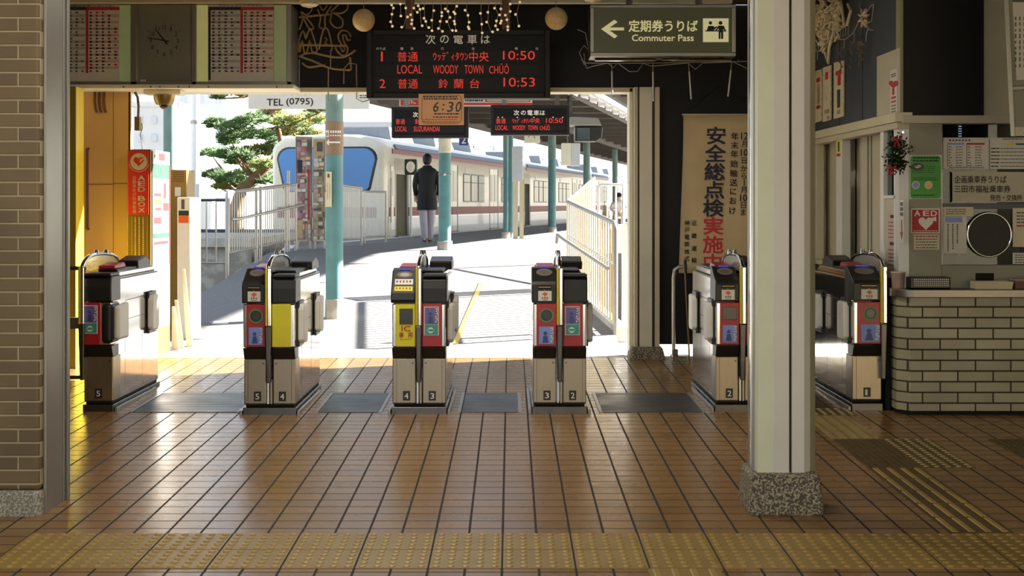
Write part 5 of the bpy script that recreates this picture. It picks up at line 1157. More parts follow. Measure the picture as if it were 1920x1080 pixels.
def curved(mb, c, r, a0, a1, z0, z1, m, n=8):
    for i in range(n):
        p = [math.radians(a0+(a1-a0)*k/n) for k in (i, i+1)]; P_ = [Vector((c.x+r*math.sin(a), c.y-r*math.cos(a), 0)) for a in p]
        mb.quad([P_[0]+Vector((0, 0, z0)), P_[1]+Vector((0, 0, z0)), P_[1]+Vector((0, 0, z1)), P_[0]+Vector((0, 0, z1))], m)
t, sh, c, r = column(627, 15.8, 597, 16.3, 'nearest teal column on the ramp carrying a brown toilet sign', top=3.0, bpx=17.5, btop=561)
Zc = lambda py, y: SZ(py, y)
wrap(sh, 'old_paint', c, r, Zc(228, 15.8), 3.0, 'teal_old', .001)
b = wrap(sh, 'sign_band', c, r, Zc(290, 15.8), Zc(228, 15.8), 'column_brown', .004)
mb = MB(); rr = r+.006; curved(mb, c, rr, -60, -28, Zc(257, 15.8), Zc(245, 15.8), 'sticker_white', 4)
for a in (-52, -38): curved(mb, c, rr+.001, a-4, a+4, Zc(255.5, 15.8), Zc(249, 15.8), 'ink_red' if a > -45 else 'ink_navy', 2)
for k in range(5): curved(mb, c, rr, -20+k*15, -9+k*15, Zc(250, 15.8), Zc(245.5, 15.8), 'ink_white', 2); curved(mb, c, rr, -20+k*15, -10+k*15, Zc(256, 15.8), Zc(253.5, 15.8), 'ink_white', 2)
mb.build('toilet_pictogram', b)
mb = MB(); curved(mb, c, rr, -36, 45, Zc(269, 15.8), Zc(266, 15.8), 'ink_white', 8)
P_ = lambda a, py: Vector((c.x+rr*math.sin(math.radians(a)), c.y-rr*math.cos(math.radians(a)), Zc(py, 15.8)))
mb.quad([P_(-52, 267.5), P_(-32, 262), P_(-26, 263.5), P_(-38, 267.5), P_(-26, 271.5), P_(-32, 273)], 'ink_white'); mb.build('arrow', b)
y = 15.62
t = thing('small_notice', S(616, 388, y), 'small upright cream notice strapped to the nearest teal column', 'notice'); mb = MB(); p = S(611, 388, y); q = S(620.5, 322, y); mb.box(p.x, q.x, y, y+.07, p.z, q.z, 'sign_cream'); sh = mb.build('plate', t); mb = MB(); mb.prect(614, 326, 618, 333, y-.001, 'ink_grey', .001); mb.prect(613.5, 344, 614, 374, y-.001, 'ink_grey', .001); mb.prect(618, 344, 618.5, 374, y-.001, 'ink_grey', .001); mb.build('print', sh)
t, sh, c, r = column(834, 24.4, 466, 11.6, 'teal column with a peeling cream top on the platform beside the walking person', bpx=14, btop=452)
wrap(sh, 'peeling_band', c, r, Zc(287, 24.4), Zc(238, 24.4), 'peeling_cream', .003); mb = MB(); zz = Zc(327, 24.4); mb.tube([(c.x+(r+.004)*math.cos(2*PI*i/24), c.y+(r+.004)*math.sin(2*PI*i/24), zz) for i in range(24)], .008, 5, 'alu_grey', True); mb.sphere((c.x, c.y-r-.01, zz), .025, 8, 'sticker_white'); mb.build('strap', sh, smooth=50)
t, sh, c, r = column(948, 32.6, 447, 4.6, 'slim pale half of a paired teal column beyond the walking person', bpx=8); wrap(sh, 'old_paint', c, r, Zc(300, 32.6), 3.45, 'teal_old', .001)
t, sh, c, r = column(957.5, 33.0, 446.5, 4.6, 'slim darker half of a paired teal column beyond the walking person', bpx=6)
t, sh, c, r = column(1035, 39.6, 435.5, 7.4, 'teal column further along the platform near the pale railing', bpx=8.5); wrap(sh, 'old_paint', c, r, Zc(300, 39.6), 3.45, 'teal_old', .001)
column(1100, 47, 428, 6.4, 'teal column behind the white sloping guard panel', m='teal_old'); column(1153, 55, 422, 5.0, 'farthest teal column seen at the right of the way out', m='teal_old')
y = 19.6
t = thing('canopy_column', Vector((SX(319, y), y, .05)), 'greyish teal column standing behind the AED cabinet', 'column', 'teal columns along the ramp and platform'); mb = MB(); mb.cyl((SX(319, y), y, -.6), (SX(319, y), y, 3.4), 12.5*y/FPX, n=24, m='teal_old'); mb.build('shaft', t, smooth=40); mb = MB(); mb.cyl((SX(319, y), y, -.62), (SX(319, y), y, .2), 15*y/FPX, n=24, m='concrete'); mb.build('base', t, smooth=40)
# ================================================================ CANOPY ROOFS
sl = .186
def roof(x0, x1, ya, yb, z, label):
    """roof slab between two edges that run parallel to the train; x0/x1 are the edges at y = 27.1"""
    t = thing('canopy_roof', Vector(((x0+x1)/2, ya, z)), label, 'canopy roof')
    E = lambda x, y: Vector((4.0 if x == 4.0 and y < 27.1 else x+sl*(y-27.1), y, z))
    up = Vector((0, 0, .06)); mb = MB(); 
    for y_a, y_b in ((ya, 27.1), (27.1, yb)): P4 = [E(x0, y_a), E(x1, y_a), E(x1, y_b), E(x0, y_b)]; mb.hexa(P4+[p+up for p in P4], 'roof_under')
    mb.build('sheeting', t)
    y = ya+.4; k = 0
    while y < yb:
        mb = MB(); a, b = E(x0, y), E(x1, y); d = Vector((0, .05, 0)); dn = Vector((0, 0, -.12 if k % 2 == 0 else -.06)); mb.hexa([a+dn, b+dn, b+d+dn, a+d+dn, a, b, b+d, a+d], 'roof_beam' if k % 2 == 0 else 'roof_under'); mb.build('rafter', t); y += 1.1; k += 1
    for f_ in (.03, .5, .97):
        mb = MB(); x = x0+(x1-x0)*f_; a, b = E(x, ya), E(x, yb); d = Vector((.1, 0, 0)); dn = Vector((0, 0, -.2)); mb.hexa([a+dn, a+d+dn, b+d+dn, b+dn, a, a+d, b+d, b], 'roof_beam'); mb.build('purlin', t)
    return t
roof(-2.7+sl*(27.1-29.5), 1.28, 21.5, 75, 3.55, 'dark underside of the platform canopy on teal columns')
t = roof(1.74, 4.0, 16.6, 75, 3.55, 'dark canopy beyond the bright gap above the ramp railing')
# bright sunlit edge boards along the gap
t = thing('gutter_board', Vector((1.5, 17, 3.4)), 'bright sunlit gutter running along the gap between the canopies', 'gutter')
mb = MB(); E = lambda x, y, z: Vector((x+sl*(y-27.1), y, z)); mb.hexa([E(1.34, 27, 3.43), E(1.44, 27, 3.43), E(1.44, 75, 3.43), E(1.34, 75, 3.43), E(1.34, 27, 3.45), E(1.44, 27, 3.45), E(1.44, 75, 3.45), E(1.34, 75, 3.45)], 'white_paint'); mb.build('trough', t)
y = 27.2; k = 0
while y < 60: 
    mb = MB(); a = E(1.26, y, 3.38); b = E(1.42, y, 3.38); d = Vector((0, .5, 0)); u_ = Vector((0, 0, .1)); mb.hexa([a, b, b+d, a+d, a+u_, b+u_, b+d+u_, a+d+u_], 'white_paint'); mb.build('bracket', t); y += 1.25
# left outrigger of the canopy seen over the train
t = thing('roof_end', S(725, 205, 27), 'pale curved end of the platform canopy above the train front', 'roof end'); y = 27
mb = MB(); mb.prism([(SX(a, y), SZ(b, y)) for a, b in ((705, 186), (712, 178), (748, 182), (760, 205), (735, 205), (728, 196), (712, 196))], 'y', y-.05, y+.3, 'roof_under'); mb.build('bracket', t)
mb = MB(); mb.box(SX(760, y), SX(800, y), y, y+.3, SZ(205, y), 3.55, 'roof_under'); mb.build('post', t)
# ================================================================ HANGING SIGNS OUTSIDE
y = 16.3
t = thing('hanging_sign', S(575, 204, y), 'pale hanging sign with black lettering TEL (0795)', 'sign')
mb = MB(); p = S(465, 204, y); q = S(692, 120, y); mb.box(p.x, q.x, y, y+.06, p.z, q.z, 'white_paint'); bd = mb.build('board', t, bevel=.006)
mb = MB(); yy = y-.002; mb.ptext('TEL', 500.5, 185.5, 531, 198, yy, 'ink_black', .02); mb.ptext('(0795)', 537, 184, 587, 199.5, yy, 'ink_black', .02); mb.build('lettering', bd)
mb = MB(); mb.ptext('ウッディタウン', 533, 160, 612, 178, yy, 'ribbon_red', .03); mb.build('red_lettering', bd)
mb = MB(); rows(mb, 674, 173, 690, 185, yy, 3, 'ink_grey', .5, 1); mb.build('small_print', bd)
mb = MB()
mb.tube([S(600, 150, y+.03), (-1.87, 15.8, SZ(150, y))], .02, 8, 'steel_dark'); mb.tube([S(660, 150, y+.03), (-1.87, 15.8, SZ(150, y))], .02, 8, 'steel_dark'); mb.build('bracket', t)
y = 22.6
DB = 'departure boards'
t, sc = led_board(734, 201, 878, 258, y, .3, 6, [(741, 222, 870, 233.5), (741, 235.5, 870, 249)], 'small departure board half hidden behind the orange 6:30 card', DB); ye = y+.0085
mb = MB()
for ch, x in zip('次の電車は', (774, 787, 800, 813, 824)): mb.ptext(ch, x, 210, x+10, 220, ye, 'led_text', .02, em=True)
mb.build('heading_lettering', sc); led(sc, ye, [('普通', 742, 223, 759, 233), ('鈴蘭台', 778, 223, 815, 233), ('10:53', 838, 223, 868, 232)]); led(sc, ye, [('LOCAL', 741, 237, 763, 246.5), ('SUZURANDAI', 776, 237, 824, 246.5)])
mb = MB()
for x in (760, 850): mb.box(SX(x-4, y), SX(x+4, y), y+.1, y+.2, SZ(202, y), 3.6, 'steel_dark')
mb.build('hanger_post', t)
t, sc = led_board(920, 197, 1068, 253, y, .3, 6, [(927, 220.5, 1060, 232.5), (927, 234, 1060, 246)], 'small departure board for the 10:50 train under the canopy', DB)
mb = MB()
for ch, x in zip('次の電車は', (963, 976, 988.5, 1000.5, 1012)): mb.ptext(ch, x, 206.5, x+10.5, 216.5, ye, 'led_text', .02, em=True)
for x in (933, 941, 969, 1000, 1036, 1054): mb.prect(x, 219, x+2, 221, ye, 'led_text', .001)
mb.build('heading_lettering', sc); led(sc, ye, [('普通', 930, 222, 948, 232), ('ｳｯﾃﾞｨﾀｳﾝ', 961, 222, 993, 231), ('中央', 994, 221.5, 1012, 231.5), ('10:50', 1024, 221.5, 1055, 230.5)]); led(sc, ye, [('LOCAL', 929, 235, 952, 244), ('WOODY', 961, 235, 985, 244), ('TOWN', 990, 235, 1008, 244), ('CHŪŌ', 1012, 233.5, 1031, 244)])
mb = MB()
for x in (945, 1045): mb.box(SX(x-4, y), SX(x+4, y), y+.1, y+.2, SZ(198, y), 3.6, 'steel_dark')
mb.build('hanger_post', t)
y = 23.6
t = thing('hanging_banner_sign', S(873, 200, y), 'red and white advertising board above the small departure boards', 'sign')
mb = MB(); mb.prect(749, 150, 998, 199, y, 'white_paint', .05); bd = mb.build('board', t)
mb = MB(); mb.prect(751, 152, 832, 198, y-.05, 'red_bright', .004); mb.prect(832, 193, 998, 197, y-.05, 'red_bright', .004); mb.prect(910, 152, 994, 191, y-.05, 'ribbon_red', .003); mb.prect(913, 155, 992, 190, y-.053, 'sign_cream', .003); mb.build('red_field', bd)
mb = MB(); mb.ptext('南にす', 758, 181, 792, 195.5, y-.056, 'ink_white', .03); mb.build('lettering', bd)
mb = MB(); rows(mb, 872, 181, 905, 191, y-.0525, 2, 'leaf_dark', .6, 1); rows(mb, 915, 182, 985, 189, y-.057, 1, 'ink_red', .3, 1); mb.build('small_print', bd)
mb = MB()
for x in (790, 950): mb.box(SX(x-4, y), SX(x+4, y), y-.03, y-.01, SZ(152, y), 3.6, 'steel_dark')
mb.build('hanger', t)
y = 27.5
t = thing('platform_sign', S(869, 274, y), 'small blue hanging sign with the platform numeral two', 'sign'); mb = MB(); mb.prect(861, 252, 877.5, 272.5, y, 'blue_sign', .06); bd = mb.build('panel', t); mb = MB(); mb.ptext('2', 865.5, 255, 873.5, 269, y-.062, 'ink_white', .02); mb.build('numeral', bd); mb = MB(); mb.box(SX(868, y), SX(870, y), y-.04, y-.02, SZ(252, y), 3.6, 'steel_dark'); mb.build('hanger', t)
y = 30
t = thing('platform_clock', S(998, 268, y), 'square cream platform clock hanging below a small departure board', 'clock'); mb = MB(); mb.prect(983, 240, 1012, 268.5, y, 'cream_light', .15); cb = mb.build('case', t, bevel=.01); mb = MB(); c = S(997, 250, y-.151); d = Vector; mb.quad([c, S(990, 257, y-.152), S(991, 258, y-.152)], 'ink_black'); mb.quad([c, S(1004, 259, y-.152), S(1003, 260, y-.152)], 'ink_black'); mb.build('hands', cb); mb = MB(); mb.box(SX(996, y), SX(999, y), y-.09, y-.06, SZ(241, y), 3.6, 'steel_dark'); mb.build('hanger', t)
y = 26
t = thing('monitor', S(1098, 267, y), 'pair of dark platform monitors under a pale hood', 'monitor')
mb = MB(); mb.prism([(SX(a, y), SZ(b, y)) for a, b in ((1068, 236), (1127, 236), (1121, 222), (1068, 220))], 'y', y-.15, y+.5, 'alu_grey'); mb.build('hood', t, bevel=.01)
mb = MB(); mb.prism([(SX(a, y), SZ(b, y)) for a, b in ((1078, 265), (1118, 265), (1129, 258), (1130, 237), (1078, 237))], 'y', y, y+.45, 'black_plastic'); bd = mb.build('case', t, bevel=.02)
mb = MB(); mb.prect(1082, 240, 1106, 262, y-.001, 'train_glass_side', .01); mb.build('screen', bd)
mb = MB(); mb.box(SX(1069, y), SX(1074, y), y+.2, y+.26, SZ(225, y), 3.6, 'steel_dark'); mb.build('hanger', t)
y = 28
t = thing('hanging_case', S(1070, 312, y), 'cream hanging equipment case below the platform monitors', 'case'); mb = MB(); p = S(1053, 310, y); q = S(1070, 268, y); mb.box(p.x, q.x, y, y+.3, p.z, q.z, 'cream_light'); mb.build('body', t, bevel=.01); mb = MB(); p = S(1070, 311, y); q = S(1088, 268, y); mb.box(p.x, q.x, y+.05, y+.3, p.z, q.z, 'train_grey'); mb.build('side_box', t, bevel=.01); mb = MB(); mb.box(SX(1064, y), SX(1068, y), y+.1, y+.15, SZ(268, y), 3.6, 'steel_dark'); mb.build('hanger', t)
# timber stand with a poster case at the paired column
y = 32.2
t = thing('poster_stand', Vector((SX(970, y), y, .66)), 'timber post stand with a glazed poster case beside the paired columns', 'stand')
for a, b in ((962, 971), (974, 982)): mb = MB(); mb.box(SX(a, y), SX(b, y), y, y+.1, .65, SZ(335, y), 'sign_cream'); mb.build('post', t)
mb = MB(); p = S(960, 340, y); q = S(980, 275, y); mb.box(p.x, q.x, y-.08, y, p.z, q.z, 'train_grey'); mb.build('poster_case', t, bevel=.01)
# ================================================================ RAILINGS
def zg(y): return fz(y)
# pale railing on the right of the ramp
A0, A1 = Vector((1.034, 14.65, fz(14.65))), Vector((.70, 18.0, fz(18.0)))
t = thing('ramp_railing', A0, 'pale barred railing down the near side of the ramp beside the cream pillar', 'railing')
tz0, tz1 = SZ(419, 14.65)-A0.z, SZ(379, 18)-A1.z; mz0, mz1 = SZ(503, 14.65)-A0.z, SZ(446, 18)-A1.z; bz0, bz1 = SZ(608, 14.65)-A0.z, .10
Q = lambda f_, a, b: A0+(A1-A0)*f_+Vector((0, 0, a+(b-a)*f_))
mb = MB(); mb.tube([A0-Vector((0, 0, .05)), Q(0, tz0-.06, 0), Q(.02, tz0, tz1), Q(1, tz0, tz1)], .024, 10, 'rail_metal'); mb.build('top_rail', t, smooth=50)
off = Vector((-.08, -.01, 0)); mb = MB(); mb.tube([Q(0, mz0, mz1)+off, Q(1.12, mz0, mz1)+off, Q(1.14, mz0-.1, mz1-.1)+off], .02, 10, 'rail_metal'); mb.build('handrail', t, smooth=50)
mb = MB(); mb.tube([Q(0, bz0, bz1), Q(1, bz0, bz1)], .014, 8, 'cream_light'); mb.tube([Q(0, mz0+.03, mz1+.03), Q(1, mz0+.03, mz1+.03)], .012, 8, 'cream_light'); mb.build('cross_rail', t, smooth=50)
for k in range(1, 22): f_ = k/22; mb = MB(); mb.cyl(Q(f_, bz0, bz1), Q(f_, tz0, tz1), .0105, n=6, m='baluster_cream'); mb.build('baluster', t)
mb = MB(); mb.cyl(Q(1, -.05, -.05), Q(1, tz0, tz1), .022, n=10, m='cream_light'); mb.build('post', t, smooth=50)
mb = MB(); e = Vector((.12, .012, 0)); o_ = Vector((.012, 0, 0)); lo = [Vector((p.x, p.y, -.1)) for p in (A0+o_, A1+o_, A1+o_+e, A0+o_+e)]; hi = [Q(0, bz0-.03, 0)+o_, Q(1, 0, bz1-.03)+o_, Q(1, 0, bz1-.03)+o_+e, Q(0, bz0-.03, 0)+o_+e]; mb.hexa(lo+hi, 'concrete_ground'); struct(mb.build('ground_upstand'), 'sunlit concrete upstand under the pale railing', 'kerb')
y = 18.12
t = thing('guard_panel', S(1090, 440, y), 'white sloping barred panel rising behind the far end of the pale railing', 'guard panel')
B4 = [S(1066, 545, y), S(1114, 500, y+.5), S(1113, 332, y+.5), S(1066, 376, y)]
mb = MB(); mb.tube([B4[3], B4[2], B4[1]], .022, 8, 'white_paint'); mb.tube([B4[0], B4[1]], .016, 8, 'white_paint'); mb.build('panel_frame', t, smooth=50)
for k in range(13): f_ = k/13; mb = MB(); mb.cyl(B4[0]+(B4[1]-B4[0])*f_, B4[3]+(B4[2]-B4[3])*f_, .011, n=6, m='baluster_cream'); mb.build('baluster', t)
for f_ in (.05, .95): mb = MB(); q = B4[0]+(B4[1]-B4[0])*f_; mb.cyl(Vector((q.x, q.y, fz(q.y)-.05)), B4[3]+(B4[2]-B4[3])*f_, .02, n=8, m='white_paint'); mb.build('post', t)
y = 21.5
t = thing('white_gate_frame', Vector((SX(1150, y), y, -.6)), 'white tubular frame seen past the ramp railing', 'frame')
mb = MB(); mb.tube([S(1122, 470, y), S(1122, 350, y), S(1126, 346.5, y), S(1166, 346.5, y), S(1169, 350, y), S(1169, 640, 16)], .022, 8, 'white_paint'); mb.build('frame_tube', t, smooth=50)
mb = MB(); mb.tube([S(1139, 470, y), S(1139, 348, y)], .012, 8, 'white_paint'); mb.tube([S(1155, 470, y), S(1155, 348, y)], .012, 8, 'white_paint'); mb.build('upright', t, smooth=50)
y = 15.0
t = thing('white_post', F(1170, 640), 'slim white post behind the nearest end of the pale railing', 'post'); mb = MB(); p = S(1171, 645, y); mb.cyl((p.x, y, .0), (p.x, y, SZ(420, y)), .03, n=12, m='white_paint'); mb.build('tube', t, smooth=50); mb = MB(); p2 = S(1185, 421, y); mb.cyl((p.x, y, SZ(421, y)), p2, .025, n=10, m='white_paint'); mb.build('arm', t, smooth=50)
# sloping railing on the left of the ramp
t = thing('ramp_railing', Vector((-3.68, 19.7, fz(19.7))), 'steel barred railing climbing beside the shaded part of the ramp', 'railing')
L0, L1 = Vector((SX(426, 19.7), 19.7, fz(19.7))), Vector((SX(556, 24.2), 24.2, .66)); Lp = lambda f_, h: L0+(L1-L0)*f_+Vector((0, 0, h+math.sin(f_*PI)*.03))
mb = MB(); mb.tube([Lp(0, -.1), Lp(0, 1.04), Lp(.01, 1.10), Lp(1, 1.08)], .026, 10, 'rail_metal'); mb.build('top_rail', t, smooth=50)
mb = MB(); mb.tube([Lp(0, .3), Lp(1, .18)], .016, 8, 'rail_metal'); mb.build('bottom_rail', t, smooth=50)
mb = MB(); off = Vector((.10, 0, 0)); mb.tube([Lp(.03, .74)+off*.3, Lp(.05, .74)+off, Lp(1.0, .74)+off, Lp(1.02, .73)+off], .021, 10, 'rail_metal'); mb.build('handrail', t, smooth=50)
for i in range(1, 34): f_ = i/34; mb = MB(); mb.cyl(Lp(f_, .3-.12*f_), Lp(f_, 1.08), .0085, n=6, m='rail_metal'); mb.build('baluster', t)
for f_ in (.37, .43, .82, .86, .985): mb = MB(); mb.cyl(Lp(f_, -.1), Lp(f_, 1.08 if f_ != .86 else 1.3), .023, n=10, m='rail_metal'); mb.build('post', t, smooth=50)
t = thing('yard_fence', Vector((SX(395, 20), 20, -.6)), 'dark thin railing behind the AED cabinet leading to the steel railing', 'railing'); y = 19.9
mb = MB(); mb.tube([S(330, 375, y), S(424, 375, y)], .02, 8, 'rail_dark'); mb.tube([S(330, 493, y), S(424, 493, y)], .014, 8, 'rail_metal'); mb.build('rail', t)
for px in (350, 368, 387, 405): mb = MB(); mb.cyl(S(px, 375, y), S(px, 493 if px != 368 else 560, y), .011, n=8, m='rail_metal'); mb.build('baluster', t)
# white mesh fence by the train
def mesh_fence(a, b, p0, p1, q0, q1, y0, y1, label, n):
    t = thing('mesh_fence', Vector((SX(a, y0), y0, .66)), label, 'fence')
    def A(f_, top):
        y = y0+(y1-y0)*f_; px = a+(b-a)*f_; return S(px, (p0+(q0-p0)*f_) if top else (p1+(q1-p1)*f_), y)
    mb = MB(); mb.tube([A(0, 1), A(1, 1)], .02, 8, 'rail_metal'); mb.tube([A(0, 0), A(1, 0)], .014, 8, 'rail_metal'); mb.build('rail', t, smooth=50)
    for i in range(n+1): mb = MB(); mb.cyl(A(i/n, 0), A(i/n, 1), .010, n=6, m='white_paint'); mb.build('baluster', t)
    for f_ in (0.02, .98): mb = MB(); pz = A(f_, 0); mb.cyl(Vector((pz.x, pz.y, .62)), A(f_, 1), .022, n=8, m='rail_metal'); mb.build('post', t, smooth=50)
mesh_fence(640, 678, 347, 448, 352, 447, 26.6, 27.0, 'taller white barred fence section behind the nearest teal column', 17)
mesh_fence(682, 724, 359, 444, 360, 442, 28.3, 29.2, 'lower white barred fence section next to the train door', 16)
# poster boards
y = 25.0
t = thing('poster_board', Vector((SX(582, y), y, .66)), 'tall narrow poster boards on legs behind the steel railing', 'poster board')
for a, b, m, ang in ((555.5, 584, 'poster_pink', .08), (586, 610, 'poster_tan', -.05)):
    mb = MB(); p = S(a, 452, y); q = S(b, 256 if a < 580 else 259, y); mb.hexa([(p.x, y-ang, p.z), (q.x, y+ang, p.z), (q.x, y+ang+.03, p.z), (p.x, y-ang+.03, p.z), (p.x, y-ang, q.z), (q.x, y+ang, q.z), (q.x, y+ang+.03, q.z), (p.x, y-ang+.03, q.z)], 'rail_metal'); bd = mb.build('board', t)
    mb = MB(); e = .02; mb.quad([(p.x+e, y-ang-.003, p.z+e), (q.x-e, y+ang-.003, p.z+e), (q.x-e, y+ang-.003, q.z-e), (p.x+e, y-ang-.003, q.z-e)], m); ps = mb.build('poster', bd)
    mb = MB(); yy = y-.1
    rp_ = random.Random(3 if a < 580 else 5); pal = ['grey_white', 'ink_grey', 'poster_pink', 'poster_tan', 'sheet_white', 'sheet_pink', 'ribbon_red', 'orange_card', 'olive_grey'] if a < 580 else ['sheet_white', 'ink_grey', 'poster_tan', 'sheet_white', 'olive_grey', 'sheet_pink']
    yp_ = 262
    while yp_ < 446:
        h_ = rp_.uniform(3, 10); x = a+2
        while x < b-5: w_ = min(rp_.uniform(3, 10), b-2.5-x); (mb.prect(x, yp_, x+w_, min(yp_+h_*rp_.uniform(.5, 1), 449), y-.085 if a < 580 else y-.056, rp_.choice(pal), .002) if rp_.random() < .75 else None); x += w_+rp_.uniform(.3, 1.5)
        yp_ += h_+.6
    if a < 580: mb.prect(577, 322, 580.5, 412, y-.089, 'ribbon_red', .002); mb.prect(558, 300, 567, 324, y-.089, 'ink_navy', .002); mb.prect(557.5, 412, 568, 447, y-.089, 'poster_tan', .002)
    else: mb.prect(588, 262, 608, 292, y-.060, 'poster_tan', .002); mb.prect(594, 266, 605, 284, y-.062, 'ink_grey', .002)
    mb.build('poster_print', ps)
for px in (558, 581, 590, 607): mb = MB(); p = S(px, 452, y); mb.cyl((p.x, y+.04, .64), (p.x, y+.04, SZ(450, y)), .02, n=8, m='rail_metal'); mb.build('leg', t, smooth=50)
# tan ventilation cabinet, white locker and leaning boards beside the AED cabinet
y = 15.0
t = thing('equipment_cabinet', Vector((SX(337, y), y, .05)), 'tan louvred cabinet behind the AED cabinet', 'cabinet'); mb = MB(); mb.box(SX(318, y), SX(350, y), y, y+.4, -.05, SZ(318, y), 'bronze_panel'); bd = mb.build('body', t, bevel=.008)
mb = MB()
for k in range(5): mb.prect(324, 322+k*4.2, 345, 324+k*4.2, y-.001, 'wood_brown', .003)
mb.build('louvre', bd); mb = MB(); mb.prect(328, 351, 339, 368, y-.001, 'sheet_white', .004); mb.build('label_plate', bd)
y = 14.4
t = thing('white_locker', Vector((SX(344, y), y, .05)), 'white upright machine with a pink label beside the AED cabinet', 'machine'); mb = MB(); p = S(332, 600, y); q = S(357, 370, y); mb.box(p.x, q.x, y, y+.5, .0, q.z, 'white_paint'); bd = mb.build('body', t, bevel=.01)
mb = MB(); mb.prect(340, 374, 346, 392, y-.001, 'ink_grey', .002); mb.prect(335, 395, 354, 404, y-.001, 'leaf_dark', .003); mb.prect(335, 404, 354, 418, y-.001, 'sticker_orange', .003); mb.build('label_print', bd)
y = 13.7
t = thing('leaning_board', Vector((SX(340, y), y, .05)), 'pale boards leaning beside the white machine on the sunlit ground', 'board'); 
for k, (pp, m) in enumerate((([(322, 664), (336, 664), (327, 575), (322, 575)], 'peeling_cream'), ([(337, 664), (346, 666), (332, 563), (327, 563)], 'sign_cream'), ([(350, 658), (362, 658), (346, 505), (341, 505)], 'sign_cream'))):
    mb = MB(); Pq = [S(a, b, y+.1*k) for a, b in pp]; d = Vector((0, .03, 0)); mb.hexa(Pq+[p_+d for p_ in Pq], m); mb.build('plank', t)
# ================================================================ TRAIN
t = thing('train', TP(0, -1.35, -.45), 'cream commuter train with a red band standing at the platform', 'train')
ZL, ZS, ZD0, ZD1 = .42, 2.66, .68, 2.46
def sect(notch=False):
    s_ = [(-.05, ZL), (0, ZL+.12)]
    if notch: s_ += [(0, ZD0), (-1.1, ZD0), (-1.1, ZD1), (0, ZD1)]
    return s_+[(0, 2.1), (0, ZS), (-.06, 2.78), (-.25, 2.90), (-.7, 2.98), (-1.35, 3.0), (-2.0, 2.98), (-2.45, 2.90), (-2.64, 2.78), (-2.7, ZS), (-2.7, ZL+.12), (-2.65, ZL)]
def loft(mb, secs, m):
    n = len(secs[0][1]); vs = [TP(u, a, z) for u, s_ in secs for a, z in s_]; fs = [(i*n+j, i*n+(j+1) % n, (i+1)*n+(j+1) % n, (i+1)*n+j) for i in range(len(secs)-1) for j in range(n)]
    mb.add(vs, fs+[tuple(range(n))[::-1], tuple(range((len(secs)-1)*n, len(secs)*n))], m)
def shrink(s_, kx, kz): return [(-1.35+(a+1.35)*kx, 1.2+(z-1.2)*kz if z > 1.2 else z) for a, z in s_]
def pan(mb, u0, u1, z0, z1, m, e=.006, off=0): mb.hexa([TP(u0, off, z0), TP(u1, off, z0), TP(u1, off, z1), TP(u0, off, z1), TP(u0, off+e, z0), TP(u1, off+e, z0), TP(u1, off+e, z1), TP(u0, off+e, z1)], m)
def rpan(mb, u0, u1, z0, z1, m, e=.008, r=.12):
    pts = []
    for cu, cz, a0 in ((u1-r, z0+r, -90), (u1-r, z1-r, 0), (u0+r, z1-r, 90), (u0+r, z0+r, 180)):
        for k in range(5): a = math.radians(a0+22.5*k); pts.append((cu+r*math.cos(a), cz+r*math.sin(a)))
    n = len(pts); vs = [TP(u, 0, z) for u, z in pts]+[TP(u, e, z) for u, z in pts]
    mb.add(vs, [tuple(range(n, 2*n))]+[(i, (i+1) % n, n+(i+1) % n, n+i) for i in range(n)], m)
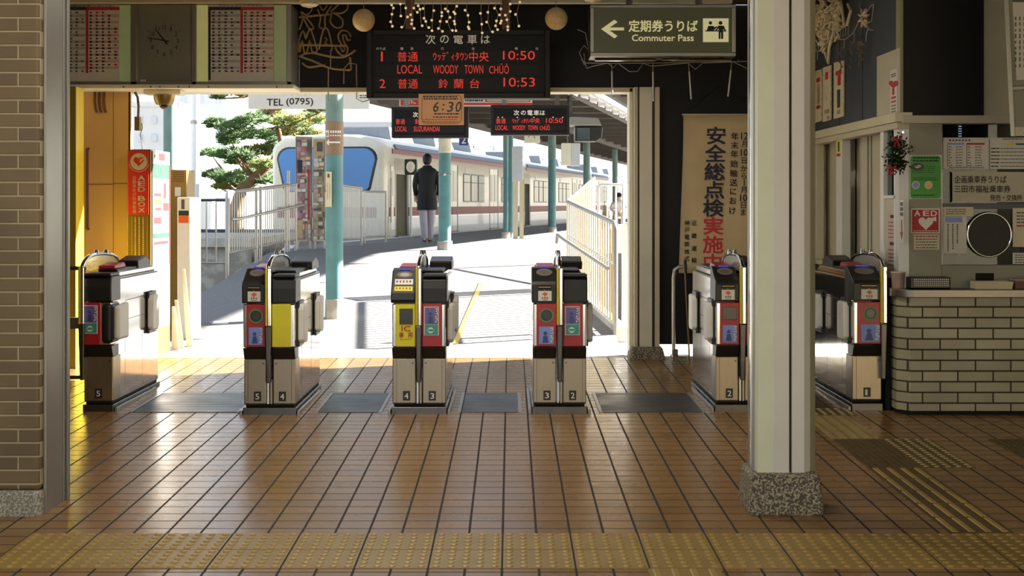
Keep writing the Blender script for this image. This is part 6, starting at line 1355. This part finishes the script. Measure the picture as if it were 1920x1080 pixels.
def car(u0, u1, doors, front=False):
    mb = MB(); cur = u0
    if front:
        s0 = sect(); loft(mb, [(0, shrink(s0, .90, .93)), (.05, shrink(s0, .95, .97)), (.16, shrink(s0, .985, .992)), (.34, s0), (.9, s0)], 'train_cream'); cur = .9
    for d, op in doors:
        if not op: continue
        loft(mb, [(cur, sect()), (d, sect())], 'train_cream'); loft(mb, [(d, sect(True)), (d+1.2, sect(True))], 'train_cream'); cur = d+1.2
    loft(mb, [(cur, sect()), (u1, sect())], 'train_cream'); body = mb.build('car_body', t, smooth=35)
    def segs(e0, e1):
        c_ = e0; o = []
        for d, op in doors:
            if op: o.append((c_, d)); c_ = d+1.2
        return o+[(c_, e1)]
    mb = MB()
    for a, b in segs(u0+.36, u1): pan(mb, a, b, 1.13, 1.34, 'train_red'); pan(mb, a, b, 1.09, 1.13, 'train_white'); pan(mb, a, b, ZL+.13, 1.09, 'train_grey', .004)
    mb.build('red_band', body)
    mb = MB(); pan(mb, u0+.6, u1, 2.56, 2.67, 'train_purple', .02); mb.hexa([TP(u0+.9, .02, 2.67), TP(u1, .02, 2.67), TP(u1, -.05, 2.78), TP(u0+.9, -.05, 2.78), TP(u0+.9, .04, 2.68), TP(u1, .04, 2.68), TP(u1, -.03, 2.79), TP(u0+.9, -.03, 2.79)], 'train_roof'); mb.build('gutter', body)
    edges = [u0+(.3 if front else .15)]
    for d, op in doors:
        if op:
            mb = MB(); pan(mb, d, d+1.2, ZD0, ZD1, 'train_interior', .01, -1.095); pan(mb, d+.2, d+1.0, 1.05, 1.3, 'bronze_panel', .02, -1.06); mb.build('doorway', body)
            mb = MB(); pan(mb, d+1.06, d+1.24, ZD0, ZD1, 'black_plastic', .02, -.03); pan(mb, d-.04, d+.02, ZD0, ZD1, 'alu_grey', .02, -.01); pan(mb, d-.06, d+1.26, ZD0-.03, ZD0, 'rail_dark', .08); mb.build('door_edge', body)
        else:
            mb = MB(); rpan(mb, d-.03, d+1.23, ZD0, ZD1+.03, 'alu_grey', .010, .1)
            for k in (0, 1):
                a = d+.02+.6*k; pan(mb, a, a+.57, ZD0+.02, ZD1, 'train_cream', .014); pan(mb, a, a+.57, 1.13, 1.34, 'train_red', .017); pan(mb, a, a+.57, ZD0+.02, 1.09, 'train_grey', .016)
            pan(mb, d+1.2, d+1.28, ZD0, ZD1, 'black_plastic', .02); pan(mb, d-.05, d+1.25, ZD0-.03, ZD0, 'rail_dark', .08); dr = mb.build('door', body)
            for k in (0, 1): mb = MB(); a = d+.1+.6*k; pan(mb, a, a+.40, 1.48, 2.3, 'train_glass_side', .021); mb.build('door_pane', dr)
        edges += [d-.25, d+1.45]
    edges.append(u1-.25)
    for i in range(0, len(edges), 2):
        a, b = edges[i], edges[i+1]
        if b-a < 1.2: continue
        n = max(1, min(3, int((b-a)/.95))); wd = min(1.0, (b-a)/n); a += ((b-a)-wd*n)/2
        for k in range(n):
            mb = MB(); x = a+wd*k+.05; rpan(mb, x, x+wd-.1, 1.46, 2.26, 'rail_dark', .010, .06); rpan(mb, x+.06, x+wd-.15, 1.50, 2.22, 'train_glass_side', .016, .05); pan(mb, x+.05, x+wd-.15, 2.0, 2.03, 'rail_dark', .02); mb.build('window', body)
        mb = MB(); pan(mb, a+.35, a+.6, 2.28, 2.42, 'sheet_white', .012); mb.build('side_lamp', body)
    u = u0+2.6
    while u+2.2 < u1:
        mb = MB(); p = [TP(u, -.55, 2.95), TP(u+2.2, -.55, 2.95), TP(u+2.2, -2.15, 2.95), TP(u, -2.15, 2.95)]; q = [TP(u+.12, -.65, 3.28), TP(u+2.08, -.65, 3.28), TP(u+2.08, -2.05, 3.28), TP(u+.12, -2.05, 3.28)]; mb.hexa(p+q, 'train_roof'); pan(mb, u+.5, u+1.2, 3.02, 3.2, 'rail_dark', .03, -.61); mb.build('roof_unit', body, bevel=.03); u += 4.6
    return body
b0 = car(0, 17.3, [(.91, True), (6.1, False), (11.8, False)], True)
b1 = car(17.5, 34.8, [(17.75, True), (23.4, False), (29.2, False)])
b2 = car(35.0, 52.3, [(38.0, False), (43.5, False), (49, False)])
# cab front: windscreen, band, lamps
def FP(a, z, e=0): return TP(-e-.0, a, z)
mb = MB(); pts = []; r = .28
for ca, cz, a0 in ((-.17-r, 1.68+r*.5, -90), (-.17-r, 2.70-r, 0), (-2.53+r, 2.70-r, 90), (-2.53+r, 1.68+r*.5, 180)):
    for k in range(6): a = math.radians(a0+18*k); rr_ = r if cz > 2 else r*.5; pts.append((ca+rr_*math.cos(a), cz+rr_*math.sin(a)))
n = len(pts); mb.add([FP(a, z, 0) for a, z in pts]+[FP(-1.35+(a+1.35)*.975, 2.2+(z-2.2)*.96, .03) for a, z in pts], [tuple(range(n, 2*n))]+[(i, (i+1) % n, n+(i+1) % n, n+i) for i in range(n)], 'black_plastic'); ws = mb.build('windscreen_frame', b0)
mb = MB(); mb.add([FP(-1.35+(a+1.35)*.955, 2.2+(z-2.2)*.92, .034) for a, z in pts], [tuple(range(n))], 'windscreen_sky'); mb.build('windscreen', b0)
mb = MB(); mb.hexa([FP(-.19, 1.10), FP(-2.5, 1.10), FP(-2.5, 1.34), FP(-.19, 1.34), FP(-.19, 1.10, .01), FP(-2.5, 1.10, .01), FP(-2.5, 1.34, .01), FP(-.19, 1.34, .01)], 'train_red'); mb.build('front_band', b0)
for a in (-.5, -2.2): mb = MB(); c = FP(a, .85, .03); mb.cyl(c, FP(a, .85, -.05), .11, n=16, m='sheet_white'); mb.build('headlamp', b0)
mb = MB(); mb.hexa([FP(-.25, -.1, -.1), FP(-2.45, -.1, -.1), FP(-2.45, .44, -.1), FP(-.25, .44, -.1), FP(-.25, -.1, .04), FP(-2.45, -.1, .04), FP(-2.45, .44, .04), FP(-.25, .44, .04)], 'rail_dark'); mb.build('coupler_skirt', b0)
mb = MB(); pan(mb, .45, .75, .8, 2.3, 'alu_grey', .006); pan(mb, .48, .72, .83, 2.27, 'train_cream', .010); pan(mb, .52, .68, 1.6, 2.15, 'train_glass_side', .014); mb.build('crew_door', b0)
mb = MB(); mb.tube([TP(.38, .04, 1.0), TP(.38, .04, 2.0)], .02, 6, 'alu_grey'); mb.build('grab_rail', b0)
for k, bb in ((5, b0), (12.5, b0), (22, b1), (31, b1), (40, b2), (48, b2)):
    for j in (0, 2.0):
        for o_ in (-.65, -2.05): mb = MB(); c = TP(k+j, o_, -.05); mb.cyl(c-TN*.06, c+TN*.06, .4, n=20, m='rail_dark'); mb.build('wheel', bb)
mb = MB(); mb.tube([TP(10, -1.0, 3.3), TP(10.8, -.7, 3.62), TP(9.6, -1.0, 3.9)], .03, 6, 'rail_dark'); mb.tube([TP(10, -1.7, 3.3), TP(10.8, -2.0, 3.62), TP(9.6, -1.7, 3.9)], .03, 6, 'rail_dark'); mb.tube([TP(9.6, -.6, 3.9), TP(9.6, -2.1, 3.9)], .03, 6, 'rail_dark'); mb.build('pantograph', b0)
for o_ in (-.82, -1.88): mb = MB(); mb.hexa([TP(-20, o_, -.62), TP(60, o_, -.62), TP(60, o_+.07, -.62), TP(-20, o_+.07, -.62), TP(-20, o_, -.46), TP(60, o_, -.46), TP(60, o_+.07, -.46), TP(-20, o_+.07, -.46)], 'steel_dark'); tag(mb.build('rail'), 'steel running rail under the train', 'rail', 'rails under the train')
# platform mirror by the first door
q = TP(.95, .35, 0); q.z = .66; t2 = thing('platform_mirror', q, 'green backed mirror on a white post beside the open train door', 'mirror')
mb = MB(); mb.cyl(q-Vector((0, 0, .02)), q+Vector((0, 0, 1.5)), .03, n=10, m='white_paint'); mb.build('post', t2, smooth=50)
mb = MB(); mb.box(q.x-.14, q.x+.14, q.y-.05, q.y+.05, q.z+1.42, q.z+1.78, 'leaf_dark'); bx_ = mb.build('housing', t2, bevel=.03); mb = MB(); mb.disc((q.x, q.y-.052, q.z+1.6), UX, UZ, (.1, .13), 'steel', 20); mb.build('mirror_glass', bx_)
# ================================================================ PEOPLE
def skin(name, nodes, edges, m, parent, origin, sub=2):
    me = bpy.data.meshes.new('s'); me.from_pydata([Vector(p) for p, r in nodes], edges, []); o = bpy.data.objects.new('s', me); C.objects.link(o)
    sm = o.modifiers.new('skin', 'SKIN'); sm.use_smooth_shade = True; ss = o.modifiers.new('sub', 'SUBSURF'); ss.levels = ss.render_levels = sub
    for i, (p, r) in enumerate(nodes): me.skin_vertices[0].data[i].radius = r if isinstance(r, tuple) else (r, r); me.skin_vertices[0].data[i].use_root = (i == 0)
    dg = bpy.context.evaluated_depsgraph_get(); dg.update(); m2 = bpy.data.meshes.new_from_object(o.evaluated_get(dg)); bpy.data.objects.remove(o); bpy.data.meshes.remove(me)
    m2.name = name; m2.materials.clear(); m2.materials.append(M[m]); m2.polygons.foreach_set('material_index', [0]*len(m2.polygons)); m2.polygons.foreach_set('use_smooth', [True]*len(m2.polygons))
    r_ = bpy.data.objects.new(name, m2); C.objects.link(r_)
    if parent: r_.parent = parent
    ORIG[r_.name] = Vector(origin); return r_
def rings(mb, rs, m, n=20):
    """rs: list of (centre, rx, ry) rings, closed at both ends"""
    vs = []
    for c, rx, ry in rs:
        for j in range(n): a = 2*PI*j/n; vs.append(Vector(c)+Vector((rx*math.cos(a), ry*math.sin(a), 0)))
    k = len(rs); mb.add(vs, [(i*n+j, i*n+(j+1) % n, (i+1)*n+(j+1) % n, (i+1)*n+j) for i in range(k-1) for j in range(n)]+[tuple(range(n))[::-1], tuple(range((k-1)*n, k*n))], m)
O = Vector((SX(801, 29.4), 29.4, .66))
nodes = [((0,0,.92),(.13,.10)), ((0,0,1.10),(.13,.10)), ((0,.01,1.30),(.14,.10)), ((0,.01,1.40),(.10,.08)), ((0,.015,1.50),.055), ((0,.03,1.56),(.065,.075)), ((0,.03,1.635),(.075,.09)), ((0,.025,1.69),(.055,.065))]
ed = [(0,1),(1,2),(2,3),(3,4),(4,5),(5,6),(6,7)]
for s_ in (-1, 1):
    b = len(nodes); fy = .10 if s_ > 0 else -.06
    nodes += [((s_*.09,0,.86),.08), ((s_*.075,fy*.7,.48),.055), ((s_*.045,fy-.05,.10),.038), ((s_*.05,fy+.09,.04),(.038,.028))]; ed += [(0,b),(b,b+1),(b+1,b+2),(b+2,b+3)]
    a = len(nodes); nodes += [((s_*.175,.0,1.37),.045), ((s_*.235,-.03,1.14),.044), ((s_*.225,.05,.93),.032), ((s_*.222,.07,.87),(.022,.034))]; ed += [(3,a),(a,a+1),(a+1,a+2),(a+2,a+3)]
    for k in range(4):
        f = len(nodes); yy = .045+.018*k; L_ = (.07, .08, .076, .06)[k]; nodes += [((s_*.222,yy,.835),.0095), ((s_*.216,yy+.004,.835-L_*.5),.0088), ((s_*.206,yy+.004,.835-L_),.0075)]; ed += [(a+3,f),(f,f+1),(f+1,f+2)]
    f = len(nodes); nodes += [((s_*.212,.105,.868),.010), ((s_*.205,.118,.84),.0085)]; ed += [(a+3,f),(f,f+1)]
tp_ = thing('person', O, 'person in a long black coat and pale trousers walking away along the platform', 'person')
skin('body', nodes, ed, 'skin', tp_, O)
mb = MB(); W_ = lambda x, y, z: O+Vector((x, y, z))
mb.sphere(W_(-.028,.122,1.635), .011, 8, 'sheet_white'); mb.sphere(W_(.028,.122,1.635), .011, 8, 'sheet_white'); mb.sphere(W_(0,.135,1.61), .016, 8, 'skin', (.8, 1, 1.3)); mb.box(O.x-.022, O.x+.022, O.y+.118, O.y+.126, O.z+1.573, O.z+1.58, 'pink_box'); mb.build('face', tp_, smooth=60)
for s_ in (-1, 1): mb = MB(); mb.sphere(W_(s_*.078, .025, 1.62), .026, 8, 'skin', (.4, .8, 1.2)); mb.build('ear', tp_, smooth=60)
mb = MB(); mb.sphere(W_(0, .012, 1.655), .108, 20, 'hair_black', (.86, .98, .92)); rings(mb, [(W_(0,-.02,1.53), .05, .05), (W_(0,-.02,1.57), .078, .075), (W_(0,-.005,1.62), .09, .095), (W_(0,0,1.66), .088, .095)], 'hair_black'); mb.build('hair', tp_, smooth=80)
mb = MB(); rings(mb, [(W_(0,.0,.635), .205, .155), (W_(0,0,.80), .20, .15), (W_(0,0,1.0), .185, .14), (W_(0,0,1.15), .18, .135), (W_(0,.0,1.30), .205, .14), (W_(0,.0,1.39), .21, .125), (W_(0,.0,1.445), .165, .105), (W_(0,.01,1.48), .10, .09), (W_(0,.01,1.515), .078, .085)], 'coat_black', 24); mb.hexa([W_(-.004,-.16,.62), W_(.004,-.16,.62), W_(.004,-.14,.62), W_(-.004,-.14,.62), W_(-.003,-.15,.95), W_(.003,-.15,.95), W_(.003,-.14,.95), W_(-.003,-.14,.95)], 'black_matte'); ct = mb.build('coat', tp_, smooth=70)
for s_ in (-1, 1): skin('sleeve', [((s_*.17,0,1.40),.07), ((s_*.215,-.01,1.28),.066), ((s_*.24,-.03,1.13),.058), ((s_*.228,.045,.94),.046), ((s_*.226,.05,.92),.045)], [(0,1),(1,2),(2,3),(3,4)], 'coat_black', ct, O)
for s_ in (-1, 1): fy = .10 if s_ > 0 else -.06; skin('trouser_leg', [((s_*.085,0,.84),.10), ((s_*.075,fy*.7,.48),.085), ((s_*.058,fy*.85-.028,.27),.078), ((s_*.045,fy-.05,.10),.074), ((s_*.045,fy-.05,.055),.072)], [(0,1),(1,2),(2,3),(3,4)], 'trouser_grey', tp_, O)
for s_ in (-1, 1): fy = .10 if s_ > 0 else -.06; sh = skin('shoe', [((s_*.045,fy-.085,.04),(.042,.034)), ((s_*.045,fy-.03,.045),(.046,.04)), ((s_*.052,fy+.06,.035),(.046,.028)), ((s_*.055,fy+.13,.028),(.038,.02))], [(0,1),(1,2),(2,3)], 'shoe_brown', tp_, O); mb = MB(); mb.sphere(W_(s_*.045, fy-.118, .06), .022, 8, 'sheet_white', (1, .5, 1)); mb.build('heel_patch', sh, smooth=60)
# seated person far along the platform, on a bench
y = 43.0; O = Vector((SX(1160, y), y, .66))
tb = thing('bench', O+Vector((.05, .1, 0)), 'bench under the person in white at the far right of the platform', 'bench')
mb = MB(); mb.box(O.x-.5, O.x+.55, y-.05, y+.35, 0.94, 0.99, 'wood_brown'); mb.build('seat', tb, bevel=.01)
for dx in (-.45, .5): mb = MB(); mb.box(O.x+dx-.03, O.x+dx+.03, y, y+.3, .655, .94, 'rail_dark'); mb.build('leg', tb)
tq = thing('person', O, 'seated person in white clothes and a dark cap at the far right of the platform', 'person')
nodes = [((0,.1,.46),(.14,.11)), ((0,.06,.62),(.14,.11)), ((0,-.02,.78),(.15,.11)), ((0,-.04,.86),.055), ((0,-.07,.93),(.07,.08)), ((0,-.07,1.0),(.06,.07))]; ed = [(0,1),(1,2),(2,3),(3,4),(4,5)]
for s_ in (-1, 1):
    b = len(nodes); nodes += [((s_*.09,-.02,.45),.08), ((s_*.10,-.32,.44),.06), ((s_*.10,-.30,.08),.04), ((s_*.10,-.40,.035),(.035,.028))]; ed += [(0,b),(b,b+1),(b+1,b+2),(b+2,b+3)]
    a = len(nodes); nodes += [((s_*.18,-.02,.76),.055), ((s_*.22,-.10,.58),.042), ((s_*.10,-.28,.54),.030), ((s_*.06,-.32,.53),(.03,.02))]; ed += [(2,a),(a,a+1),(a+1,a+2),(a+2,a+3)]
    for k in range(4): f = len(nodes); nodes += [((s_*(.055-.012*k)+.0,-.345,.545-.014*k),.009), ((s_*(.03-.01*k),-.385,.53-.014*k),.008)]; ed += [(a+3,f),(f,f+1)]
    f = len(nodes); nodes += [((s_*.05,-.34,.57),.009), ((s_*.035,-.365,.575),.008)]; ed += [(a+3,f),(f,f+1)]
skin('body', nodes, ed, 'skin', tq, O)
W_ = lambda x, y_, z: O+Vector((x, y_, z))
mb = MB(); rings(mb, [(W_(0,.1,.42), .18, .16), (W_(0,.06,.60), .18, .15), (W_(0,0,.74), .20, .14), (W_(0,-.03,.83), .13, .10), (W_(0,-.04,.86), .07, .07)], 'white_paint'); jk = mb.build('jacket', tq, smooth=70)
for s_ in (-1, 1): skin('sleeve', [((s_*.17,-.02,.77),.07), ((s_*.225,-.10,.58),.058), ((s_*.12,-.26,.54),.044)], [(0,1),(1,2)], 'white_paint', jk, O)
for s_ in (-1, 1): skin('trouser_leg', [((s_*.09,.05,.46),.095), ((s_*.10,-.32,.45),.075), ((s_*.10,-.31,.22),.062), ((s_*.10,-.30,.10),.055)], [(0,1),(1,2),(2,3)], 'sheet_white', tq, O)
mb = MB(); mb.sphere(W_(0,-.065,1.005), .095, 16, 'hair_black', (.92, 1, .8)); mb.box(O.x-.06, O.x+.06, O.y-.22, O.y-.12, O.z+.985, O.z+.997, 'hair_black'); mb.build('cap', tq, smooth=60)
mb = MB(); mb.sphere(W_(0,-.158,.935), .015, 8, 'skin'); 
for s_ in (-1, 1): mb.sphere(W_(s_*.028,-.142,.955), .010, 6, 'hair_black')
mb.build('face', tq, smooth=60)
tgb = thing('bag', O+Vector((-.4, .05, .33)), 'tan bag on the bench beside the seated person in white', 'bag'); mb = MB(); mb.prism([(O.x-.47, O.z+.328), (O.x-.25, O.z+.328), (O.x-.29, O.z+.72), (O.x-.43, O.z+.72)], 'y', y+.0, y+.2, 'poster_tan'); mb.build('body', tgb, bevel=.02); mb = MB(); mb.tube([W_(-.41, .1, .71), W_(-.40, .1, .82), W_(-.32, .1, .82), W_(-.31, .1, .71)], .01, 6, 'wood_brown'); mb.build('handle', tgb, smooth=60)
# ================================================================ PINE TREE
rn = random.Random(11); y = 44.0
base = Vector((SX(455, y), y, -.62))
t = thing('pine_tree', base, 'spreading pine tree beyond the steel railing, left of the train', 'tree')
trunk = [base, S(440, 400, y), S(452, 356, y), S(478, 332, y), S(512, 305, y), S(528, 270, y), S(520, 236, y), S(510, 205, y), S(500, 170, y)]
mb = MB(); mb.tube(trunk, [.26, .22, .17, .15, .12, .10, .08, .06, .03], 10, 'bark'); mb.build('trunk', t, smooth=60)
CL = [(402, 234, 22, 9), (440, 240, 34, 11), (475, 226, 34, 10), (508, 214, 30, 9), (545, 232, 34, 11), (585, 226, 30, 11), (432, 258, 26, 9), (480, 256, 34, 10), (530, 250, 28, 8), (575, 252, 28, 8), (400, 290, 24, 8), (440, 292, 32, 10), (480, 286, 30, 10), (518, 276, 30, 9), (455, 305, 28, 8), (430, 268, 18, 7), (398, 330, 18, 7), (425, 336, 30, 10), (470, 328, 34, 10), (450, 350, 34, 10), (420, 352, 20, 7), (500, 340, 24, 9), (460, 175, 40, 9), (410, 180, 14, 9), (540, 190, 40, 9), (495, 312, 26, 8), (600, 205, 30, 9), (535, 300, 20, 8)]
for k, (px, py, rx, ry) in enumerate(CL):
    yy = y+rn.uniform(-1.6, 1.6); c = S(px, py, yy); k_ = yy/FPX; j = min(range(2, len(trunk)), key=lambda q: (trunk[q]-c).length)
    mb = MB(); mid = (trunk[j]+c)/2+Vector((0, 0, -.12)); mb.tube([trunk[j], mid, c+Vector((0, 0, -.08))], [.05, .035, .02], 6, 'bark'); mb.build('branch', t, smooth=60)
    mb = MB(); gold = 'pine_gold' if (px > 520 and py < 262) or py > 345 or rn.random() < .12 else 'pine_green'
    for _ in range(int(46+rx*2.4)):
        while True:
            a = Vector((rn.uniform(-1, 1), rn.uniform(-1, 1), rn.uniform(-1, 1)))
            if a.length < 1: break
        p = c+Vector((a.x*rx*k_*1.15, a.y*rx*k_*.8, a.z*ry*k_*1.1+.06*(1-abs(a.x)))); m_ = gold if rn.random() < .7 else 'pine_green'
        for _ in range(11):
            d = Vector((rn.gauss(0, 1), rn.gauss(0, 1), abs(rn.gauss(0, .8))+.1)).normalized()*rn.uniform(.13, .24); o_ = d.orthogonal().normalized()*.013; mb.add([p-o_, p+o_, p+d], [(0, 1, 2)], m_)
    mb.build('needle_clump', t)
# ================================================================ BACKDROP BUILDINGS AND POLE
def block(name, px0, py0, px1, yb, dep, label, cols, rws, m='house_pale', wpx=(8, 14)):
    p = S(px0, py0, yb); q = S(px1, py0, yb); t = thing(name, ((p.x+q.x)/2, yb, -.62), label, 'building'); mb = MB(); mb.box(p.x, q.x, yb, yb+dep, -.63, p.z, m); mb.build('wall', t)
    for i in range(cols):
        for j in range(rws):
            cx = px0+(px1-px0)*(i+.5)/cols; cy = py0+18+j*34; mb = MB(); mb.prect(cx-wpx[0]/2, cy, cx+wpx[0]/2, cy+wpx[1], yb-.01, 'house_window', .08); mb.build('window', t)
    mb = MB(); mb.box(p.x-.2, q.x+.2, yb-.2, yb+dep+.2, p.z, p.z+.25, m); mb.build('parapet', t); return t
block('apartment_building', 330, 60, 424, 90, 14, 'pale apartment block faintly seen behind the pine tree', 3, 9)
block('apartment_building', 250, 200, 330, 75, 10, 'lower pale building behind the greyish teal column', 3, 4)
block('warehouse', 640, 238, 770, 75, 12, 'pale blue flat walled building behind the train front', 0, 0, 'train_grey')
block('house', 905, 258, 985, 88, 8, 'pale blue house seen under the canopy above the train', 3, 1, 'train_grey', (12, 8))
y = 34; t = thing('utility_pole', Vector((SX(366, y), y, -.62)), 'pale concrete utility pole behind the AED cabinet and the pine', 'pole'); mb = MB(); mb.cyl((SX(366, y), y, -.63), (SX(366, y), y, 8), 8*y/FPX, n=16, m='house_pale'); mb.build('shaft', t, smooth=50); mb = MB(); mb.cyl((SX(366, y), y, SZ(232, y)), (SX(366, y), y, SZ(226, y)), 9.5*y/FPX, n=16, m='alu_grey'); mb.build('band', t, smooth=50)
bpy.context.view_layer.update()
